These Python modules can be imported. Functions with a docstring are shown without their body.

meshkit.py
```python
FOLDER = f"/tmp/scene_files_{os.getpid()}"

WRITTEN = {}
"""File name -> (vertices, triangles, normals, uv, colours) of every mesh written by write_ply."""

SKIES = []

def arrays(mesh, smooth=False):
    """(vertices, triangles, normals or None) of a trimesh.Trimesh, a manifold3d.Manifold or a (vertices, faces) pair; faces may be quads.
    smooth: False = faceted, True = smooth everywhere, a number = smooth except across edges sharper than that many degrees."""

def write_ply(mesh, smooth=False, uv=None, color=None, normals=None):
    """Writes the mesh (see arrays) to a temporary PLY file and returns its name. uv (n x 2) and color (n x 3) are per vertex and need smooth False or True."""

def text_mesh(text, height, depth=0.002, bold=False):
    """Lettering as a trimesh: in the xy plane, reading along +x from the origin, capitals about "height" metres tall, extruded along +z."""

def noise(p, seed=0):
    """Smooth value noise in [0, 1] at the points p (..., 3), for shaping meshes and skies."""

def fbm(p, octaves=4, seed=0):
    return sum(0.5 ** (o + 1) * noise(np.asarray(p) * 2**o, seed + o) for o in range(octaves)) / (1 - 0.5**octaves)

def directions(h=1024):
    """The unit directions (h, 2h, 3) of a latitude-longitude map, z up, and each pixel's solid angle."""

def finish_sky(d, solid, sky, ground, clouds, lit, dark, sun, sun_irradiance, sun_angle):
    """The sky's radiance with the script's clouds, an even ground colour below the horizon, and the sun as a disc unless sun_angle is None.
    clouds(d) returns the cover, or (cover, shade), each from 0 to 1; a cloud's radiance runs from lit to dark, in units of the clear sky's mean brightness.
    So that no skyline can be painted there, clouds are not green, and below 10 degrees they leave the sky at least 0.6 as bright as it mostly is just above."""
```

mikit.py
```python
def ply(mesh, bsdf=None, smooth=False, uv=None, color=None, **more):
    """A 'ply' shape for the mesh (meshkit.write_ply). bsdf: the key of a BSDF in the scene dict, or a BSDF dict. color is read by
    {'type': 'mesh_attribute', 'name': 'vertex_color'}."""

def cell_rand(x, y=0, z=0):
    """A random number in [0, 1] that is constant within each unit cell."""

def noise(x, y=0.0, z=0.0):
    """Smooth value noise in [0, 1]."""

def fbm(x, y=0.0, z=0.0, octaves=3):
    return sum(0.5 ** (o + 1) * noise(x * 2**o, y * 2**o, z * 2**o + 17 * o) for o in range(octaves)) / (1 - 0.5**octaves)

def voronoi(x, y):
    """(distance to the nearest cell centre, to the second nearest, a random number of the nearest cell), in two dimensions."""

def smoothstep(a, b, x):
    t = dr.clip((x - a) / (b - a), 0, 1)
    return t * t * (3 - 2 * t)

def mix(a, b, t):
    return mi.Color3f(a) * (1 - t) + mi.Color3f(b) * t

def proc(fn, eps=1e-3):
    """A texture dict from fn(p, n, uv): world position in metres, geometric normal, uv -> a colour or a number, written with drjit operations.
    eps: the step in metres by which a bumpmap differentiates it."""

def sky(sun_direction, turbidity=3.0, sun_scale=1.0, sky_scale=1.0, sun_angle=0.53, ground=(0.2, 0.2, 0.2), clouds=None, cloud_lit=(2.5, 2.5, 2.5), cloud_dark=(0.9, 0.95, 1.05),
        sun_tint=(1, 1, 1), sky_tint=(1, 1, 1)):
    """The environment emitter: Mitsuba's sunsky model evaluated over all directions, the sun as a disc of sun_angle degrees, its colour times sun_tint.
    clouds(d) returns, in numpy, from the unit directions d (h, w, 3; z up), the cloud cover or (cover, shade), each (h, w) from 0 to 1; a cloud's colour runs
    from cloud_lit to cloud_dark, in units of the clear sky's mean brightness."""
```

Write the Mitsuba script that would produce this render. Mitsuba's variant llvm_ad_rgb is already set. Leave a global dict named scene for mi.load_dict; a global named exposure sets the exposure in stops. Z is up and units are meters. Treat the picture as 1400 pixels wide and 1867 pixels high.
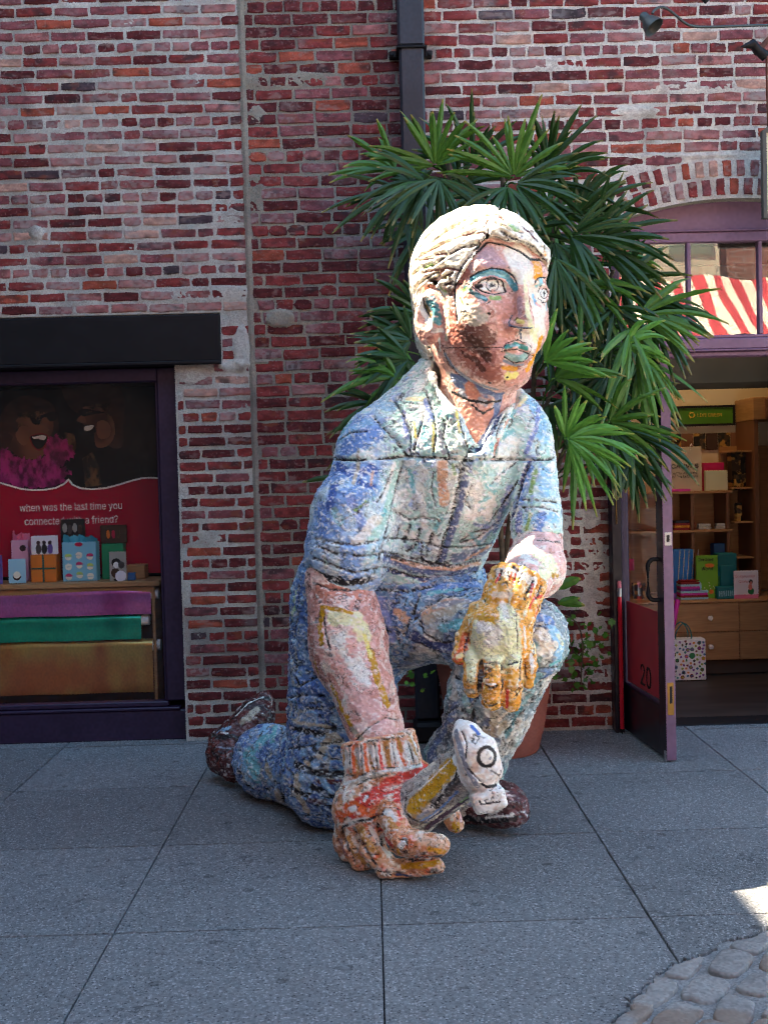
import math, random
import numpy as np, trimesh, shapely
import shapely.geometry as sg
import drjit as dr
import mitsuba as mi
import mikit, meshkit
from scipy.spatial import cKDTree

T = mi.ScalarTransform4f
rng = np.random.default_rng(7)
scene, labels = {}, {}
scene['camera'] = {'type': 'perspective', 'fov': 37.70, 'near_clip': 0.1, 'far_clip': 400.0,
                   'to_world': T().look_at(origin=[0, 0, 1.53], target=[0.011374, 0.999446, 1.498733], up=[0.026351, 0.030958, 0.999173])}
SUN = (-0.685, 0.20, 1.0)
scene['sky'] = mikit.sky(SUN, turbidity=3, sky_tint=(1.04, 1.04, .86))
exposure = 4.7


# ---------------------------------------------------------------- small helpers
def lin(c):
    c = np.asarray(c, float) / 255
    return np.where(c <= .04045, c / 12.92, ((c + .055) / 1.055) ** 2.4)


def col(*c):
    return {'type': 'rgb', 'value': [float(x) for x in lin(c)]}


def paint(name, c, rough=.6, spec=.4, metal=0.0, **k):
    scene[name] = {'type': 'twosided', 'bsdf': {'type': 'principled', 'base_color': c if isinstance(c, dict) else col(*c), 'roughness': rough, 'specular': spec, 'metallic': metal, **k}}
    return name


def numbered(key):
    if key not in USED:
        USED.add(key)
        return key
    n = 1
    while '%s_%03d' % (key, n) in USED:
        n += 1
    USED.add('%s_%03d' % (key, n))
    return '%s_%03d' % (key, n)


USED = set()


def say(key, label=None, category=None, group=None, kind=None):
    d = {k: v for k, v in (('label', label), ('category', category), ('group', group), ('kind', kind)) if v}
    if d:
        labels[key] = d
    return key


def thing(name, label, category, group=None):
    return say(numbered(name), label, category, group)


def obj(name, mesh, bsdf, parent=None, smooth=False, label=None, category=None, group=None, kind=None, color=None, to_world=None, extra=None):
    key = numbered(name if parent is None else parent + '__' + name)
    d = mesh if isinstance(mesh, dict) else mikit.ply(mesh, bsdf, smooth=smooth, color=color)
    if to_world is not None or extra:
        d = {**d, **({'to_world': to_world} if to_world is not None else {}), **(extra or {})}
    scene[key] = d
    return say(key, label, category, group, kind)


def bx(x0, x1, y0, y1, z0, z1, b=.004):
    """A box with chamfered edges."""
    lo, hi = np.minimum((x0, y0, z0), (x1, y1, z1)), np.maximum((x0, y0, z0), (x1, y1, z1))
    b = min(b, (hi - lo).min() * .3)
    pts = []
    for s in np.ndindex(2, 2, 2):
        c = np.where(s, hi, lo)
        i = np.where(s, -b, b)
        for k in range(3):
            p = c + i
            p[k] = c[k]
            pts.append(p)
    return trimesh.convex.convex_hull(np.array(pts))


def fbx(p, q, y0, y1, b=.004):
    """A box whose front spans from the corner p to the corner q."""
    return bx(p[0], q[0], y0, y1, p[2], q[2], b)


def tube(pts, r, n=10):
    pts = np.array(pts, float)
    r = np.broadcast_to(np.array(r, float), (len(pts),))
    t = np.gradient(pts, axis=0)
    t /= np.linalg.norm(t, axis=1, keepdims=True)
    a = np.cross(t, (0, 0, 1) if abs(t[:, 2]).mean() < .8 else (1, 0, 0))
    a /= np.linalg.norm(a, axis=1, keepdims=True)
    b = np.cross(t, a)
    w = np.arange(n) * 2 * np.pi / n
    V = (pts[:, None] + r[:, None, None] * (np.cos(w)[:, None] * a[:, None] + np.sin(w)[:, None] * b[:, None])).reshape(-1, 3)
    i, j = np.meshgrid(np.arange(len(pts) - 1), np.arange(n), indexing='ij')
    q = np.stack([i * n + j, i * n + (j + 1) % n, (i + 1) * n + (j + 1) % n, (i + 1) * n + j], -1).reshape(-1, 4)
    V = np.vstack([V, pts[:1], pts[-1:]])
    k = np.arange(n)
    e = (len(pts) - 1) * n
    caps = np.vstack([np.c_[np.full(n, len(V) - 2), (k + 1) % n, k], np.c_[np.full(n, len(V) - 1), e + k, e + (k + 1) % n]])
    return trimesh.Trimesh(V, np.vstack([q[:, [0, 2, 1]], q[:, [0, 3, 2]], caps]), process=False)


def spline(pts, n=24):
    from scipy.interpolate import CubicSpline
    pts = np.array(pts, float)
    s = np.r_[0, np.cumsum(np.linalg.norm(np.diff(pts, axis=0), axis=1))]
    return CubicSpline(s, pts)(np.linspace(0, s[-1], n))


def lathe(prof, c=(0, 0, 0), n=48):
    """A solid of revolution about z from (radius, height) pairs."""
    m = trimesh.creation.revolve(np.array(prof, float), sections=n)
    m.apply_translation(c)
    return m


def slab_xz(poly, y0, y1):
    """A polygon in (x, z), as thick as from y0 (front) to y1."""
    ms = []
    for g in getattr(poly, 'geoms', [poly]):
        if g.is_empty or g.area < 1e-9:
            continue
        m = trimesh.creation.extrude_polygon(g, y1 - y0, engine='earcut')
        v = m.vertices.copy()
        m.vertices = np.c_[v[:, 0], y1 - v[:, 2], v[:, 1]]
        ms.append(m)
    return trimesh.util.concatenate(ms)


def join(*ms):
    return trimesh.util.concatenate([m for m in ms])


def tex(fn, **k):
    return mikit.proc(fn, **k)


def writing(text, height, x, y, z, squeeze=1.0, center=True, depth=.0015, bold=False):
    m = meshkit.text_mesh(text, height, depth, bold)
    v = m.vertices.copy()
    w = v[:, 0].max() - v[:, 0].min()
    v[:, 0] = (v[:, 0] - (v[:, 0].min() + w / 2 if center else v[:, 0].min())) * squeeze
    m.vertices = np.c_[x + v[:, 0], y - v[:, 2], z + v[:, 1]]
    return m


# ---------------------------------------------------------------- modelling clay: signed distance fields turned into meshes
def vlen(p):
    return np.sqrt((p * p).sum(-1))


def limb(a, b, ra, rb, flat=None):
    """A tapered round bone; flat=(direction, factor) squeezes its section along a direction."""
    a, b = np.array(a, float), np.array(b, float)
    if flat is not None:
        n, q = np.array(flat[0], float), flat[1]
        n /= np.linalg.norm(n)
        M = np.eye(3) + (1 / q - 1) * np.outer(n, n)
        inner, c = limb(M @ a, M @ b, ra, rb), min(q, 1.0)
        return lambda P: inner(P @ M.T) * c
    ab = b - a
    l2 = ab @ ab

    def f(P):
        t = np.clip(((P - a) @ ab) / l2, 0, 1)
        return vlen(P - a - t[:, None] * ab) - (ra + (rb - ra) * t)
    return f


def blob(c, r, R=None):
    """An ellipsoid with radii r along the rows of R."""
    c, r = np.array(c, float), np.array(r, float)
    R = np.eye(3) if R is None else np.array(R, float)

    def f(P):
        q = (P - c) @ R.T
        k0, k1 = vlen(q / r), vlen(q / (r * r))
        return k0 * (k0 - 1) / np.maximum(k1, 1e-9)
    return f


def block(c, h, rad, R=None):
    """A box with half sizes h and rounded edges."""
    c, h = np.array(c, float), np.array(h, float) - rad
    R = np.eye(3) if R is None else np.array(R, float)

    def f(P):
        q = np.abs((P - c) @ R.T) - h
        return vlen(np.maximum(q, 0)) + np.minimum(q.max(-1), 0) - rad
    return f


def frame(x, z):
    """Rows: unit axes with the first along x and the third near z."""
    x = np.array(x, float) / np.linalg.norm(x)
    y = np.cross(z, x)
    y /= np.linalg.norm(y)
    return np.array([x, y, np.cross(x, y)])


def form(*ops):
    """ops: (how, field, softness) in order; how: '+' joins, '-' carves, '&' keeps the inside."""
    def f(P):
        d = None
        for how, g, k in ops:
            e = g(P)
            if d is None:
                d = e
                continue
            if how == '-':
                e, d2, s = -e, -d, -1
                e = -e
                h = np.clip(0.5 - 0.5 * (d + e) / k, 0, 1)
                d = d * (1 - h) - e * h + k * h * (1 - h)
            elif how == '&':
                h = np.clip(0.5 - 0.5 * (e - d) / k, 0, 1)
                d = e * (1 - h) + d * h + k * h * (1 - h)
            else:
                h = np.clip(0.5 + 0.5 * (e - d) / k, 0, 1)
                d = e * (1 - h) + d * h - k * h * (1 - h)
        return d
    return f


def surface(f, lo, hi, h):
    """Surface nets of the zero level of f on a grid of spacing h."""
    lo, hi = np.array(lo, float), np.array(hi, float)
    n = np.ceil((hi - lo) / h / 4).astype(int) * 4 + 1
    ax = [lo[k] + h * np.arange(n[k]) for k in range(3)]
    coarse = np.stack(np.meshgrid(*[a[::4] for a in ax], indexing='ij'), -1)
    dc = f(coarse.reshape(-1, 3)).reshape(coarse.shape[:3])
    near = np.abs(dc) < 4 * h * 2.2
    D = np.repeat(np.repeat(np.repeat(dc, 4, 0), 4, 1), 4, 2)
    K = np.repeat(np.repeat(np.repeat(near, 4, 0), 4, 1), 4, 2)
    off = 1
    D, K = D[off:off + n[0], off:off + n[1], off:off + n[2]], K[off:off + n[0], off:off + n[1], off:off + n[2]]
    n = np.array(D.shape)
    I = np.argwhere(K)
    D = D.copy()
    D[K] = f(lo + h * I)
    S = D < 0
    cells = np.zeros(n - 1, np.int8)
    corner = [(a, b, c) for a in (0, 1) for b in (0, 1) for c in (0, 1)]
    for a, b, c in corner:
        cells += S[a:n[0] - 1 + a, b:n[1] - 1 + b, c:n[2] - 1 + c]
    C = np.argwhere((cells > 0) & (cells < 8))
    idx = -np.ones(n - 1, int)
    idx[tuple(C.T)] = np.arange(len(C))
    tot, cnt = np.zeros((len(C), 3)), np.zeros(len(C))
    for i, p in enumerate(corner):
        for ax_ in range(3):
            if p[ax_]:
                continue
            q = list(p)
            q[ax_] = 1
            d0, d1 = D[tuple((C + p).T)], D[tuple((C + q).T)]
            m = (d0 < 0) != (d1 < 0)
            t = d0[m] / (d0[m] - d1[m])
            pt = np.tile(np.array(p, float), (m.sum(), 1))
            pt[:, ax_] = t
            tot[m] += pt
            cnt[m] += 1
    V = lo + h * (C + tot / cnt[:, None])
    faces = []
    for ax_ in range(3):
        u, w = (ax_ + 1) % 3, (ax_ + 2) % 3
        s0 = [slice(0, n[k]) for k in range(3)]
        s0[ax_] = slice(0, n[ax_] - 1)
        s1 = list(s0)
        s1[ax_] = slice(1, n[ax_])
        E = np.argwhere(S[tuple(s0)] != S[tuple(s1)])
        ok = (E[:, u] > 0) & (E[:, w] > 0) & (E[:, u] < n[u] - 1) & (E[:, w] < n[w] - 1)
        E = E[ok]
        inside = S[tuple(E.T)]
        q = []
        for du, dw in ((0, 0), (1, 0), (1, 1), (0, 1)):
            e = E.copy()
            e[:, u] -= du
            e[:, w] -= dw
            q.append(idx[tuple(e.T)])
        q = np.array(q).T
        q[~inside] = q[~inside][:, ::-1]
        faces.append(q)
    Q = np.vstack(faces)
    return V, np.vstack([Q[:, [0, 1, 2]], Q[:, [0, 2, 3]]])


def gradient(f, P, e=0.002):
    k = np.array([[1, -1, -1], [-1, -1, 1], [-1, 1, -1], [1, 1, 1.0]])
    g = sum(q * f(P + e * q)[:, None] for q in k)
    return g / np.maximum(vlen(g)[:, None], 1e-9)


def split4(V, F):
    """Each triangle becomes four."""
    E = np.sort(np.vstack([F[:, [0, 1]], F[:, [1, 2]], F[:, [2, 0]]]), 1)
    key = E[:, 0].astype(np.int64) * (len(V) + 1) + E[:, 1]
    _, first, inv = np.unique(key, return_index=True, return_inverse=True)
    m = len(V) + inv.reshape(3, -1)
    mid = V[E[first]].mean(1)
    a, b, c = F.T
    return np.vstack([V, mid]), np.vstack([np.c_[a, m[0], m[2]], np.c_[m[0], b, m[1]], np.c_[m[2], m[1], c], np.c_[m[0], m[1], m[2]]])


def sculpt(f, lo, hi, h, fine=1):
    V, F = surface(f, lo, hi, h)
    for _ in range(fine):
        V, F = split4(V, F)
    N = gradient(f, V)
    V = V - N * f(V)[:, None]
    V = V - N * f(V)[:, None]
    return V, F, gradient(f, V)


# ---------------------------------------------------------------- materials of the setting
nz, fb = mikit.noise, mikit.fbm
sst, mix = mikit.smoothstep, mikit.mix


def concrete(p, n, uv):
    """Exposed aggregate: grey-blue matrix with light and dark chips, stains."""
    x, y = p.x, p.y
    d1, d2, r = mikit.voronoi(x * 95, y * 95)
    d3, d4, r2 = mikit.voronoi(x * 210 + 7, y * 210)
    base = mix([.130, .139, .144], [.176, .183, .184], fb(x * 2.2, y * 2.2, 3.0))
    base = base * (.88 + .24 * mikit.cell_rand(dr.floor(x / .914), dr.floor((y - 3.79) / .914 + 50), 3.0))
    base = base * (.70 + .60 * nz(x * 130, y * 130, 1.0))
    chip = sst(.44, .30, d1) * sst(.80, .84, r)
    base = mix(base, [.50, .51, .52], chip * .42)
    dark = sst(.42, .28, d1) * sst(.14, .10, r)
    base = mix(base, [.035, .04, .05], dark * .7)
    chip2 = sst(.40, .25, d3) * sst(.84, .88, r2)
    base = mix(base, [.46, .45, .44], chip2 * .45)
    stain = sst(.58, .78, fb(x * 1.3 + 5, y * 3.1, 8.0, 4))
    base = mix(base, base * .88, stain)
    spot = sst(.86, .90, nz(x * 9 + 3, y * 13, 2.0)) * sst(.45, .7, nz(x * 60, y * 60, 4.0))
    gum, _, gr = mikit.voronoi(x * 3.1, y * 3.1)
    base = mix(base, base * .62, sst(.085, .06, gum + .02 * nz(x * 70, y * 70)) * sst(.62, .66, gr))
    return mix(base, [.05, .052, .056], spot * .5)


paint('concrete', tex(concrete), rough=.72, spec=.35)
paint('joint_grit', tex(lambda p, n, uv: mix([.018, .019, .022], [.05, .05, .052], nz(p.x * 80, p.y * 80))), rough=.95, spec=.1)


def brick_look(c, seed, white=.45):
    c = lin(c)
    c_lo, c_hi = [float(v) for v in c * .72], [float(v) for v in c * 1.30]

    def f(p, n, uv):
        x, z = p.x + seed * 3.1, p.z
        g = fb(x * 22, p.y * 22, z * 30, 3)
        b = mix(c_lo, c_hi, sst(.25, .75, g))
        b = b * (.82 + .36 * nz(x * 150, z * 150, p.y * 150))
        b = mix(b, [.035, .024, .026], sst(.58, .72, fb(x * 8, z * 11, seed + .5)) * .75)
        b = mix(b, [.20, .055, .028], sst(.62, .74, fb(x * 10 + 5, z * 14, seed + 2.5)) * .6)
        b = mix(b, [.27, .18, .16], sst(.60, .76, fb(x * 13 + 9, z * 26, seed + 4.5)) * .55)
        bloom = sst(white + .12, white + .32, fb(x * 3.3 + 4, z * 2.7, seed * .2, 4)) * (.35 + .65 * sst(.35, .62, nz(x * 55, z * 75, 3.0)))
        b = mix(b, [.33, .29, .28], bloom * .55)
        pit = sst(.80, .87, nz(x * 95, z * 95, 9.0))
        return mix(b, [.34, .29, .27], pit * .22)
    return f


BRICKS = [('brick_red', (118, 50, 49), 1, .46), ('brick_plum', (120, 68, 72), 2, .37), ('brick_orange', (146, 72, 56), 3, .50), ('brick_rose', (146, 94, 92), 4, .27), ('brick_burnt', (70, 56, 62), 5, .5), ('brick_dark', (86, 36, 38), 6, .5), ('brick_pale', (172, 134, 120), 7, .34)]
for nm, c, s, w in BRICKS:
    paint(nm, tex(brick_look(c, s, w)), rough=.86, spec=.25)


def mortar_look(lo, hi):
    lo, hi = [float(v) for v in lin(lo)], [float(v) for v in lin(hi)]

    def f(p, n, uv):
        b = mix(lo, hi, fb(p.x * 5, p.z * 6, 1.0, 4))
        b = b * (.72 + .56 * nz(p.x * 190, p.z * 190, p.y * 190))
        b = mix(b, [.10, .085, .08], sst(.60, .80, fb(p.x * 3 + 9, p.z * 2, 4.0)) * .5)
        return mix(b, [.26, .19, .17], sst(.62, .72, nz(p.x * 30, p.z * 40, 6.0)) * .3)
    return f


paint('mortar_grey', tex(mortar_look((150, 150, 144), (190, 188, 180))), rough=.95, spec=.15)
paint('mortar_old', tex(mortar_look((114, 109, 99), (152, 146, 134))), rough=.95, spec=.15)
paint('mortar_white', tex(mortar_look((164, 158, 150), (212, 206, 196))), rough=.95, spec=.15)
paint('black_steel', tex(lambda p, n, uv: mix([.004, .0045, .006], [.010, .011, .014], fb(p.x * 9, p.z * 14, p.y * 9))), rough=.5, spec=.25)
paint('pipe_paint', tex(lambda p, n, uv: mix([.010, .012, .020], [.020, .023, .035], fb(p.x * 12, p.z * 6, 1.0)) * (.85 + .3 * nz(p.x * 90, p.z * 90))), rough=.38, spec=.5)
paint('purple_wood', tex(lambda p, n, uv: mix([.020, .011, .034], [.032, .018, .052], fb(p.x * 6, p.z * 6, p.y * 6)) * (.85 + .3 * nz(p.x * 70, p.z * 70, p.y * 70))), rough=.4, spec=.5)
paint('mauve_wood', tex(lambda p, n, uv: mix([.155, .082, .14], [.205, .115, .185], fb(p.x * 5, p.z * 5, p.y * 5)) * (.88 + .24 * nz(p.x * 60, p.z * 60, p.y * 60))), rough=.45, spec=.5)
scene['glass'] = {'type': 'thindielectric', 'int_ior': 1.34}
scene['mirror_glass'] = {'type': 'thindielectric', 'int_ior': 1.9}

# ---------------------------------------------------------------- ground
obj('ground', bx(-60, 60, -60, 60, -1.0, -.035), 'concrete', kind='structure')
say('pavement', kind='structure')
Q = .914
LANE = [(.45, 2.72), (.575, 2.98), (.628, 3.06), (.69, 3.15), (.70, 3.20), (.747, 3.24), (.80, 3.33), (.856, 3.379), (.90, 3.43), (.98, 3.47), (1.052, 3.525), (1.14, 3.60), (1.20, 3.615), (1.283, 3.682), (1.40, 3.74), (1.52, 3.86), (1.66, 3.95), (1.80, 4.12), (2.1, 4.4), (2.6, 4.9), (3.2, 5.5)]
jag = [(x + rng.normal(0, .006), y + rng.normal(0, .006)) for a, b in zip(LANE[:-1], LANE[1:]) for t in np.linspace(0, 1, 6, endpoint=False) for x, y in [(a[0] + (b[0] - a[0]) * t, a[1] + (b[1] - a[1]) * t)]]
lane = sg.Polygon(jag + [(3.2, 5.5), (6, 5.5), (6, -2.5), (-1.5, -2.5), (.2, 2.3)]).buffer(0)
for i in range(-4, 5):
    for j in range(-7, 4):
        x0, y0 = i * Q, 3.79 + (j) * Q
        g = .0025 if i != 1 else .0045
        p = sg.box(x0 + g, y0 + .0025, x0 + Q - .0025, min(y0 + Q - .0025, 6.66))
        p = p.difference(lane)
        if p.is_empty or p.area < .02:
            continue
        for part in getattr(p, 'geoms', [p]):
            if part.area < .02:
                continue
            h = rng.normal(0, .0008)
            m = trimesh.creation.extrude_polygon(part.buffer(-.002), .06, engine='earcut')
            low = trimesh.creation.extrude_polygon(part, .0578, engine='earcut')
            m.apply_translation((0, 0, -.06 + h))
            low.apply_translation((0, 0, -.06 + h))
            obj('slab', join(m, low), 'concrete', 'pavement')
jb = trimesh.creation.extrude_polygon(sg.box(-4.2, -3, 4.6, 6.60).difference(lane), .018, engine='earcut')
jb.apply_translation((0, 0, -.03))
obj('joint_bed', jb, 'joint_grit', 'pavement')


def stone_look(p, n, uv):
    b = mix([.19, .185, .18], [.32, .305, .285], fb(p.x * 8, p.y * 8, p.z * 8, 4))
    b = b * (.75 + .5 * nz(p.x * 120, p.y * 120, p.z * 120))
    return mix(b, [.20, .13, .085], sst(.52, .66, fb(p.x * 5 + 3, p.y * 5, 2.0)) * .6)


paint('cobble_stone', tex(stone_look), rough=.75, spec=.3)
paint('lane_grout', tex(lambda p, n, uv: mix([.17, .172, .172], [.26, .26, .255], fb(p.x * 7, p.y * 7, 1.0, 4)) * (.7 + .6 * nz(p.x * 170, p.y * 170))), rough=.9, spec=.2)
say('cobbled_lane', kind='structure')
gx, gy = np.meshgrid(np.arange(.1, 2.7, .02), np.arange(2.2, 5.4, .02))
gz = -.017 + .014 * meshkit.fbm(np.stack([gx * 9, gy * 9, gx * 0], -1), 3)
gi = np.arange(gx.size).reshape(gx.shape)
gq = np.stack([gi[:-1, :-1], gi[:-1, 1:], gi[1:, 1:], gi[1:, :-1]], -1).reshape(-1, 4)
obj('grout', (np.c_[gx.ravel(), gy.ravel(), gz.ravel()], gq), 'lane_grout', 'cobbled_lane', smooth=True)
ang = math.radians(52)
du, dv = np.array([math.cos(ang), math.sin(ang)]), np.array([math.sin(ang), -math.cos(ang)])
inner = lane.buffer(-.012)
for r in range(-1, 11):
    for k in range(-10, 18):
        L, Wd = .182 * rng.uniform(.84, 1.07), .109 * rng.uniform(.88, 1.06)
        c = np.array([.66, 3.00]) + dv * (.068 + r * .119) + du * ((k + .5 * (r % 2)) * .196 + rng.normal(0, .012))
        t = np.arange(22) * 2 * np.pi / 22
        rad = np.abs(np.cos(t)) ** 4 + np.abs(np.sin(t)) ** 4
        o = np.c_[np.cos(t), np.sin(t)] / rad[:, None] ** .25 * (1 + rng.normal(0, .022, 22))[:, None]
        th = rng.normal(0, .06)
        d1, d2 = math.cos(th) * du + math.sin(th) * dv, -math.sin(th) * du + math.cos(th) * dv
        poly = sg.Polygon([tuple(c + d1 * q[0] * L / 2 + d2 * q[1] * Wd / 2) for q in o]).buffer(0).intersection(inner)
        if poly.geom_type != 'Polygon' or poly.area < .0045 or not (0 < c[0] < 2.6 and 2.2 < c[1] < 5.3):
            continue
        ring = np.array(poly.exterior.coords)[:-1]
        if sg.LinearRing(ring).is_ccw is False:
            ring = ring[::-1]
        cc = np.array(poly.centroid.coords[0])
        top = .004 + rng.normal(0, .003)
        tilt_ = rng.normal(0, .03, 2)
        V = [np.c_[cc + (ring - cc) * s, np.full(len(ring), z)] for s, z in ((1, -.05), (.99, top - .012), (.945, top - .003), (.86, top), (.6, top + .001), (.3, top + .002))]
        V = np.vstack(V + [np.array([[cc[0], cc[1], top + .005]])])
        n = len(ring)
        F = []
        for a in range(5):
            for q in range(n):
                q2 = (q + 1) % n
                F += [[a * n + q, a * n + q2, (a + 1) * n + q2], [a * n + q, (a + 1) * n + q2, (a + 1) * n + q]]
        F += [[5 * n + q, 5 * n + (q + 1) % n, 6 * n] for q in range(n)]
        V[n:, 2] += (V[n:, :2] - cc) @ tilt_ + .009 * (meshkit.fbm(np.c_[V[n:, :2] * 28, V[n:, 2:] * 0], 2) - .5)
        obj('stone', (V, np.array(F)), 'cobble_stone', 'cobbled_lane', smooth=True)

# ---------------------------------------------------------------- brick walls
WY, CH = 6.60, .0715


def brick_mesh(w, h, depth, r):
    """A hand-made brick: uneven outline, worn edge; its front at y = 0."""
    xs = np.array([-.5, -.17, .17, .5, .5, .5, .17, -.17, -.5, -.5])
    zs = np.array([-.5, -.5, -.5, -.5, 0, .5, .5, .5, .5, 0])
    corner = np.array([1, 0, 0, 1, 0, 1, 0, 0, 1, 0])
    o = np.c_[xs * w, zs * h] + r.normal(0, .0022, (10, 2)) - corner[:, None] * np.c_[np.sign(xs), np.sign(zs)] * r.uniform(.0, .0032, (10, 1))
    cuts = []
    for s, y in ((1, depth), (1, .0045), (None, 0)):
        q = o if s else o - np.c_[np.sign(xs) * (np.abs(xs) > .4), np.sign(zs) * (np.abs(zs) > .4)] * .0045
        cuts.append(np.c_[q[:, 0], np.full(10, y) + (r.normal(0, .0009, 10) if s is None else 0), q[:, 1]])
    V = np.vstack(cuts + [np.array([[r.normal(0, .02), r.normal(-.001, .001), 0]])])
    F = []
    for a in range(2):
        for q in range(10):
            p = (q + 1) % 10
            F += [[a * 10 + q, a * 10 + p, (a + 1) * 10 + p], [a * 10 + q, (a + 1) * 10 + p, (a + 1) * 10 + q]]
    F += [[20 + q, 20 + (q + 1) % 10, 30] for q in range(10)]
    return V, np.array(F)


def kit(w, h, n, seed):
    r = np.random.default_rng(seed)
    return [mikit.ply(brick_mesh(w, h, .05, r), None) for _ in range(n)], w


KITS = {'slim': (kit(.198, .0500, 18, 1), kit(.093, .0500, 10, 2)), 'full': (kit(.202, .0585, 18, 3), kit(.094, .0585, 10, 4)), 'mid': (kit(.200, .0545, 18, 5), kit(.094, .0545, 10, 6))}
WINDOW = sg.box(-3.2, -1, -1.119, 2.215)
LINTEL = sg.box(-3.2, 2.215, -.850, 2.512)
AX, AHW, AZ, ARISE = 2.17, .735, 2.985, .135       # the arched doorway: centre, half width, springing, rise
AR = (AHW ** 2 + ARISE ** 2) / (2 * ARISE)
ACZ = AZ + ARISE - AR
ahalf = math.asin(AHW / AR)
ath = np.linspace(math.pi / 2 + ahalf, math.pi / 2 - ahalf, 33)


def arc(r):
    return [(AX + r * math.cos(t), ACZ + r * math.sin(t)) for t in ath]


DOOR = sg.Polygon([(AX - AHW, -1)] + arc(AR) + [(AX + AHW, -1)])
RING = sg.Polygon(arc(AR - .02) + arc(AR + .222)[::-1]).buffer(0)
JX, PX = -.680, .300


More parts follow.
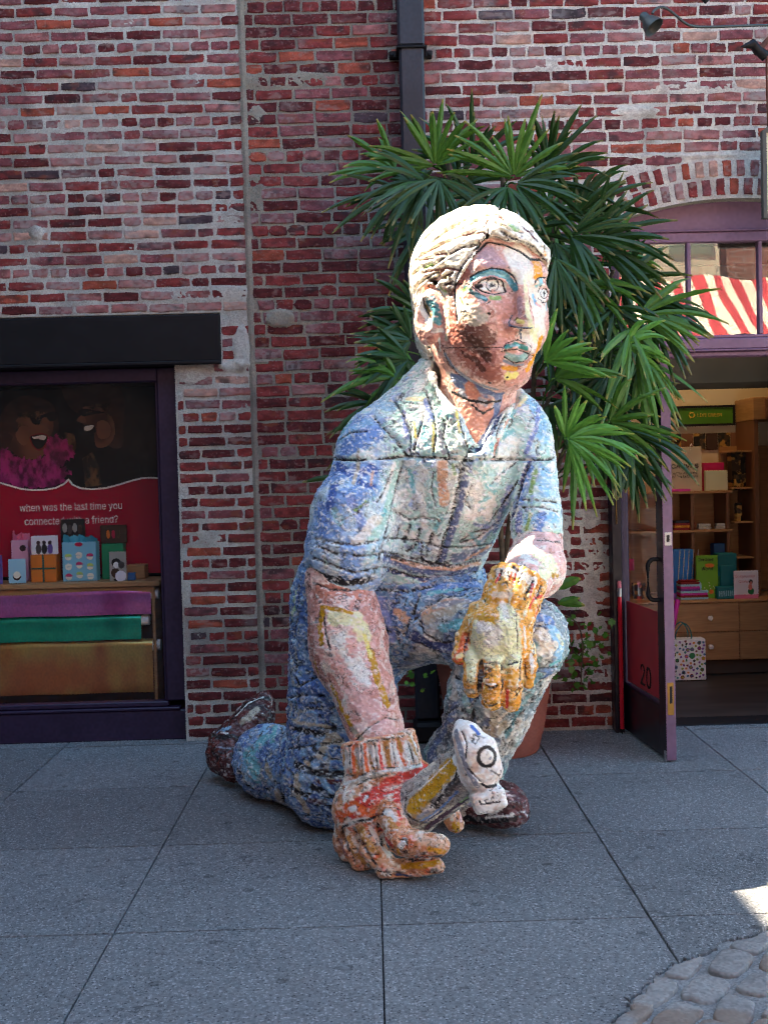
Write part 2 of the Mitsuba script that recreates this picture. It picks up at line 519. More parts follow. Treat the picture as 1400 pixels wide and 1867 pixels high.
def build_wall(name, region, lo, hi, z1, kit_name, mortar, proud, look, label, header0, seed, hide=None, patches=()):
    r = np.random.default_rng(seed)
    say(name, label, 'brick wall')
    USED.add(name)
    key = name
    # the mortar: a rough sheet that here and there runs over the edges of the bricks
    st = .0125
    X, Z = np.meshgrid(np.arange(lo, hi + st, st).clip(lo, hi), np.arange(-.06, z1 + st, st))
    pts = np.stack([X * 26, Z * 26, X * 0 + seed], -1)
    fine = meshkit.fbm(pts * 2.4, 2, seed)
    coarse = meshkit.fbm(pts * .16, 3, seed + 3)
    Y = WY + .0050 - proud * np.clip((coarse - .5) * 3.4, -1, 1) * .006 - (fine - .5) * .009
    for (px, pz, sx, sz, hgt) in patches:
        d = ((X - px) / sx) ** 2 + ((Z - pz) / sz) ** 2 + (fine - .5) * 1.1
        Y -= hgt * np.clip(1.25 - d, 0, .6) / .6
    ok = np.ones(X.shape, bool)
    import shapely as sh
    ok = sh.contains_xy(region.buffer(st * .6), X.ravel(), Z.ravel()).reshape(X.shape)
    idx = np.arange(X.size).reshape(X.shape)
    q = np.stack([idx[:-1, :-1], idx[1:, :-1], idx[1:, 1:], idx[:-1, 1:]], -1)
    keep = ok[:-1, :-1] & ok[1:, :-1] & ok[1:, 1:] & ok[:-1, 1:]
    q = q[keep][:, ::-1]
    use = np.unique(q)
    remap = -np.ones(X.size, int)
    remap[use] = np.arange(len(use))
    V = np.c_[X.ravel(), Y.ravel(), Z.ravel()][use]
    obj('mortar', (V, remap[q]), mortar, key, smooth=True)
    obj('core', slab_xz(region.intersection(sg.box(lo, -1, hi, z1)), WY + .022, WY + .34), mortar, key)
    cells = []
    course = 0
    z = .012
    while z < z1:
        header = (course % 6) == header0
        (long_kit, short_kit) = KITS[kit_name]
        pitch = .1075 if header else .2145
        x = lo - 1 + (course % 2) * pitch / 2 + (0 if header else r.uniform(-.02, .02))
        while x < hi:
            w = pitch * r.uniform(.96, 1.04)
            if not header and r.random() < .08:
                w *= .5
            cell = sg.box(x, z, x + w, z + CH)
            g = cell.intersection(region)
            if not g.is_empty and g.area > .2 * cell.area:
                b = g.bounds
                if b[2] - b[0] > .045:
                    cells.append((b[0], b[2], z + CH / 2, header, (g.area < .97 * cell.area) and (b[3] - b[1] < CH * .93 or g.area < .9 * (b[2] - b[0]) * CH)))
            x += w
        z += CH
        course += 1
    shown, rest = [], []
    for c in cells:
        m = (c[0] + c[1]) / 2
        vis = -2.26 < c[1] and c[0] < 2.46 and c[2] < 4.36
        if hide is not None and hide(m, c[2]):
            vis = False
        (shown if vis else rest).append(c)
    shown.sort(key=lambda c: -(c[1] - c[0]))
    rest += shown[300:]
    spare = {}
    for i, c in enumerate(shown[:300] + rest):
        w = c[1] - c[0] - .013
        short = w < .13
        (plies, base) = KITS[kit_name][1 if short else 0]
        d = plies[r.integers(len(plies))]
        sx = max(w, .03) / base
        M = T().translate([(c[0] + c[1]) / 2, WY + r.normal(-.001, .0012), c[2] + r.normal(0, .0014)]).rotate([0, 1, 0], r.normal(0, .35)).rotate([0, 0, 1], r.normal(0, .25)).scale([sx, 1, r.uniform(.95, 1.03)])
        bs = look(r, (c[0] + c[1]) / 2, c[2])
        if c[4]:
            continue
        if i < len(shown[:300]):
            obj('brick', {**d, 'bsdf': {'type': 'ref', 'id': bs}}, None, key, to_world=M)
        else:
            v, f = meshkit.WRITTEN[d['filename']][:2]
            A_ = np.array(M.matrix)
            spare.setdefault(bs, []).append((v @ A_[:3, :3].T + A_[:3, 3], f))
    if spare:
        vs, fs, n = [], [], 0
        for v, f in [x for l in spare.values() for x in l]:
            vs.append(v)
            fs.append(f + n)
            n += len(v)
        obj('far_brick', (np.vstack(vs), np.vstack(fs)), 'brick_red', key, kind='stuff')
    return key


def pick(table):
    names, w = zip(*table)
    w = np.array(w, float) / sum(w)
    return lambda r: names[r.choice(len(names), p=w)]


left_mix = pick([('brick_red', 5), ('brick_plum', 6), ('brick_orange', 1.1), ('brick_rose', 7), ('brick_burnt', .9), ('brick_dark', 3.4), ('brick_pale', 1)])
mid_mix = pick([('brick_red', 6), ('brick_plum', 3.4), ('brick_orange', .7), ('brick_rose', .9), ('brick_burnt', .1), ('brick_dark', 8)])
low_mix = pick([('brick_red', 5), ('brick_plum', 2), ('brick_orange', .8), ('brick_burnt', .6), ('brick_dark', 7)])
right_mix = pick([('brick_red', 6), ('brick_plum', 5), ('brick_orange', 1.6), ('brick_rose', 5), ('brick_dark', 2.4), ('brick_pale', .9), ('brick_burnt', .3)])
pier_mix = pick([('brick_red', 5), ('brick_orange', 4), ('brick_dark', 4)])
ZT = 4.62
build_wall('brick_wall', sg.box(-3.2, -.06, JX, ZT).difference(WINDOW).difference(LINTEL), -3.2, JX, ZT, 'slim', 'mortar_grey', 1.0,
           lambda r, x, z: (left_mix if z > 1.9 else low_mix)(r), 'greyish brick wall left of the vertical mortar joint, above and beside the shop window', 2, 11,
           patches=[(-.73, 2.30, .05, .13, .016), (-.78, 2.20, .09, .03, .012), (-.95, 2.62, .3, .05, .006), (-.80, 2.9, .12, .3, .004), (-1.03, 2.15, .09, .05, .009), (-1.9, 3.0, .04, .04, .012)])
build_wall('brick_wall_001', sg.box(JX + .016, -.06, PX, ZT), JX + .016, PX, ZT, 'full', 'mortar_old', .35,
           lambda r, x, z: (mid_mix if z > 1.5 else low_mix)(r), 'dark red brick wall between the vertical mortar joint and the square downpipe', 5, 12,
           hide=lambda x, z: (x > -.2 and z < 1.2) or (x > .05 and z < 2.0),
           patches=[(-.50, 2.47, .085, .055, .02), (-.60, 3.65, .05, .06, .008), (-.62, 3.2, .06, .12, .006), (-.62, 2.22, .05, .012, .012), (-.45, 3.85, .3, .05, .006)])
build_wall('brick_wall_002', sg.box(PX, -.06, 3.3, ZT).difference(DOOR).difference(RING), PX, 3.3, ZT, 'mid', 'mortar_white', .45,
           lambda r, x, z: (right_mix if z > 1.6 else pier_mix)(r), 'red brick wall with an arched doorway, right of the square downpipe', 1, 13,
           hide=lambda x, z: (x < 1.25 and .9 < z < 2.75) or (x < 1.0 and z < .9),
           patches=[(1.30, .95, .10, .30, .007), (1.12, 1.0, .06, .28, .008), (1.27, .35, .16, .22, .006), (1.34, .62, .05, .06, .008), (1.0, 3.9, .6, .05, .0045), (1.95, 3.75, .3, .04, .0045), (1.9, 3.36, .35, .015, .007), (1.25, 1.25, .12, .05, .007), (1.6, 3.62, .16, .03, .008)])
# the arch: two rings of bricks on end
say('brick_wall_002__arch_ring', None)
r_ = np.random.default_rng(21)
for ring_r in (AR + .055, AR + .163):
    n = int(2 * ahalf * ring_r / .078)
    for i in range(n):
        t = math.pi / 2 + ahalf - (i + .5) * 2 * ahalf / n
        d = KITS['mid'][1][0][r_.integers(10)]
        M = T().translate([AX + ring_r * math.cos(t), WY - .004 + r_.normal(0, .001), ACZ + ring_r * math.sin(t)]).rotate([0, 1, 0], 90 - math.degrees(t) + 90 + r_.normal(0, 1)).scale([1.0, 1, .052 / .0545 * r_.uniform(.88, 1.05)])
        obj('arch_brick', {**d, 'bsdf': {'type': 'ref', 'id': right_mix(r_)}}, None, 'brick_wall_002', to_world=M)
labels.pop('brick_wall_002__arch_ring', None)
X, S = np.meshgrid(np.linspace(0, 1, 140), np.linspace(-.012, .225, 20))
tt = math.pi / 2 + ahalf - X * 2 * ahalf
rr = AR + S
V = np.c_[(AX + rr * np.cos(tt)).ravel(), (WY + .004 - .009 * (meshkit.fbm(np.stack([X * 130, S * 90, X * 0], -1), 3) - .4)).ravel(), (ACZ + rr * np.sin(tt)).ravel()]
gi = np.arange(X.size).reshape(X.shape)
obj('arch_mortar', (V, np.stack([gi[:-1, :-1], gi[:-1, 1:], gi[1:, 1:], gi[1:, :-1]], -1).reshape(-1, 4)), 'mortar_white', 'brick_wall_002', smooth=True)
obj('arch_soffit', slab_xz(sg.Polygon(arc(AR - .012) + arc(AR + .2)[::-1]).buffer(0), WY + .02, WY + .34), 'mortar_old', 'brick_wall_002')
# mortar-filled joint, steel lintel
zz = np.linspace(-.02, ZT, 300)
jx = np.array([JX - .012, JX + .004, JX + .014, JX + .030])
Vj = np.array([[x + .004 * (meshkit.noise([[z * 9, k, 0]])[0] - .5) - .0035 * z, WY + (.004 if k in (0, 3) else -.006) - .004 * meshkit.noise([[z * 30, k, 5]])[0], z] for z in zz for k, x in enumerate(jx + .008)])
gi = np.arange(len(Vj)).reshape(len(zz), 4)
obj('expansion_joint', (Vj, np.stack([gi[:-1, :-1], gi[:-1, 1:], gi[1:, 1:], gi[1:, :-1]], -1).reshape(-1, 4)), 'mortar_old', 'brick_wall', smooth=True)
obj('lintel', join(bx(-3.2, -.852, WY - .012, WY + .3, 2.235, 2.505, .005), bx(-3.2, -.850, WY - .055, WY + .3, 2.213, 2.233, .004)), 'black_steel', 'brick_wall')

# the rest of the building above, and the roofs and walls around the court
def far_brick(p, n, uv):
    u = p.x + p.y
    row = dr.floor(p.z / .075)
    b = mix([.22, .10, .08], [.34, .17, .135], mikit.cell_rand(dr.floor(u / .215 + .5 * (row - 2 * dr.floor(row / 2))), row, 1.0))
    m = dr.maximum(sst(.40, .47, dr.abs(p.z / .075 - row - .5)), sst(.455, .485, dr.abs((u / .215 + .5 * (row - 2 * dr.floor(row / 2))) - dr.floor(u / .215 + .5 * (row - 2 * dr.floor(row / 2))) - .5)))
    return mix(b, [.36, .34, .31], m) * (.85 + .3 * nz(p.x * 30, p.y * 30, p.z * 30))


paint('distant_brick', tex(far_brick), rough=.9, spec=.2)
ROOF = 11.2
ub_ = thing('shop_building', 'plain brick upper storeys and right wing of the shop building, outside the picture', 'building')
obj('upper_storey', bx(-9.1, 9, WY, WY + 6.2, ZT + .002, ROOF), 'distant_brick', ub_)
obj('wing', bx(4.21, 9, WY + .002, WY + 6.2, -.3, ZT), 'distant_brick', ub_)
obj('wing_front', bx(3.302, 4.208, WY + .002, WY + .34, -.3, ZT), 'distant_brick', ub_)
paint('side_render', tex(lambda p, n, uv: mix([.07, .06, .055], [.12, .105, .095], fb(p.y * 1.5, p.z * 1.5, 1.0, 4))), rough=.9, spec=.2)
sb_ = thing('side_building', 'dark rendered side building left of the court, outside the picture', 'building')
obj('wall', bx(-9, -3.19, -14, 12.6, -.3, 6.58, .02), 'side_render', sb_)
obj('added_shade_block', bx(-3.75, -3.20, 5.475, 5.605, 6.585, 7.2, .01), 'side_render', sb_)  # unseen block added on the roof edge to keep sun off chest and forearm
t_ = thing('opposite_building', 'sunlit brick building across the court, seen only mirrored in the transom panes', 'building')
obj('wall', bx(-9, 14, -9, -3.6, -.3, 9.0, .02), 'distant_brick', t_)
paint('pale_brick', tex(lambda p, n, uv: mix([.46, .36, .28], [.60, .50, .40], fb(p.x * 3, p.z * 9, 1.0)) * (.8 + .2 * sst(.40, .47, dr.abs(p.z / .09 - dr.floor(p.z / .09) - .5)))), rough=.9, spec=.2)
paint('olive_paint', (150, 158, 140), rough=.5)
paint('stone_trim', (214, 204, 176), rough=.8)
for x in (4.1, 1.2, 6.4):
    w_ = obj('window_surround', bx(x, x + 1.25, -3.66, -3.55, 4.2, 5.75), 'stone_trim', t_)
    obj('window', bx(x + .5, x + 1.1, -3.6, -3.53, 4.75, 5.6), 'olive_paint', w_)
paint('awning_cloth', tex(lambda p, n, uv: mix([.74, .66, .52], [.46, .055, .07], sst(.47, .53, dr.abs(p.x / .31 - dr.floor(p.x / .31) - .5) * 2))), rough=.85, spec=.2)
xs, vs = np.linspace(2.6, 7.6, 90), np.linspace(0, 1, 9)
XX, VV = np.meshgrid(xs, vs)
Va = np.c_[XX.ravel(), (-3.55 + 1.25 * VV + .03 * np.sin(XX * 5)).ravel(), (4.40 - 1.05 * VV ** .9 - .05 * np.sin(np.pi * VV) + .02 * np.sin(XX * 5 + 1)).ravel()]
gi = np.arange(XX.size).reshape(XX.shape)
obj('striped_awning', (Va, np.stack([gi[:-1, :-1], gi[:-1, 1:], gi[1:, 1:], gi[1:, :-1]], -1).reshape(-1, 4)), 'awning_cloth', smooth=True, label='red and cream striped awning mirrored in the transom panes over the doorway', category='awning')


# ---------------------------------------------------------------- rooms behind the shop fronts
paint('room_dark', (70, 60, 54), rough=.9)
paint('room_cream', tex(lambda p, n, uv: mix([.62, .52, .36], [.68, .58, .42], fb(p.x * 2, p.z * 2, 1.0))), rough=.85)
paint('floor_dark', tex(lambda p, n, uv: mix([.03, .022, .02], [.055, .04, .035], fb(p.x * 3, p.y * 14, 1.0))), rough=.5)
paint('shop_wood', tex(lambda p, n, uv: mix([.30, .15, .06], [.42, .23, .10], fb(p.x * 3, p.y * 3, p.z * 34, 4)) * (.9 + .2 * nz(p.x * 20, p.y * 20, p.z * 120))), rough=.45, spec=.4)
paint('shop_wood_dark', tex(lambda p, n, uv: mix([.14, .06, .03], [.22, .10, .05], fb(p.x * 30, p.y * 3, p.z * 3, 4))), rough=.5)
t = thing('shop_interior', 'dim shop room seen through the open door, cream back wall and dark floor', 'room')
obj('floor', bx(-3.1, 4.2, 6.70, 9.6, -.3, -.004), 'floor_dark', t)
obj('back_wall', bx(.9, 4.2, 8.9, 9.0, 0, 2.9), 'room_cream', t)
for b_ in ((-3.3, -3.15, 6.95, 9.6), (-1.0, -.9, 6.95, 9.6), (.8, .9, 6.95, 9.6), (4.1, 4.2, 6.95, 9.6), (-3.149, -1.001, 8.4, 8.5)):
    obj('partition', bx(*b_, 0, 2.9), 'room_dark', t)
obj('ceiling', bx(-3.3, 4.2, 6.95, 9.6, 2.9, 3.0), 'room_dark', t)
paint('olive_plaster', tex(lambda p, n, uv: mix([.10, .095, .07], [.13, .125, .095], fb(p.x * 6, p.z * 6, 2.0))), rough=.9)
obj('bulkhead', bx(.92, 4.08, 7.5, 8.1, 2.10, 2.88), 'olive_plaster', t)
paint('lamp_white', (240, 236, 226), rough=.5)
t = thing('ceiling_light', 'small shop ceiling light over the green sign, hidden behind the header', 'lamp')
obj('housing', bx(1.9, 2.9, 8.16, 8.30, 2.86, 2.90), 'lamp_white', t)
obj('diffuser', {'type': 'rectangle', 'to_world': T().translate([2.4, 8.23, 2.855]).rotate([1, 0, 0], 180).scale([.48, .06, 1]), 'emitter': {'type': 'area', 'radiance': {'type': 'rgb', 'value': [.85, .54, .25]}}}, None, t)

# ---------------------------------------------------------------- the shop window on the left
t = thing('shop_window', 'dark purple shop window with a deep sill, left of the brick pier', 'window')
obj('base_board', bx(-3.2, -1.122, 6.655, 6.75, .0, .178, .006), 'purple_wood', t)
obj('sill', join(bx(-3.2, -1.165, 6.645, 6.75, .180, .196, .004), bx(-3.2, -1.235, 6.668, 6.75, .198, .228, .006)), 'purple_wood', t)
obj('stile', join(bx(-1.245, -1.122, 6.675, 6.76, .23, 2.21, .006), bx(-1.262, -1.247, 6.695, 6.75, .23, 2.13, .004)), 'purple_wood', t)
obj('head_rail', bx(-3.2, -1.247, 6.675, 6.76, 2.13, 2.21, .006), 'purple_wood', t)
obj('pane', {'type': 'rectangle', 'to_world': T().translate([-2.25, 6.715, 1.18]).rotate([1, 0, 0], 90).scale([.98, .95, 1])}, 'glass', t, extra={'bsdf': {'type': 'ref', 'id': 'glass'}})
# poster
PY = 7.24
t = thing('poster', 'large window poster of two laughing women above a red panel with white lettering', 'poster')
paint('poster_black', tex(lambda p, n, uv: mix([.002, .0015, .0015], [.016, .009, .005], sst(.5, .8, fb(p.x * 7, p.z * 5, 1.0, 4)))), rough=.35)
paint('poster_red', tex(lambda p, n, uv: mix([.34, .004, .022], [.40, .007, .032], fb(p.x * 3, p.z * 2, 1.0))), rough=.3)
paint('print_white', (225, 225, 220), rough=.5)
paint('skin_a', tex(lambda p, n, uv: mix([.055, .018, .009], [.17, .07, .034], sst(.3, .7, fb(p.x * 7, p.z * 8, 2.0)))), rough=.4)
paint('skin_light', tex(lambda p, n, uv: mix([.13, .052, .026], [.20, .09, .048], fb(p.x * 12, p.z * 12, 5.0))), rough=.4)
paint('lip_red', (120, 24, 30), rough=.4)
paint('skin_b', tex(lambda p, n, uv: mix([.055, .019, .010], [.17, .075, .04], sst(.3, .7, fb(p.x * 7 + 3, p.z * 8, 2.0)))), rough=.4)
paint('boa_pink', tex(lambda p, n, uv: mix([.09, .002, .04], [.40, .02, .19], sst(.25, .75, fb(p.x * 34, p.z * 22, 1.0, 4)))), rough=.6)
paint('hair_brown', tex(lambda p, n, uv: mix([.006, .003, .002], [.06, .022, .012], fb(p.x * 16, p.z * 30, 1.0, 4))), rough=.5)
paint('hair_gold', tex(lambda p, n, uv: mix([.012, .008, .003], [.14, .07, .02], sst(.4, .8, fb(p.x * 26, p.z * 18, 1.0, 4)))), rough=.5)
paint('print_dark', (14, 8, 10), rough=.4)
edge = [(-2.897, 1.588), (-2.687, 1.593), (-2.530, 1.578), (-2.373, 1.557), (-2.311, 1.536), (-2.238, 1.513), (-2.165, 1.503), (-2.091, 1.503), (-2.017, 1.514), (-1.964, 1.537), (-1.933, 1.565), (-1.911, 1.533), (-1.860, 1.508), (-1.786, 1.499), (-1.702, 1.504), (-1.617, 1.523), (-1.532, 1.547), (-1.457, 1.563), (-1.394, 1.563), (-1.354, 1.558)]
rx = edge[-1][0]
obj('picture', bx(-3.1, rx, PY, PY + .012, 1.30, 2.15, .002), 'poster_black', t)
obj('red_panel', slab_xz(sg.Polygon(edge + [(rx, .95), (-3.0, .95)]), PY - .003, PY + .006), 'poster_red', t)
obj('white_line', slab_xz(sg.LineString(edge).buffer(.0055), PY - .005, PY + .004), 'print_white', t)
def layer(name, pts, m, y, soft=.006):
    c = spline(np.vstack([pts, pts[:1]]), 8 * len(pts)) if len(pts) > 5 else np.array(pts)
    g = sg.Polygon(c).buffer(0).buffer(soft).buffer(-soft)
    obj(name, slab_xz(g, PY - y, PY + .004), m, t)
layer('woman_hair', [(-2.398, 1.733), (-2.370, 1.943), (-2.314, 2.046), (-2.217, 2.107), (-2.112, 2.099), (-2.020, 2.049), (-1.991, 1.975), (-2.006, 1.849), (-2.048, 1.829), (-2.303, 1.751)], 'hair_brown', .0015)
layer('woman_face', [(-2.259, 1.950), (-2.200, 1.991), (-2.116, 1.999), (-2.043, 1.987), (-2.018, 1.934), (-2.028, 1.871), (-2.060, 1.798), (-2.089, 1.725), (-2.158, 1.700), (-2.252, 1.724), (-2.296, 1.804), (-2.284, 1.856), (-2.309, 1.873), (-2.272, 1.877)], 'skin_a', .002)
layer('cheek', [(-2.246, 1.887), (-2.213, 1.918), (-2.174, 1.901), (-2.169, 1.843), (-2.207, 1.791), (-2.243, 1.813)], 'skin_light', .0026)
layer('nose', [(-2.116, 1.936), (-2.097, 1.946), (-2.072, 1.914), (-2.046, 1.884), (-2.068, 1.870), (-2.109, 1.881)], 'skin_light', .0026)
layer('lips', [(-2.172, 1.847), (-2.121, 1.865), (-2.056, 1.850), (-2.075, 1.777), (-2.118, 1.755), (-2.159, 1.792)], 'lip_red', .0026)
layer('sunglasses', [(-2.242, 2.002), (-2.169, 1.985), (-2.074, 1.988), (-1.995, 1.996), (-1.991, 1.965), (-2.044, 1.945), (-2.059, 1.966), (-2.083, 1.965), (-2.108, 1.925), (-2.150, 1.932), (-2.171, 1.971), (-2.242, 1.981)], 'print_dark', .003)
layer('open_mouth', [(-2.165, 1.848), (-2.121, 1.857), (-2.063, 1.845), (-2.081, 1.788), (-2.119, 1.766), (-2.154, 1.800)], 'print_dark', .003)
layer('teeth', [(-2.157, 1.847), (-2.111, 1.851), (-2.067, 1.844), (-2.078, 1.824), (-2.117, 1.831), (-2.148, 1.832)], 'print_white', .004, .002)
boa = [(-2.491, 1.777), (-2.397, 1.785), (-2.344, 1.784), (-2.293, 1.751), (-2.252, 1.719), (-2.158, 1.695), (-2.089, 1.720), (-2.076, 1.798), (-2.048, 1.840), (-1.995, 1.854), (-1.943, 1.826), (-1.903, 1.762), (-1.884, 1.720), (-1.927, 1.689), (-1.970, 1.659), (-1.950, 1.626), (-1.919, 1.605), (-1.962, 1.585), (-1.951, 1.553), (-2.017, 1.523), (-2.091, 1.514), (-2.238, 1.523), (-2.373, 1.564), (-2.498, 1.588)]
bp = np.array(sg.Polygon(boa).segmentize(.006).exterior.coords)[:-1]
bp = bp + np.random.default_rng(5).normal(0, .010, bp.shape)
obj('feather_boa', slab_xz(sg.Polygon(bp).buffer(0).difference(sg.Polygon(edge + [(rx, .95), (-3.0, .95)])).difference(sg.Polygon([(-2.259, 1.950), (-2.043, 1.987), (-2.018, 1.934), (-2.028, 1.871), (-2.060, 1.798), (-2.089, 1.725), (-2.158, 1.700), (-2.252, 1.724), (-2.296, 1.804)]).buffer(-.01)), PY - .0035, PY + .003), 'boa_pink', t)
layer('friend_hair', [(-1.953, 2.163), (-1.763, 2.169), (-1.617, 2.155), (-1.556, 2.069), (-1.572, 1.922), (-1.609, 1.755), (-1.671, 1.777), (-1.635, 1.924), (-1.706, 1.989), (-1.789, 2.033), (-1.853, 1.993), (-1.915, 2.036)], 'hair_brown', .0015)
layer('friend_face', [(-1.831, 2.024), (-1.768, 2.032), (-1.685, 2.004), (-1.635, 1.934), (-1.638, 1.819), (-1.682, 1.772), (-1.745, 1.769), (-1.759, 1.822), (-1.773, 1.885), (-1.814, 1.907), (-1.835, 1.924), (-1.870, 1.940), (-1.844, 1.971)], 'skin_b', .002)
layer('friend_cheek', [(-1.740, 1.927), (-1.687, 1.936), (-1.655, 1.893), (-1.670, 1.830), (-1.723, 1.821), (-1.744, 1.874)], 'skin_light', .0026)
layer('friend_nose', [(-1.866, 1.942), (-1.842, 1.967), (-1.812, 1.962), (-1.808, 1.928), (-1.835, 1.925)], 'skin_light', .0026)
layer('friend_shades', [(-1.855, 2.005), (-1.811, 2.015), (-1.758, 2.006), (-1.685, 1.988), (-1.770, 1.978), (-1.833, 1.971), (-1.850, 1.982)], 'print_dark', .003)
layer('friend_mouth', [(-1.825, 1.913), (-1.756, 1.914), (-1.747, 1.864), (-1.795, 1.849), (-1.810, 1.876)], 'print_dark', .0028)
layer('friend_teeth', [(-1.820, 1.899), (-1.788, 1.909), (-1.760, 1.906), (-1.773, 1.887), (-1.805, 1.873), (-1.817, 1.876)], 'print_white', .004, .002)
layer('dress', [(-1.842, 1.697), (-1.778, 1.738), (-1.739, 1.653), (-1.722, 1.525), (-1.828, 1.512)], 'hair_gold', .002)
layer('plant', [(-1.952, 1.869), (-1.890, 1.857), (-1.871, 1.772), (-1.915, 1.720), (-1.945, 1.774)], 'hair_gold', .002)
hs = []
rh = np.random.default_rng(8)
for (cx_, cz_2, r0, r1, a0, a1) in [(*[(-2.161, 1.916)][0], .055, .092, .1, 3.0), (*[(-1.728, 1.968)][0], .05, .085, -.7, 2.6)]:
    for i in range(26):
        a = rh.uniform(a0, a1)
        l = [(cx_ + (r0 + (r1 - r0) * u) * math.cos(a + .5 * u * rh.normal(0, 1)), cz_2 + (r0 + (r1 - r0) * u) * math.sin(a + .3 * u)) for u in np.linspace(0, 1, 5)]
        hs.append(sg.LineString(l).buffer(.0016))
obj('hair_strands', slab_xz(shapely.union_all(hs), PY - .0032, PY + .002), 'hair_gold', t, kind='stuff')
obj('lettering', writing('when was the last time you', .047, [(-1.925, 1.399)][0][0], PY - .003, [(-1.927, 1.368)][0][1], .80), 'print_white', t)
obj('lettering', writing('connected with a friend?', .047, [(-1.925, 1.399)][0][0], PY - .003, [(-1.930, 1.280)][0][1], .80), 'print_white', t)
# wrapping paper cabinet
t = thing('display_cabinet', 'wooden display cabinet holding gifts on top and paper rolls in front', 'cabinet')
TX = [(-1.315, 0.918)][0][0]
TZ = .925
obj('top', bx(-3.1, TX, 6.93, 7.30, TZ - .032, TZ, .004), 'shop_wood', t)
obj('rail', bx(-3.1, TX - .04, 6.955, 6.975, TZ - .08, TZ - .035, .003), 'shop_wood', t)
obj('side_panel', bx(TX - .055, TX - .035, 6.95, 7.28, .08, TZ - .035, .003), 'shop_wood', t)
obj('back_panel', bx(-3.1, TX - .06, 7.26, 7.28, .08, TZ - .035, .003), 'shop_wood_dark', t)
def foil(nm, a, b, rough=.26):
    a, b = [float(v) for v in lin(a)], [float(v) for v in lin(b)]
    paint(nm, tex(lambda p, n, uv: mix(a, b, sst(.3, .7, fb(p.x * 5, p.z * 3, p.y * 20, 3))) * (.9 + .2 * nz(p.x * 120, p.z * 90, 1.0))), rough=rough, metal=.55, spec=.6)
foil('foil_purple', (160, 66, 132), (190, 108, 168))
foil('foil_green', (12, 130, 100), (34, 166, 128))
foil('foil_gold', (180, 104, 58), (196, 164, 88))
for label, m, xr, zt, zb in (('purple foil wrapping paper roll, top one of three on the cabinet front', 'foil_purple', TX - .062, .885, .72), ('green foil wrapping paper roll, middle one of three on the cabinet front', 'foil_green', TX - .125, .722, .565), ('gold foil wrapping paper roll, lowest one of three on the cabinet front', 'foil_gold', TX - .060, .563, .235)):
    t = thing('paper_roll', label, 'wrapping paper', 'paper rolls in the window cabinet')
    prof = [(6.99 - .040 * math.cos(a), zt - .040 + .040 * math.sin(a)) for a in np.linspace(math.pi * .80, 0, 12)]
    prof += [(6.951 + .004 * math.sin(k * .45), z) for k, z in enumerate(np.linspace(zt - .05, zb, 12))]
    xs = np.linspace(-3.05, xr, 60)
    V = np.array([(x, y + .004 * math.sin(x * 7 + z * 5), z + .002 * math.sin(x * 11)) for (y, z) in prof for x in xs])
    gi = np.arange(len(V)).reshape(len(prof), 60)
    obj('sheet', (V, np.stack([gi[:-1, :-1], gi[1:, :-1], gi[1:, 1:], gi[:-1, 1:]], -1).reshape(-1, 4)), m, t, smooth=True)
    obj('core', tube([(-3.05, 6.99, zt - .042), (xr + .045, 6.99, zt - .042)], .034, 16), 'print_white', t, smooth=40)
# things on the cabinet (fronts given from the window view)
for nm, c in dict(gift_pink=(214, 160, 186), tissue_pink=(222, 120, 150), card_white=(214, 214, 222), gift_orange=(196, 110, 34), ribbon_green=(20, 74, 66), card_blue=(150, 196, 214), bag_blue=(120, 180, 200), tissue_teal=(60, 150, 168), cake_white=(220, 216, 200), cake_pink=(200, 60, 110), cake_green=(170, 196, 110), frame_black=(26, 22, 22), photo_brown=(62, 40, 26), gift_green=(28, 140, 92), photo_grey=(150, 150, 142), photo_dark=(60, 56, 56), cup_dark=(50, 30, 36), blue_cloth=(40, 90, 140), purple_card=(90, 70, 140), red_oval=(170, 20, 60)).items():
    paint(nm, c, rough=.5)


def front(pts, y):
    """(x0, x1, z0, z1) of a front given by two corners."""
    (xa, za), (xb, zb) = pts
    return min(xa, xb), max(xa, xb), min(za, zb), max(za, zb)


def card(name, label, cat, pts, y, dep, m, z0=None, group=None):
    x0, x1, za, zb = front(pts, y)
    k = thing(name, label, cat, group)
    obj('body', bx(x0, x1, y, y + dep, za if z0 is None else z0, zb, .003), m, k)
    return k, (x0, x1, za if z0 is None else z0, zb)


def spot(k, name, pts, y, m):
    obj(name, slab_xz(sg.Polygon(pts), y - .0025, y + .001), m, k)


def disc(cx, cz, r, sx=1.0, a0=0, a1=2 * math.pi, n=18):
    return [(cx + sx * r * math.cos(a), cz + r * math.sin(a)) for a in np.linspace(a0, a1, n)]


k, b = card('gift_bag', 'pale pink gift bag with pink tissue paper, behind the orange box', 'gift bag', [(-2.292, 1.187), (-2.184, 0.934)], 7.16, .08, 'gift_pink', TZ + .001)
r6 = np.random.default_rng(6)
def tissue(k, b, y, m, h, n=9):
    xs = np.linspace(b[0], b[1], n)
    V = [(x, y + .02 + .02 * r6.random(), b[3] - .01) for x in xs] + [(x + r6.normal(0, .012), y + .02 + r6.normal(0, .02), b[3] + h * r6.uniform(.3, 1)) for x in xs] + [(x, y + .06, b[3] - .01) for x in xs]
    F = []
    for a in range(2):
        for i in range(n - 1):
            q = a * n + i
            F += [[q, q + 1, q + n + 1], [q, q + n + 1, q + n]]
    obj('tissue_paper', (np.array(V), np.array(F)), m, k)
tissue(k, b, 7.16, 'tissue_pink', .07)
spot(k, 'cupcake_print', disc((b[0] + b[1]) / 2 + .02, b[3] - .05, .02), 7.16, 'cup_dark')
k, b = card('gift_box', 'orange gift box tied with a dark green ribbon', 'gift box', [(-2.139, 1.097), (-1.980, 0.926)], 7.05, .12, 'gift_orange', TZ + .001)
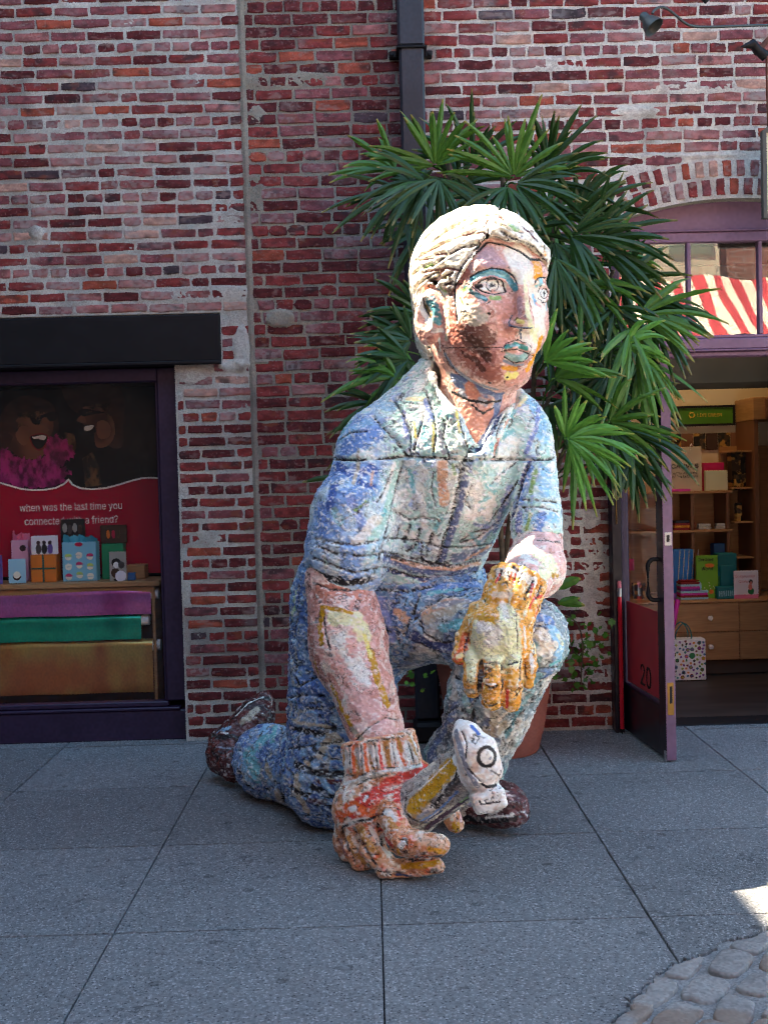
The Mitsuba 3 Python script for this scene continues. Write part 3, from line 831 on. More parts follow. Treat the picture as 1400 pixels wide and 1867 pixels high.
spot(k, 'ribbon', [((b[0] + b[1]) / 2 - .005, b[2]), ((b[0] + b[1]) / 2 + .005, b[2]), ((b[0] + b[1]) / 2 + .005, b[3]), ((b[0] + b[1]) / 2 - .005, b[3])], 7.05, 'ribbon_green')
spot(k, 'ribbon', [(b[0], (b[2] + b[3]) / 2 - .004), (b[1], (b[2] + b[3]) / 2 - .004), (b[1], (b[2] + b[3]) / 2 + .004), (b[0], (b[2] + b[3]) / 2 + .004)], 7.0495, 'ribbon_green')
ob = b
k, b = card('photo_card', 'white photo card of three seated people, lying on the orange gift box', 'card', [(-2.138, 1.216), (-1.972, 1.097)], 7.07, .02, 'card_white', ob[3] + .001)
for i in range(3):
    cx = b[0] + (b[1] - b[0]) * (.28 + .22 * i)
    spot(k, 'figure', disc(cx, b[2] + .035, .032, .55), 7.07, ('photo_dark', 'frame_black', 'purple_card')[i])
    spot(k, 'figure', disc(cx, b[2] + .075, .012), 7.069, 'cup_dark')
k, b = card('cupcake_card', 'light blue card printed with one cupcake', 'card', [(-2.270, 1.078), (-2.162, 0.934)], 7.02, .01, 'card_blue', TZ + .001)
spot(k, 'cup', disc((b[0] + b[1]) / 2, b[2] + .045, .026, 1.0, math.pi, 2 * math.pi), 7.02, 'cup_dark')
spot(k, 'icing', disc((b[0] + b[1]) / 2, b[2] + .052, .022), 7.0195, 'cake_white')
k, b = card('cupcake_bag', 'light blue gift bag covered with cupcakes, teal tissue on top', 'gift bag', [(-1.940, 1.171), (-1.729, 0.926)], 7.05, .10, 'bag_blue', TZ + .001)
tissue(k, b, 7.05, 'tissue_teal', .05, 12)
for i in range(3):
    for j in range(3):
        cx, cz = b[0] + (b[1] - b[0]) * (.18 + .32 * i), b[2] + .028 + j * .062 + .01 * (i == 1)
        c2 = ('cake_pink', 'cake_green', 'cake_white')[(i + 2 * j) % 3]
        spot(k, 'cake_cup', disc(cx, cz, .020, 1, math.pi, 2 * math.pi), 7.05, 'cake_white')
        spot(k, 'cake_top', disc(cx, cz + .003, .019, 1.15, 0, math.pi), 7.0495, c2)
spot(k, 'label', disc((b[0] + b[1]) / 2, b[3] - .014, .013, 1.9), 7.049, 'red_oval')
k, b = card('framed_photo', 'dark framed photo of a group, standing behind the blue bag', 'photo frame', [(-1.980, 1.312), (-1.828, 0.948)], 7.18, .02, 'frame_black', TZ + .001)
for i in range(4):
    spot(k, 'figure', disc(b[0] + (b[1] - b[0]) * (.18 + .21 * i), b[3] - .055 - .01 * (i % 2), .03, .5), 7.18, ('photo_grey', 'photo_dark', 'photo_grey', 'photo_brown')[i])
k, b = card('gift_box', 'plain green gift box under the brown photo frame', 'gift box', [(-1.720, 1.150), (-1.581, 0.930)], 7.16, .08, 'gift_green', TZ + .001)
gb = b
k, b = card('framed_photo', 'brown photo frame standing on the green gift box', 'photo frame', [(-1.726, 1.268), (-1.560, 1.148)], 7.17, .02, 'photo_brown', gb[3] + .001)
for i in range(3):
    spot(k, 'figure', disc(b[0] + (b[1] - b[0]) * (.3 + .2 * i), (b[2] + b[3]) / 2, .028, .4), 7.17, ('gift_orange', 'red_oval', 'hair_gold')[i])
k, b = card('portrait_card', 'black and white card of a couple, right of the blue gift bag', 'card', [(-1.634, 1.109), (-1.528, 0.934)], 6.99, .008, 'photo_grey', TZ + .001)
cx = (b[0] + b[1]) / 2
for (dx, dz, r, m, sx) in ((-.01, .115, .026, 'print_dark', 1.1), (-.01, .10, .020, 'print_white', .9), (.022, .10, .022, 'photo_dark', .9), (.024, .095, .016, 'card_white', .9), (-.016, .05, .03, 'photo_brown', .9), (.016, .03, .034, 'card_white', 1.0), (-.008, .008, .008, 'print_dark', 2.6)):
    spot(k, 'figure', disc(cx + dx, b[2] + dz, r, sx), 6.99 - .0004 * r6.random(), m)
k, b = card('wooden_block', 'plain wooden block at the right end of the cabinet top', 'block', [(-1.559, 1.014), (-1.438, 0.932)], 7.10, .12, 'shop_wood', TZ + .001)
k, b = card('small_card', 'small purple card at the left edge of the window', 'card', [(-2.348, 1.106), (-2.300, 0.940)], 7.0, .01, 'purple_card', TZ + .001)
k, b = card('blue_pouch', 'small blue pouch lying right of the couple card', 'pouch', [(-1.526, 0.974), (-1.479, 0.932)], 7.0, .03, 'blue_cloth', TZ + .001)
paint('painted_glow', (190, 120, 60), rough=.35, metal=.6)
t = thing('picture_rail', 'thin gold edged upright beside the poster, by the window stile', 'post')
obj('post', bx([(-1.310, 1.583)][0][0], [(-1.281, 1.583)][0][0], 7.02, 7.05, .93, 2.15, .003), 'hair_gold', t)
obj('painted_lit_spot', bx([(-1.302, 1.583)][0][0], [(-1.283, 1.583)][0][0], 7.010, 7.018, [(-1.290, 1.983)][0][1], [(-1.287, 2.054)][0][1], .002), 'painted_glow', t)  # orange patch whose colour stands in for a small lit spot

# ---------------------------------------------------------------- the arched entrance
FY = 6.68
t = thing('shopfront', 'mauve painted timber front with glazed transom filling the arched doorway', 'shopfront')
TZ0, TZ1, FZ = 2.205, 2.300, 2.872
obj('fascia', slab_xz(DOOR.buffer(-.002).intersection(sg.box(-9, FZ + .072, 9, 9)), FY + .01, FY + .06), 'mauve_wood', t)
obj('head_rail', join(bx(AX - AHW + .002, AX + AHW - .002, FY, FY + .07, FZ, FZ + .058, .004), bx(AX - AHW + .002, AX + AHW - .002, FY - .012, FY + .07, FZ + .060, FZ + .070, .003)), 'mauve_wood', t)
obj('transom_rail', join(bx(AX - AHW + .002, AX + AHW - .002, FY - .02, FY + .08, TZ0 + .030, TZ1, .006), bx(AX - AHW + .002, AX + AHW - .002, FY - .035, FY + .08, TZ0 + .018, TZ0 + .028, .004), bx(AX - AHW + .002, AX + AHW - .002, FY - .012, FY + .08, TZ0 - .012, TZ0 + .016, .006)), 'mauve_wood', t)
obj('sill_rail', bx(AX - AHW + .002, AX + AHW - .002, FY - .004, FY + .07, TZ1 + .002, TZ1 + .020, .004), 'mauve_wood', t)
for s in (-1, 1):
    x = AX + s * (AHW - .036)
    obj('jamb', bx(x - .034, x + .034, FY + .003, FY + .068, 0, FZ - .002, .005), 'purple_wood' if s < 0 else 'mauve_wood', t)
m1, m2 = (1.919, 6.680, 2.488)[0], (2.343, 6.680, 2.478)[0]
for x in (m1, m2, m2 + (m2 - m1)):
    obj('mullion', bx(x - .0115, x + .0115, FY - .002, FY + .05, TZ1 + .022, FZ - .002, .004), 'mauve_wood', t)
rp = np.random.default_rng(9)
for x0, x1 in ((AX - AHW + .07, m1 - .012), (m1 + .012, m2 - .012), (m2 + .012, 2 * m2 - m1 - .012)):
    X, Zg = np.meshgrid(np.linspace(x0, x1, 24), np.linspace(TZ1 + .022, FZ - .002, 32))
    Yg = FY + .022 + .0005 * (meshkit.noise(np.stack([X * 6 + x0 * 9, Zg * 5, X * 0], -1)) - .5)
    gi = np.arange(X.size).reshape(X.shape)
    obj('transom_pane', (np.c_[X.ravel(), Yg.ravel(), Zg.ravel()], np.stack([gi[:-1, :-1], gi[:-1, 1:], gi[1:, 1:], gi[1:, :-1]], -1).reshape(-1, 4)), 'mirror_glass', t, smooth=True)
obj('threshold', bx(AX - AHW, AX + AHW, FY - .06, FY + .16, -.02, .006, .004), 'black_steel', t)

# the door leaf, standing open towards the street
hx, hy, ex, ey = 1.470, 6.655, 1.533, 5.805
dl = math.hypot(ex - hx, ey - hy)
dd = np.array([(ex - hx) / dl, (ey - hy) / dl])
DH = 2.165


def leaf(x0, x1, t0, t1, z0, z1, b=.004):
    """A box on the leaf: x along the leaf from the hinge, t through it (0 = the side that shows its edge to the right)."""
    m = bx(x0, x1, t0, t1, z0, z1, b)
    v = m.vertices
    side = np.array([-dd[1], dd[0]])
    m.vertices = np.c_[hx + v[:, 0] * dd[0] + v[:, 1] * side[0], hy + v[:, 0] * dd[1] + v[:, 1] * side[1], v[:, 2]]
    return m


t = thing('glazed_door', 'open glazed shop door with black inner faces and mauve edge, numbered 20', 'door')
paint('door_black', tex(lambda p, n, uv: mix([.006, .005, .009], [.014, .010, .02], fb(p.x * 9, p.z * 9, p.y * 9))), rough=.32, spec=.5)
obj('lock_stile', leaf(dl - .115, dl - .0025, -.024, .024, .012, DH), 'door_black', t)
obj('hinge_stile', leaf(0, .105, -.024, .024, .012, DH), 'purple_wood', t)
obj('bottom_rail', leaf(.107, dl - .117, -.022, .022, .012, .28), 'door_black', t)
obj('top_rail', leaf(.107, dl - .117, -.022, .022, DH - .11, DH), 'door_black', t)
obj('bead', join(leaf(.107, dl - .117, -.026, -.010, .282, .296), leaf(.107, .119, -.026, -.010, .298, DH - .112)), 'purple_wood', t)
obj('edge', leaf(dl - .002, dl + .0015, -.026, .026, .012, DH, .001), 'mauve_wood', t)
pane = trimesh.Trimesh(*[np.array(x) for x in ([(.12, 0, .29), (dl - .117, 0, .29), (dl - .117, 0, DH - .11), (.12, 0, DH - .11)], [[0, 1, 2], [0, 2, 3]])], process=False)
v = pane.vertices.copy()
pane.vertices = np.c_[hx + v[:, 0] * dd[0], hy + v[:, 0] * dd[1], v[:, 2]]
obj('pane', pane, 'glass', t)
paint('decal_red', tex(lambda p, n, uv: mix([.40, .025, .04], [.50, .05, .06], fb(p.y * 5, p.z * 5, 1.0))), rough=.4)
dz = [(1.456, 0.762), (1.604, 0.661)]
obj('red_film', leaf(.121, dl - .118, -.004, -.0015, .299, .77), 'decal_red', t)
paint('figure_black', (16, 12, 14), rough=.5)
n20 = meshkit.text_mesh('20', .118, .002)
v = n20.vertices.copy()
v[:, 0] -= v[:, 0].min()
sd = np.array([-dd[1], dd[0]])
n20.vertices = np.c_[hx + (.37 + v[:, 0]) * dd[0] + (-.0045 - v[:, 2]) * sd[0], hy + (.37 + v[:, 0]) * dd[1] + (-.0045 - v[:, 2]) * sd[1], .325 + v[:, 1]]
obj('house_number', n20, 'figure_black', t)
paint('brass_old', (150, 116, 60), rough=.35, metal=.8)
paint('steel_plate', (176, 176, 178), rough=.35, metal=.8)
ezl = lambda py: 1.53 + (870 - py) / 2050 * 5.80
obj('lock_plate', leaf(dl + .001, dl + .0035, -.018, .020, 1.135, 1.205, .001), 'steel_plate', t, label='small steel lock plate with a dark keyhole on the door edge')
obj('keyhole', leaf(dl + .003, dl + .005, -.008, .008, 1.155, 1.19, .001), 'figure_black', t)
obj('bolt_plate', leaf(dl + .001, dl + .0035, -.018, .016, .25, .42, .001), 'brass_old', t, label='long worn brass bolt plate low on the door edge')
obj('bolt_slot', leaf(dl + .003, dl + .005, -.006, .008, .31, .40, .001), 'figure_black', t)
hz0, hz1, hr = .845, 1.06, .035
arc_ = [(-.085 + hr - hr * math.sin(a), hz1 - hr + hr * math.cos(a)) for a in np.linspace(0, math.pi / 2, 7)]
hp = [(-.026, hz1)] + arc_ + [(b, hz0 + hz1 - c) for b, c in arc_[::-1]] + [(-.026, hz0)]
hw = np.array([(hx + (dl - .075) * dd[0] + b * sd[0], hy + (dl - .075) * dd[1] + b * sd[1], c) for b, c in hp])
obj('pull_handle', tube(hw, .0115, 10), 'black_steel', t, smooth=50)
for z in (.25, 1.1, 1.95):
    obj('hinge', leaf(-.012, .004, -.034, -.020, z - .05, z + .05, .002), 'black_steel', t)
obj('door_stop', leaf(dl - .03, dl - .004, -.032, -.025, .0, .06, .002), 'steel_plate', t)
# black block standing in for the dark reveal, and a giant toy pencil
t = thing('dark_reveal_block', 'tall black block standing in for the dark reveal between brick pier and open door', 'post')
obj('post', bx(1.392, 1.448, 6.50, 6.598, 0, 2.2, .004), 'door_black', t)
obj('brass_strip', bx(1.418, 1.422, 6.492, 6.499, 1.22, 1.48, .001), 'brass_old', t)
t = thing('giant_pencil', 'giant red pencil with pink eraser standing upright against the black block', 'pencil')
paint('pencil_red', (200, 30, 48), rough=.35)
paint('eraser_pink', (206, 110, 120), rough=.7)
px_ = 1.424
obj('shaft', tube([(px_, 6.475, .03), (px_, 6.475, .80)], .0125, 6), 'pencil_red', t)
obj('ferrule', tube([(px_, 6.475, .802), (px_, 6.475, .85)], .0135, 12), 'steel_plate', t, smooth=40)
obj('eraser', tube([(px_, 6.475, .852), (px_, 6.475, .885), (px_, 6.475, .892)], [.0122, .0122, .008], 12), 'eraser_pink', t, smooth=40)
obj('tip', tube([(px_, 6.475, .0), (px_, 6.475, .03)], [.002, .0125], 6), 'figure_black', t)


# ---------------------------------------------------------------- goods in the shop (seen through the doorway)
for nm, c, r in (('sign_green', (70, 120, 30), .4), ('sign_gold', (206, 170, 60), .5), ('canvas', (200, 186, 166), .8), ('ink', (44, 38, 36), .6), ('box_pink', (196, 24, 104), .5), ('box_cream', (206, 206, 176), .6), ('book_red', (126, 16, 24), .5), ('book_yellow', (206, 140, 40), .5), ('book_navy', (24, 26, 52), .5),
                 ('box_teal', (16, 110, 116), .5), ('box_blue', (36, 120, 200), .5), ('book_green', (110, 170, 40), .5), ('book_orange', (220, 120, 40), .5), ('book_white', (226, 216, 220), .5), ('knob_white', (226, 222, 214), .35), ('bag_white', (222, 222, 222), .5), ('lime', (140, 160, 40), .5), ('violet', (120, 60, 150), .5), ('magenta_foil', (200, 40, 160), .3), ('flesh', (206, 120, 110), .6), ('leafgreen', (40, 120, 70), .6), ('tin', (176, 176, 172), .4)):
    paint(nm, c, rough=r)
paint('paper_floral', tex(lambda p, n, uv: mix(mix([.05, .03, .015], [.40, .22, .05], sst(.45, .6, fb(p.x * 30, p.z * 30, 1.0, 3))), [.012, .01, .008], sst(.55, .62, nz(p.x * 40 + 7, p.z * 40, 2.0)))), rough=.7)
# cabinet with drawers
CY = 8.25
t = thing('drawer_cabinet', 'long wooden cabinet with white knobbed drawers below the shop shelves', 'cabinet')
obj('plinth', bx(1.0, 3.9, CY + .05, 8.85, 0, .105, .004), 'room_dark', t)
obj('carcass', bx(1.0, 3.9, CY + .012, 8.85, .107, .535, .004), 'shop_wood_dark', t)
obj('top', bx(1.0, 3.9, CY - .012, 8.85, .537, .552, .003), 'shop_wood', t)
xs = [1.02, 1.28, (2.698, 8.250, 0.324)[0], 3.30, 3.88]
for i in range(len(xs) - 1):
    for z0, z1 in ((.111, .318), (.322, .533)):
        d = obj('drawer', bx(xs[i] + .003, xs[i + 1] - .003, CY, CY + .014, z0, z1, .003), 'shop_wood', t)
        kx = (2.476, 8.250, 0.404)[0] if i == 1 else (xs[i] + xs[i + 1]) / 2
        obj('knob', tube([(kx, CY - .001, (z0 + z1) / 2), (kx, CY - .012, (z0 + z1) / 2), (kx, CY - .02, (z0 + z1) / 2), (kx, CY - .034, (z0 + z1) / 2), (kx, CY - .038, (z0 + z1) / 2)], [.008, .008, .018, .018, .008], 14), 'knob_white', d, smooth=50)
# shelves
SY = 8.56
t = thing('shelf_unit', 'wooden shelf unit with square compartments on the shop back wall', 'shelves')
zs = [(2.405, 1.357), (2.400, 1.060), (2.394, 0.754)]
x1, x2, x3 = [(2.454, 1.221), (2.727, 1.214), (2.768, 1.213)]
for i, (x, z) in enumerate(zs[:2]):
    obj('shelf', bx(1.0, x3[0], SY, 8.88, z - .018, z, .002), 'shop_wood', t)
obj('back', bx(1.0, x3[0], 8.882, 8.897, .56, zs[0][1] - .02, .002), 'shop_wood', t)
for x in (x1[0], x2[0], 1.3):
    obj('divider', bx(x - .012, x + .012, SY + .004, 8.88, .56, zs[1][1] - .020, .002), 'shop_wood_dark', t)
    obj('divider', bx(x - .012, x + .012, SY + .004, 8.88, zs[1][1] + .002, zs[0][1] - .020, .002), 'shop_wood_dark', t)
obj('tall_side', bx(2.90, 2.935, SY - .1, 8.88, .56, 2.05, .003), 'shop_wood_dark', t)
t = thing('wall_cupboard', 'orange wooden wall cupboard at the right edge of the doorway view', 'cupboard')
b = [(2.894, 2.058), (2.980, 1.888)]
obj('carcass', bx(b[0][0], 3.4, 8.45, 8.88, b[1][1], b[0][1], .004), 'shop_wood', t)
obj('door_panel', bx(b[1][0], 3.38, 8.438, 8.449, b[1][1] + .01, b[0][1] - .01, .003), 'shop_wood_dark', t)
t = thing('bookcase', 'wooden bookcase in shadow at the right side of the shop', 'bookcase')
bx0 = [(2.760, 1.658)][0][0]
obj('back', bx(bx0, 3.4, 8.86, 8.88, .56, 1.70, .003), 'shop_wood', t)
for z in (.85, 1.12, 1.38, 1.66):
    obj('shelf', bx(bx0, 2.895, 8.50, 8.855, z - .012, z, .002), 'shop_wood', t)
rg = np.random.default_rng(31)
pal = ['book_navy', 'photo_brown', 'book_red', 'canvas', 'paper_floral', 'leafgreen', 'box_cream']
for z in (.85, 1.12, 1.38):
    x = bx0 + .02
    while x < 2.85:
        w = rg.uniform(.04, .11)
        if x + w > 2.88:
            break
        m_ = pal[rg.integers(len(pal))]
        kk = thing('packet', 'dim %s packet, number %d from the left, on the %s shelf of the shadowed bookcase' % (m_.split('_')[-1], int((x - bx0) / .06) + 1, {.85: 'lowest', 1.12: 'middle', 1.38: 'upper'}[z]), 'packet', 'packets on the shadowed bookcase')
        obj('body', bx(x, x + w, 8.53, 8.53 + .05, z + .001, z + rg.uniform(.09, .20), .003), m_, kk)
        x += w + .012
# frieze of patterned paper and the green sign
t = thing('paper_frieze', 'row of dark floral paper sheets pinned along the cream wall', 'paper')
fz = [(2.372, 1.809), (3.052, 1.676)]
n = 7
for i in range(n):
    xa = fz[0][0] + (fz[1][0] - fz[0][0]) * i / n
    obj('sheet', bx(xa + .003, xa + (fz[1][0] - fz[0][0]) / n - .003, 8.886 - .002 * (i % 2), 8.897, fz[1][1], fz[0][1], .001), ('paper_floral', 'shop_wood_dark', 'paper_floral', 'photo_brown')[i % 4], t)
t = thing('green_sign', 'framed green sign with gold recycling emblem and lettering on the cream wall', 'sign')
b = [(2.432, 2.027), (2.893, 1.867)]
(xa, zb), (xb, za) = b
obj('frame', slab_xz(sg.box(xa, za, xb, zb).difference(sg.box(xa + .016, za + .016, xb - .016, zb - .016)), 8.86, 8.895), 'figure_black', t)
obj('board', bx(xa + .012, xb - .012, 8.875, 8.89, za + .012, zb - .012, .002), 'sign_green', t)
cx, cz = [(2.551, 1.955)][0]
em = []
for q in range(3):
    a0 = math.radians(90 + 120 * q)
    arrow = sg.LineString([(cx + .020 * math.cos(a0 + s), cz + .020 * math.sin(a0 + s)) for s in np.linspace(-.78, .42, 7)]).buffer(.0042, cap_style=2)
    e = (cx + .020 * math.cos(a0 + .42), cz + .020 * math.sin(a0 + .42))
    tn = np.array([-math.sin(a0 + .42), math.cos(a0 + .42)])
    rd = np.array([math.cos(a0 + .42), math.sin(a0 + .42)])
    head = sg.Polygon([np.array(e) + rd * .010, np.array(e) - rd * .010, np.array(e) + tn * .013])
    em.append(slab_xz(arrow.union(head), 8.870, 8.876))
obj('emblem', join(*em), 'sign_gold', t)
tx, tz_ = [(2.597, 1.940)][0]
obj('lettering', writing('LIVE GREEN', .026, tx, 8.874, tz_, .95, center=False), 'sign_gold', t)
# top shelf: canvas tote, boxes
k, b = card('canvas_bag', 'canvas tote bag printed CANVAS on the top shelf', 'bag', [(2.301, 1.700), (2.549, 1.369)], 8.62, .05, 'canvas', zs[0][1] + .001)
cw = [(2.418, 1.545)][0][0]
obj('print', join(writing('CANVAS', .030, cw, 8.618, [(2.416, 1.537)][0][1], 1.25, bold=True), writing('is the', .012, cw, 8.618, [(2.416, 1.517)][0][1], 1.1), writing('BRIGHTPLASTIC', .016, cw, 8.618, [(2.415, 1.489)][0][1], 1.1), writing('OF THE EAST YEAR', .016, cw, 8.618, [(2.415, 1.464)][0][1], 1.0)), 'ink', k)
for fx in (.12, .66):
    x = b[0] + (b[1] - b[0]) * fx
    obj('hook', tube(spline([(x, 8.61, b[3] - .02), (x - .006, 8.60, b[3] + .004), (x + .002, 8.61, b[3] + .022), (x + .012, 8.62, b[3] + .008)], 12), .0025, 6), 'knob_white', k)
k, b = card('gift_box', 'flat pink box on the top shelf behind the cream box', 'gift box', [(2.585, 1.574), (2.747, 1.364)], 8.70, .1, 'box_pink', zs[0][1] + .001)
k, b = card('gift_box', 'tilted cream box on the top shelf in front of the pink box', 'gift box', [(2.571, 1.513), (2.741, 1.387)], 8.60, .05, 'box_cream', zs[0][1] + .001)
k, b = card('gift_box', 'patterned dark box on the top shelf beside the cream box', 'gift box', [(2.789, 1.656), (2.968, 1.386)], 8.66, .1, 'paper_floral', zs[0][1] + .001)
k, b = card('gift_box', 'small magenta box lying at the foot of the canvas bag', 'gift box', [(2.286, 1.378), (2.448, 1.357)], 8.585, .03, 'magenta_foil', zs[0][1] + .001)
# middle shelf
z1_ = zs[1][1] + .001
for i, (m, lab) in enumerate((('book_red', 'red book at the bottom of the pile on the middle shelf'), ('book_yellow', 'yellow book in the middle of the pile on the middle shelf'), ('book_red', 'second red book, above the yellow one on the middle shelf'), ('book_navy', 'navy book on top of the pile on the middle shelf'))):
    xx = [(2.322, 1.133), (2.480, 1.129)]
    k = thing('book', lab, 'book')
    obj('cover', bx(xx[0][0] + .004 * i, xx[1][0] - .004 * (i % 2), 8.60, 8.72, z1_ + .0185 * i, z1_ + .0185 * (i + 1) - .0008, .002), m, k)
for i, c in enumerate((863, 1015)):
    for j in range(2):
        xc = ([(2.560, 1.127)], [(2.697, 1.123)])[i][0][0]
        xx = [(xc - .050 + .005 * j, 0), (xc + .050 - .004 * j, 0)]
        k = thing('small_tin', 'pale %s tin of the %s stack on the middle shelf' % (('lower', 'upper')[j], ('left', 'right')[i]), 'tin')
        obj('body', bx(xx[0][0], xx[1][0], 8.60 + .004 * j, 8.66, z1_ + .0225 * j, z1_ + .0225 * (j + 1) - .001, .004), 'tin', k)
# on the cabinet
cz_ = .553
def goods(name, lab, cat, rect, y, dep, m):
    return card(name, lab, cat, rect, y, dep, m, cz_)
k, b = goods('gift_box', 'blue striped gift box on the cabinet, upper left', 'gift box', [(2.290, 0.916), (2.443, 0.785)], 8.52, .12, 'box_blue')
for i in range(5):
    spot(k, 'stripe', [(b[0] + .02 + .035 * i, b[2]), (b[0] + .026 + .035 * i, b[2]), (b[0] + .055 + .035 * i, b[3]), (b[0] + .049 + .035 * i, b[3])], 8.52, 'tin')
k, b = goods('picture_book', 'green picture book with lettered cover standing on the cabinet', 'book', [(2.427, 0.876), (2.592, 0.664)], 8.40, .015, 'book_green')
cx = (b[0] + b[1]) / 2
obj('print', join(writing('The Good', .020, cx - .01, 8.398, b[3] - .04, .9, bold=True), writing('World', .022, cx, 8.398, b[3] - .11, 1.0, bold=True)), 'ink', k)
spot(k, 'flower', disc(cx + .02, b[3] - .075, .016, 2.2), 8.3995, 'book_orange')
spot(k, 'flower', disc(cx + .03, b[2] + .05, .018), 8.3995, 'book_orange')
spot(k, 'sky_patch', disc(b[0] + .022, b[2] + .09, .04, .45), 8.3995, 'card_blue')
for i in range(8):
    spot(k, 'dot', disc(b[0] + .03 + .11 * rg.random(), b[2] + .06 + .06 * rg.random(), .004), 8.399, 'box_cream')
k, b = goods('gift_box', 'teal gift box, tallest one right of the green picture book', 'gift box', [(2.612, 0.882), (2.755, 0.656)], 8.46, .12, 'box_teal')
k, b = goods('gift_box', 'second teal gift box, lower one in front of the tall teal box', 'gift box', [(2.620, 0.796), (2.720, 0.649)], 8.43, .025, 'box_teal')
k, b = goods('gift_box', 'blue box at the back behind the teal gift boxes', 'gift box', [(2.633, 0.948), (2.742, 0.801)], 8.62, .1, 'blue_cloth')
k, b = goods('gift_box', 'small teal box printed with white letters beside the white card', 'gift box', [(2.565, 0.644), (2.718, 0.533)], 8.33, .06, 'box_teal')
for i in range(9):
    spot(k, 'stripe', [(b[0] + .012 + .0165 * i, b[2] + .02), (b[0] + .018 + .0165 * i, b[2] + .02), (b[0] + .018 + .0165 * i, b[3] - .03), (b[0] + .012 + .0165 * i, b[3] - .03)], 8.33, 'card_blue')
k, b = goods('greeting_card', 'white greeting card with a drawn woman and pink script', 'card', [(2.685, 0.762), (2.868, 0.542)], 8.32, .006, 'book_white')
cx = (b[0] + b[1]) / 2
obj('print', join(writing('Gorgeously', .020, cx - .01, 8.319, b[3] - .05, 1.0), writing('Green', .020, cx - .02, 8.319, b[3] - .09, 1.0)), 'flesh', k)
for dx, dz, r, m, sx in ((.035, .125, .016, 'hair_gold', .9), (.035, .115, .012, 'flesh', .8), (.03, .085, .022, 'flesh', .7), (.035, .055, .026, 'leafgreen', .9)):
    spot(k, 'drawing', disc(cx + dx, b[2] + dz, r, sx), 8.3195 - .0003 * rg.random(), m)
spot(k, 'band', [(b[0], b[2]), (b[1], b[2]), (b[1], b[2] + .03), (b[0], b[2] + .03)], 8.32, 'tissue_pink')
for i, m in enumerate(('card_blue', 'book_red', 'magenta_foil', 'card_blue', 'violet', 'magenta_foil', 'card_blue', 'book_red')):
    xx = [(2.291, 0.606), (2.494, 0.601)] if i < 4 else [(2.291, 0.606), (2.434, 0.602)]
    k = thing('notebook', '%s notebook, %s in the pile on the drawer cabinet' % (('light blue', 'red', 'magenta', 'light blue', 'violet', 'magenta', 'light blue', 'red')[i], ('lowest', 'second from below', 'third from below', 'fourth from below', 'fourth from above', 'third from above', 'second from above', 'topmost')[i]), 'notebook', 'notebooks piled on the cabinet')
    obj('cover', bx(xx[0][0] + .004 * rg.random(), xx[1][0] + .006 * rg.random(), 8.34, 8.46, cz_ + .0165 * i, cz_ + .0165 * (i + 1) - .0008, .002), m, k)
k, b = card('gift_box', 'dark red box lying on the notebook pile', 'gift box', [(2.305, 0.694), (2.444, 0.655)], 8.38, .08, 'book_red', cz_ + .134)
k, b = card('lime_box', 'lime yellow box behind the notebooks under the picture book', 'box', [(2.414, 0.659), (2.623, 0.593)], 8.47, .03, 'lime', cz_)
k = thing('paper_tube', 'shiny magenta paper tube leaning at the door edge', 'tube')
pt = [(2.190, 0.590), (2.155, 0.461)]
obj('tube', tube([(pt[0][0], 8.05, pt[0][1]), (pt[1][0], 8.02, pt[1][1]), (pt[1][0] - .12, 7.98, .002)], .018, 14), 'magenta_foil', k, smooth=50)
# polka dot bag standing on the floor before the cabinet
k = thing('polka_dot_bag', 'white gift bag with coloured dots and teal handles before the cabinet', 'gift bag')
bb = [(2.139, 0.299), (2.389, 0.028)]
bx_0, bx_1, bz0, bz1 = bb[0][0], bb[1][0], .10, bb[0][1]
GY = 8.06
obj('body', bx(bx_0, bx_1, GY, GY + .12, .002, bz1, .004), 'bag_white', k)
dcol = ['lime', 'book_orange', 'box_teal', 'violet', 'leafgreen', 'book_red', 'blue_cloth', 'hair_gold']
rd = np.random.default_rng(3)
placed = []
for tr in range(900):
    r = rd.choice([.008, .014, .022], p=[.4, .35, .25])
    x, z = rd.uniform(bx_0 + r, bx_1 - r), rd.uniform(.01 + r, bz1 - r - .004)
    if all((x - a) ** 2 + (z - b_) ** 2 > (r + c + .004) ** 2 for a, b_, c in placed):
        placed.append((x, z, r))
        spot(k, 'dot', disc(x, z, r), GY, dcol[rd.integers(8)])
        if r > .012:
            spot(k, 'dot_centre', disc(x, z, r * .55), GY - .0006, dcol[rd.integers(8)])
for s in (0, .09):
    mx = (bx_0 + bx_1) / 2 - .03
    obj('handle', tube(spline([(mx - .05, GY + .015 + s, bz1 - .01), (mx - .045, GY + .01 + s, bz1 + .07), (mx, GY + s, bz1 + .115), (mx + .045, GY + .01 + s, bz1 + .07), (mx + .05, GY + .015 + s, bz1 - .01)], 24), .004, 8), 'box_teal', k, smooth=50)
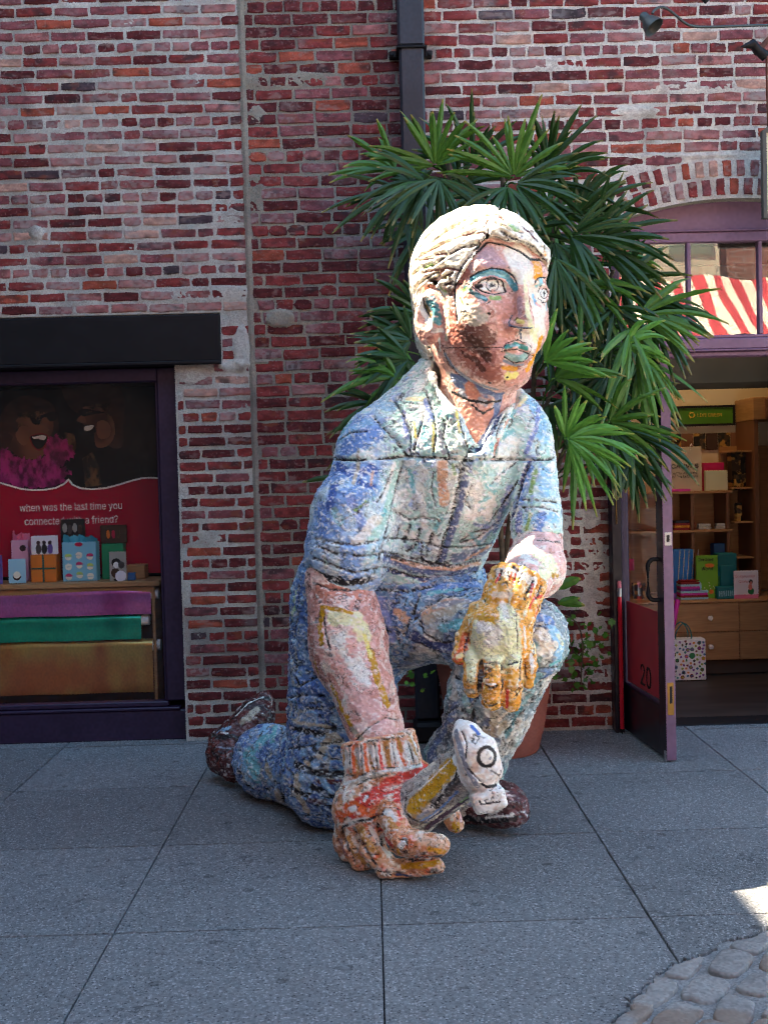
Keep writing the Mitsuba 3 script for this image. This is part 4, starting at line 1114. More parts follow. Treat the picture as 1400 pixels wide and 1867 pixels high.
# more stock, partly seen through the glass of the open door
for i, (lab, cat, nm, x, y, w, h, m) in enumerate((
        ('lime green box seen through the door glass, on the cabinet', 'box', 'gift_box', 1.73, 8.45, .10, .12, 'lime'), ('pale yellow box under the lime box behind the door glass', 'box', 'gift_box', 1.71, 8.40, .14, .04, 'box_cream'),
        ('navy box left of the lime box behind the door glass', 'box', 'gift_box', 1.63, 8.45, .07, .13, 'blue_cloth'), ('orange framed picture on the shelf behind the door glass', 'picture', 'picture_board', 1.72, 8.66, .14, .16, 'book_orange'),
        ('white leaflet with a red heading behind the door pull', 'leaflet', 'leaflet', 1.70, 8.30, .10, .13, 'book_white'), ('small magenta box beside the white leaflet', 'box', 'gift_box', 1.64, 8.33, .05, .05, 'magenta_foil'),
        ('brown patterned packet leaning between the notebooks and the green book', 'packet', 'packet', 2.02, 8.50, .10, .12, 'paper_floral'), ('pink round tin on the shelf above the blue striped box', 'tin', 'small_tin', 2.00, 8.66, .05, .09, 'box_pink'),
        ('dark green box behind the white greeting card', 'box', 'gift_box', 2.66, 8.45, .12, .16, 'leafgreen'), ('brown box right of the greeting card', 'box', 'gift_box', 2.79, 8.40, .12, .11, 'photo_brown'), ('small violet wedge box between the notebooks and the teal box', 'box', 'gift_box', 2.24, 8.34, .035, .05, 'violet'))):
    z0 = .553
    if 'shelf' in lab and 'through' not in lab:
        z0 = zs[2][1] if 'pink' in lab else zs[1][1] + .002
    if 'under' in lab:
        z0 = .553
    elif 'lime green' in lab:
        z0 = .594
    k = thing(nm, lab, cat)
    obj('body', bx(x - w / 2, x + w / 2, y, y + .03, z0 + .001, z0 + h, .003), m, k)
    if 'leaflet' in nm:
        obj('heading', bx(x - .03, x + .03, y - .001, y + .001, z0 + h - .03, z0 + h - .018, .0005), 'book_red', k)


# ---------------------------------------------------------------- pipe, lamps, sign
t = thing('downpipe', 'square black downpipe running down the brick wall behind the palm', 'downpipe')
pxl, pxr = .222, .372
obj('pipe', bx(pxl, pxr, 6.43, 6.585, 3.965, 6.9, .012), 'pipe_paint', t)
obj('pipe', bx(pxl + .006, pxr - .006, 6.436, 6.58, .12, 3.963, .012), 'pipe_paint', t)
obj('bracket', join(bx(pxl - .05, pxr + .05, 6.56, 6.60, 3.945, 3.985, .005), bx(pxl - .012, pxr + .012, 6.422, 6.56, 3.952, 3.962, .003)), 'black_steel', t)
for x in (pxl - .035, pxr + .035):
    obj('bolt', tube([(x, 6.562, 3.965), (x, 6.545, 3.965)], .012, 6), 'black_steel', t)
obj('shoe', join(bx(pxl - .01, pxr + .01, 6.36, 6.585, .0, .118, .02)), 'black_steel', t)
paint('lamp_green', tex(lambda p, n, uv: mix([.022, .028, .028], [.05, .06, .058], fb(p.x * 20, p.z * 20, p.y * 20))), rough=.4, spec=.5)
t = thing('gooseneck_lamp', 'dark gooseneck wall lamp with a small bell shade at the top right', 'wall lamp')
ap = [(1.618, 6.250, 4.041), (1.642, 6.260, 4.071), (1.678, 6.270, 4.083), (1.717, 6.280, 4.072), (1.774, 6.300, 4.037), (1.828, 6.320, 4.007), (1.901, 6.360, 4.007), (2.031, 6.400, 4.020), (2.206, 6.460, 4.046), (2.432, 6.560, 4.084), (2.543, 6.600, 4.097)]
obj('arm', tube(spline(ap, 48), .0075, 10), 'lamp_green', t, smooth=50)
sa, sb = np.array((1.566, 6.250, 4.030)), np.array((1.615, 6.220, 3.957))
ax = (sb - sa) / np.linalg.norm(sb - sa)
R = frame(ax, (0, 0, 1))
sh = trimesh.creation.revolve(np.array([(0, -.012), (.018, -.010), (.026, 0), (.028, .028), (.030, .034), (.040, .045), (.056, .09), (.058, .10), (.054, .098), (.036, .048), (0, .04)]), sections=32)
v = sh.vertices
sh.vertices = sa + v[:, 2:3] * R[0] + v[:, 0:1] * R[1] + v[:, 1:2] * R[2]
obj('shade', sh, 'lamp_green', t, smooth=40)
obj('wall_plate', tube([(2.543, 6.600, 4.097), np.array((2.543, 6.600, 4.097)) - (0, .02, 0)], .05, 20), 'lamp_green', t)
paint('rust_iron', tex(lambda p, n, uv: mix([.03, .012, .009], [.12, .035, .018], fb(p.x * 14, p.z * 14, p.y * 14, 4))), rough=.75, spec=.3)
t = thing('iron_bracket', 'rusty iron sign bracket with a dark pointed finial, right edge of picture', 'bracket')
obj('bar', tube([(2.204, 6.300, 3.832), (2.282, 6.360, 3.913), (2.481, 6.590, 4.111)], .016, 8), 'rust_iron', t)
obj('finial', tube([(2.110, 6.280, 3.860), (2.183, 6.290, 3.880), (2.211, 6.300, 3.850), (2.263, 6.310, 3.816)], [.002, .028, .026, .03], 10), 'black_steel', t, smooth=40)
obj('chain', tube([(2.266, 6.310, 3.810), (2.266, 6.310, 3.611), (2.269, 6.310, 3.423)], .006, 8), 'rust_iron', t)
t = thing('hanging_sign', 'framed hanging sign board, only its left edge in the picture', 'sign')
s0, s1 = (2.229, 6.300, 3.421), (2.230, 6.300, 2.917)
paint('sign_cream', (206, 200, 170), rough=.6)
paint('sign_frame', (70, 72, 68), rough=.5)
obj('frame', slab_xz(sg.Polygon([(s0[0], s0[2] - .02), (s0[0] + .05, s0[2] + .02), (s0[0] + .55, s0[2] + .02), (s0[0] + .6, s0[2] - .02), (s0[0] + .6, s1[2]), (s0[0], s1[2])]).difference(sg.box(s0[0] + .022, s1[2] + .025, s0[0] + .578, s0[2] - .03)), 6.285, 6.325), 'sign_frame', t)
obj('board', bx(s0[0] + .018, s0[0] + .582, 6.297, 6.312, s1[2] + .02, s0[2] - .025, .002), 'sign_cream', t)
t = thing('lamp_finial', 'dark pointed tip of a second wall lamp at the top picture edge', 'wall lamp')
f0 = np.array((1.974, 6.450, 4.170))
obj('tip', tube([f0, f0 + (0, 0, .03), f0 + (0, 0, .05), f0 + (0, .0, .09)], [.002, .03, .034, .02], 12), 'black_steel', t, smooth=40)
obj('stem', tube([f0 + (0, 0, .09), f0 + (0, .02, .2), f0 + (0, .15, .24)], .012, 8), 'black_steel', t, smooth=40)


# ---------------------------------------------------------------- the statue: joints and forms (metres)
HC, HS, HYAW, HROLL = np.array((0.495, 4.800, 2.256)), 0.775, math.radians(27), math.radians(1.5)
_f = np.array([math.sin(HYAW), -math.cos(HYAW), -0.02])
_r = np.array([math.cos(HYAW), math.sin(HYAW), 0.0])
_u = np.cross(_f, _r)
_u /= np.linalg.norm(_u)
_r, _u = math.cos(HROLL) * _r - math.sin(HROLL) * _u, math.cos(HROLL) * _u + math.sin(HROLL) * _r
HR = np.array([_r, _f, _u])       # rows: head's side (towards the picture's right), front, up


def in_head(fn):
    return lambda P: fn((P - HC) @ HR.T / HS) * HS


def head_form():
    ops = [('+', blob((0, -.065, .14), (.335, .395, .34)), .01),
           ('+', blob((-.008, .03, -.11), (.298, .335, .39)), .06),
           ('+', block((0, .165, .0), (.255, .15, .27), .13), .05),
           ('+', blob((0, .20, -.385), (.16, .13, .115)), .08)]
    for s in (-1, 1):
        ops.append(('+', blob((s * .15, .20, -.12), (.10, .10, .14)), .08))       # cheek
        ops.append(('+', limb((s * .05, .335, .13), (s * .20, .285, .14), .022, .016), .05))   # brow
        ops.append(('-', blob((s * .145, .375, .035), (.10, .062, .062)), .035))    # socket
        ops.append(('+', blob((s * .138, .262, .03), (.098, .050, .054)), .016))    # eyeball
        for up, rr in ((1, .0125), (-1, .009)):                                      # eyelids
            t = np.linspace(0, np.pi, 8)
            X, Z = .142 + .096 * np.cos(t), .03 + up * .05 * np.sin(t)
            Y = .296 + .024 * np.sin(t) - .30 * (X - .142)
            for i in range(7):
                ops.append(('+', limb((s * X[i], Y[i], Z[i]), (s * X[i + 1], Y[i + 1], Z[i + 1]), rr, rr), .008))
        ops.append(('+', blob((s * .052, .365, -.168), (.032, .04, .028)), .02))    # nostril wing
    ops += [('+', limb((0, .345, .11), (0, .415, -.14), .034, .04), .035),
            ('+', blob((0, .41, -.158), (.046, .045, .036)), .03),
            ('+', blob((0, .29, -.30), (.13, .07, .08)), .06),
            ('-', limb((0, .385, -.215), (0, .38, -.245), .010, .012), .015)]
    for s in (-1, 1):
        ops.append(('+', limb((s * .035, .362, -.272), (s * .105, .32, -.302), .022, .012), .018))   # lips
        ops.append(('+', limb((0, .355, -.342), (s * .095, .318, -.312), .03, .012), .018))
        ops.append(('-', limb((s * .11, .335, -.304), (0, .40, -.300), .007, .008), .01))
    face = form(*ops)
    neck = limb((.03, -.06, -.30), (.0, -.08, -.80), .195, .225)
    ear = []
    for s in (-1, 1):
        ear += [('+', blob((s * .335, 0.0, -.10), (.05, .088, .15), frame((s, .55, 0), (0, 0, 1))), .02),
                ('-', blob((s * .385, .03, -.085), (.04, .052, .10), frame((s, .55, 0), (0, 0, 1))), .015)]
    return form(('+', in_head(face), .01), ('+', in_head(neck), .04), *[(h, in_head(g), k * HS) for h, g, k in ear],
                ('+', limb((0.471, 4.810, 1.881), (0.460, 4.745, 1.692), .145, .072), .05))


def hairline(q):
    """How far (in head units) a point lies inside the face opening of the hair (positive: no hair)."""
    x, y, z = q.T
    top = .30 - .13 * np.clip(x + .15, 0, 1) - .45 * np.clip(x - .1, 0, 1) - 14 * np.clip(-x - .14, 0, 1) ** 2 + .008 * np.sin(x * 40)
    side = .135 + .02 * np.sin(z * 14)
    ear = vlen((q - [-.33, 0.0, -.10]) / [.2, .105, .155])
    inside = np.minimum(top - z, y - side)
    low = -.31 - z + .02 * np.sin(y * 20)
    return np.maximum(np.maximum(inside, low), (1.1 - ear) * .12)


def smooth01(x, a, b):
    t = np.clip((x - a) / (b - a), 0, 1)
    return t * t * (3 - 2 * t)


def hair_form():
    cap = form(('+', blob((0, -.055, .165), (.362, .43, .372)), .01), ('+', blob((0, -.14, -.10), (.30, .335, .33)), .08),
               ('+', limb((-.06, .285, .325), (.22, .235, .245), .055, .05), .05), ('+', limb((-.06, .265, .335), (-.27, .14, .22), .045, .04), .05))

    def g(P):
        q = (P - HC) @ HR.T / HS
        d, k = cap(q), hairline(q)
        return np.maximum(d, k - 0.0) * HS * .8
    return g


def shirt_form():
    return form(
        ('+', limb((0.362, 4.900, 1.568), (0.161, 5.020, 1.121), .30, .30, ((0, 1, 0), .82)), .01),
        ('+', limb((0.025, 4.880, 1.653), (0.638, 4.900, 1.716), .150, .135), .12),
        ('+', limb((0.065, 4.920, 1.720), (0.385, 4.950, 1.954), .12, .165), .10),
        ('+', limb((0.618, 4.920, 1.773), (0.433, 4.950, 1.952), .11, .16), .09),
        ('+', limb((0.005, 4.830, 1.612), (-0.093, 4.720, 1.233), .150, .180), .06),            # his right upper arm and sleeve
        ('+', limb((-0.083, 4.740, 1.382), (-0.108, 4.720, 1.210), .172, .172), .03),
        ('+', limb((-0.102, 4.715, 1.233), (-0.106, 4.700, 1.154), .165, .150), .012),
        ('+', limb((0.682, 4.860, 1.678), (0.697, 4.760, 1.407), .112, .105), .04),            # his left upper arm
        ('+', limb((0.696, 4.740, 1.361), (0.694, 4.710, 1.293), .108, .108), .012),
        ('+', limb((0.302, 4.780, 1.936), (0.349, 4.655, 1.788), .034, .034), .02),             # collar
        ('+', limb((0.349, 4.655, 1.788), (0.422, 4.595, 1.618), .034, .026), .02),
        ('+', limb((0.624, 4.760, 1.880), (0.457, 4.595, 1.608), .030, .026), .02),
        ('+', limb((0.277, 4.950, 1.975), (0.302, 4.780, 1.936), .045, .04), .03),
        ('-', limb((0.462, 4.620, 1.900), (0.449, 4.585, 1.769), .135, .080), .012),            # open neck
        ('-', limb((0.449, 4.585, 1.769), (0.434, 4.575, 1.648), .080, .026), .012),
        ('-', limb((0.473, 4.820, 1.940), (0.462, 4.620, 1.900), .20, .135), .03),
    )


def trousers_form():
    return form(
        ('+', limb((-0.076, 5.100, 0.996), (0.269, 5.020, 0.995), .255, .235), .01),
        ('+', limb((0.137, 5.040, 1.108), (0.084, 5.050, 0.984), .33, .33, ((0, 1, 0), .75)), .08),
        ('+', blob((-0.086, 5.120, 1.119), (.225, .23, .20)), .06),
        ('+', limb((-0.123, 5.080, 0.937), (-0.175, 4.970, 0.278), .255, .232), .08),           # kneeling thigh
        ('+', blob((-0.173, 4.920, 0.205), (.245, .22, .22)), .06),
        ('+', limb((-0.208, 5.020, 0.179), (-0.536, 5.450, 0.167), .19, .165), .07),
        ('+', blob((-0.526, 5.400, 0.166), (.16, .19, .165)), .05),
        ('+', limb((0.118, 4.980, 0.905), (0.634, 4.580, 0.862), .185, .150), .08),           # raised thigh
        ('+', blob((0.633, 4.560, 0.860), (.152, .16, .155)), .04),
        ('+', limb((0.610, 4.580, 0.806), (0.376, 4.860, 0.265), .150, .164), .05),           # shin
        ('+', blob((0.461, 4.740, 0.552), (.172, .17, .21)), .06),
        ('+', limb((0.376, 4.860, 0.277), (0.365, 4.870, 0.191), .175, .165), .03),
    )


def forearm_form():
    return form(('+', limb((-0.148, 4.720, 1.096), (-0.103, 4.660, 0.825), .140, .152), .01), ('+', limb((-0.103, 4.660, 0.825), (0.005, 4.460, 0.490), .150, .110), .03),
                ('+', blob((-0.118, 4.660, 0.860), (.148, .148, .24)), .05))


def forearm_form_2():
    return form(('+', limb((0.700, 4.710, 1.247), (0.666, 4.600, 1.141), .100, .118), .01), ('+', limb((0.666, 4.600, 1.141), (0.554, 4.360, 1.067), .115, .088), .03),
                ('+', blob((0.688, 4.600, 1.141), (.095, .11, .115)), .03))


def ribs(fn, a, b, n, depth):
    """Carves n lengthwise ribs into a cuff whose axis runs from a to b."""
    a, b = np.array(a, float), np.array(b, float)
    R = frame(b - a, (0, 1, 0))

    def f(P):
        q = (P - a) @ R.T
        return fn(P) + depth * (np.abs(np.sin(n * .5 * np.arctan2(q[:, 1], q[:, 2]) + 1.2 * meshkit.noise(q * 6))) ** .6 - .8) * -1
    return f


def glove_form():
    ca, cb = np.array((0.003, 4.460, 0.474)), np.array((0.022, 4.440, 0.377))
    cuff = form(('+', ribs(limb(ca, cb, .150, .152), ca, cb, 15, .026), .01), ('&', lambda P: -((P - ca) @ (cb - ca)) / np.linalg.norm(cb - ca) - .022, .018))
    ops = [('+', cuff, .01),
           ('+', limb((0.023, 4.430, 0.349), (0.014, 4.420, 0.258), .145, .165), .02),
           ('+', blob((0.011, 4.410, 0.237), (.185, .15, .13)), .04),
           ('+', limb((-0.111, 4.400, 0.200), (0.074, 4.310, 0.221), .066, .07), .05)]
    for pts, r in ((((-0.137, 4.440, 0.162), (-0.150, 4.460, 0.074), (-0.117, 4.450, 0.008), (-0.083, 4.460, -0.024)), (.038, .040, .036, .030)),       # little finger
                   (((-0.090, 4.370, 0.173), (-0.102, 4.350, 0.087), (-0.064, 4.345, 0.007), (-0.008, 4.360, -0.013)), (.044, .046, .043, .034)),
                   (((-0.029, 4.310, 0.199), (-0.027, 4.270, 0.105), (0.026, 4.250, 0.034), (0.076, 4.250, 0.024)), (.048, .050, .046, .040)),
                   (((0.046, 4.250, 0.031), (0.138, 4.220, 0.049), (0.214, 4.210, 0.053)), (.036, .037, .030)),
                   (((0.044, 4.260, 0.250), (0.082, 4.190, 0.160), (0.154, 4.160, 0.151), (0.217, 4.140, 0.153)), (.052, .056, .050, .042))):      # forefinger along the ground
        for i in range(len(pts) - 1):
            ops.append(('+', limb(pts[i], pts[i + 1], r[i], r[i + 1]), .005))
    ops += [('+', limb((0.177, 4.460, 0.319), (0.271, 4.430, 0.214), .06, .045), .04), ('+', limb((0.271, 4.430, 0.214), (0.300, 4.400, 0.150), .04, .034), .015),           # thumb behind the handle
            ('&', lambda P: .006 - P[:, 2], .01)]
    return form(*ops)


def glove_form_2():
    a, b = (0.561, 4.360, 1.106), (0.527, 4.320, 1.034)
    ca, cb = np.array(a), np.array(b)
    cuff = form(('+', ribs(limb(a, b, .112, .108), a, b, 13, .02), .01), ('&', lambda P: -((P - ca) @ (cb - ca)) / np.linalg.norm(cb - ca) - .03, .016))
    ops = [('+', cuff, .01), ('+', limb((0.531, 4.320, 1.040), (0.487, 4.270, 0.931), .10, .105, ((0, 1, 0.2), .8)), .02),
           ('+', block((0.480, 4.270, 0.900), (.115, .06, .115), .055, frame((1, .15, .12), (0, -.2, 1))), .04)]
    for k0, k1, k2, r in (((0.378, 4.270, 0.840), (0.368, 4.230, 0.763), (0.371, 4.250, 0.715), .039), ((0.447, 4.235, 0.822), (0.439, 4.200, 0.745), (0.440, 4.220, 0.673), .045),
                          ((0.520, 4.240, 0.819), (0.517, 4.210, 0.741), (0.511, 4.230, 0.661), .041), ((0.585, 4.280, 0.864), (0.588, 4.250, 0.795), (0.581, 4.270, 0.729), .029)):
        ops += [('+', limb(k0, k1, r * .98, r * .95), .007), ('+', limb(k1, k2, r * .95, r * .86), .006)]
    ops += [('+', limb((0.404, 4.330, 0.993), (0.349, 4.310, 0.898), .045, .036), .03), ('+', limb((0.349, 4.310, 0.898), (0.324, 4.280, 0.835), .036, .032), .012)]
    return form(*ops)


def shoe_form():
    return form(('+', limb((-0.763, 5.720, 0.142), (-0.627, 5.800, 0.301), .105, .10), .01), ('+', limb((-0.778, 5.700, 0.124), (-0.711, 5.600, 0.098), .085, .08), .05),
                ('+', limb((-0.832, 5.860, 0.167), (-0.585, 5.860, 0.374), .055, .052), .015), ('&', lambda P: .004 - P[:, 2], .01))


def shoe_form_2():
    return form(('+', limb((0.382, 4.860, 0.128), (0.524, 4.740, 0.125), .105, .098), .01), ('+', limb((0.523, 4.740, 0.115), (0.558, 4.700, 0.117), .085, .075), .03),
                ('+', limb((0.379, 4.850, 0.056), (0.553, 4.700, 0.084), .085, .08, ((0, 0, 1), .45)), .012), ('&', lambda P: .004 - P[:, 2], .01))


def hammer_forms():
    ax = np.array((0.371, 4.210, 0.439)) - np.array((0.099, 4.300, 0.219))
    R = frame(ax, (-.55, -.62, .55))
    mid = (np.array((0.371, 4.210, 0.439)) + np.array((0.099, 4.300, 0.219))) / 2
    handle = block(mid, (np.linalg.norm(ax) / 2 + .02, .088, .072), .034, R)
    top, low = np.array((0.345, 4.120, 0.545)), np.array((0.403, 4.100, 0.338))
    Rh = frame(low - top, (0, -1, .1))         # along the head, across it, towards the street
    head = form(('+', block((0.376, 4.120, 0.470), (.086, .074, .062), .042, Rh), .01),
                ('+', limb((0.359, 4.110, 0.514), (0.330, 4.130, 0.567), .070, .050, (Rh[2], .85)), .03),
                ('+', limb((0.330, 4.130, 0.567), (0.311, 4.160, 0.596), .048, .022, (Rh[2], .8)), .02), ('+', limb((0.369, 4.120, 0.544), (0.356, 4.140, 0.585), .034, .016), .015),
                ('-', limb((0.326, 4.060, 0.640), (0.375, 4.050, 0.565), .011, .011), .006),
                ('+', limb((0.390, 4.110, 0.418), (0.400, 4.100, 0.369), .050, .046), .014),
                ('+', block((0.403, 4.100, 0.334), (.040, .063, .056), .020, Rh), .008),
                ('+', block((0.364, 4.180, 0.445), (.085, .08, .05), .04, R), .02))
    return handle, head


PARTS = {  # part: (form, low corner, high corner, grid, refinements)
    'head': (head_form(), (.10, 4.2, 1.45), (.85, 5.3, 2.75), .012, 2),
    'hair': (hair_form(), (.05, 4.2, 1.7), (.90, 5.3, 2.85), .010, 1),
    'shirt': (shirt_form(), (-.35, 4.3, 1.0), (.95, 5.4, 2.2), .010, 1),
    'trousers': (trousers_form(), (-.85, 4.3, -.1), (1.0, 5.8, 1.5), .0105, 1),
    'forearm': (forearm_form(), (-.4, 4.2, .35), (.3, 5.0, 1.35), .009, 1),
    'forearm_001': (forearm_form_2(), (.4, 4.1, .85), (.95, 4.95, 1.5), .010, 1),
    'glove': (glove_form(), (-.3, 4.0, -.05), (.5, 4.7, .8), .010, 1),
    'glove_001': (glove_form_2(), (.2, 4.0, .55), (.75, 4.6, 1.25), .008, 1),
    'shoe': (shoe_form(), (-.95, 5.4, -.05), (-.3, 6.1, .65), .010, 1),
    'shoe_001': (shoe_form_2(), (.2, 4.5, -.05), (.75, 5.1, .45), .010, 1),
}
HANDLE, HAMMER_HEAD = hammer_forms()
PARTS['handle'] = (HANDLE, (-.1, 3.8, .1), (.6, 4.6, .7), .010, 1)
PARTS['hammer'] = (HAMMER_HEAD, (.1, 3.8, .1), (.7, 4.4, .8), .008, 1)


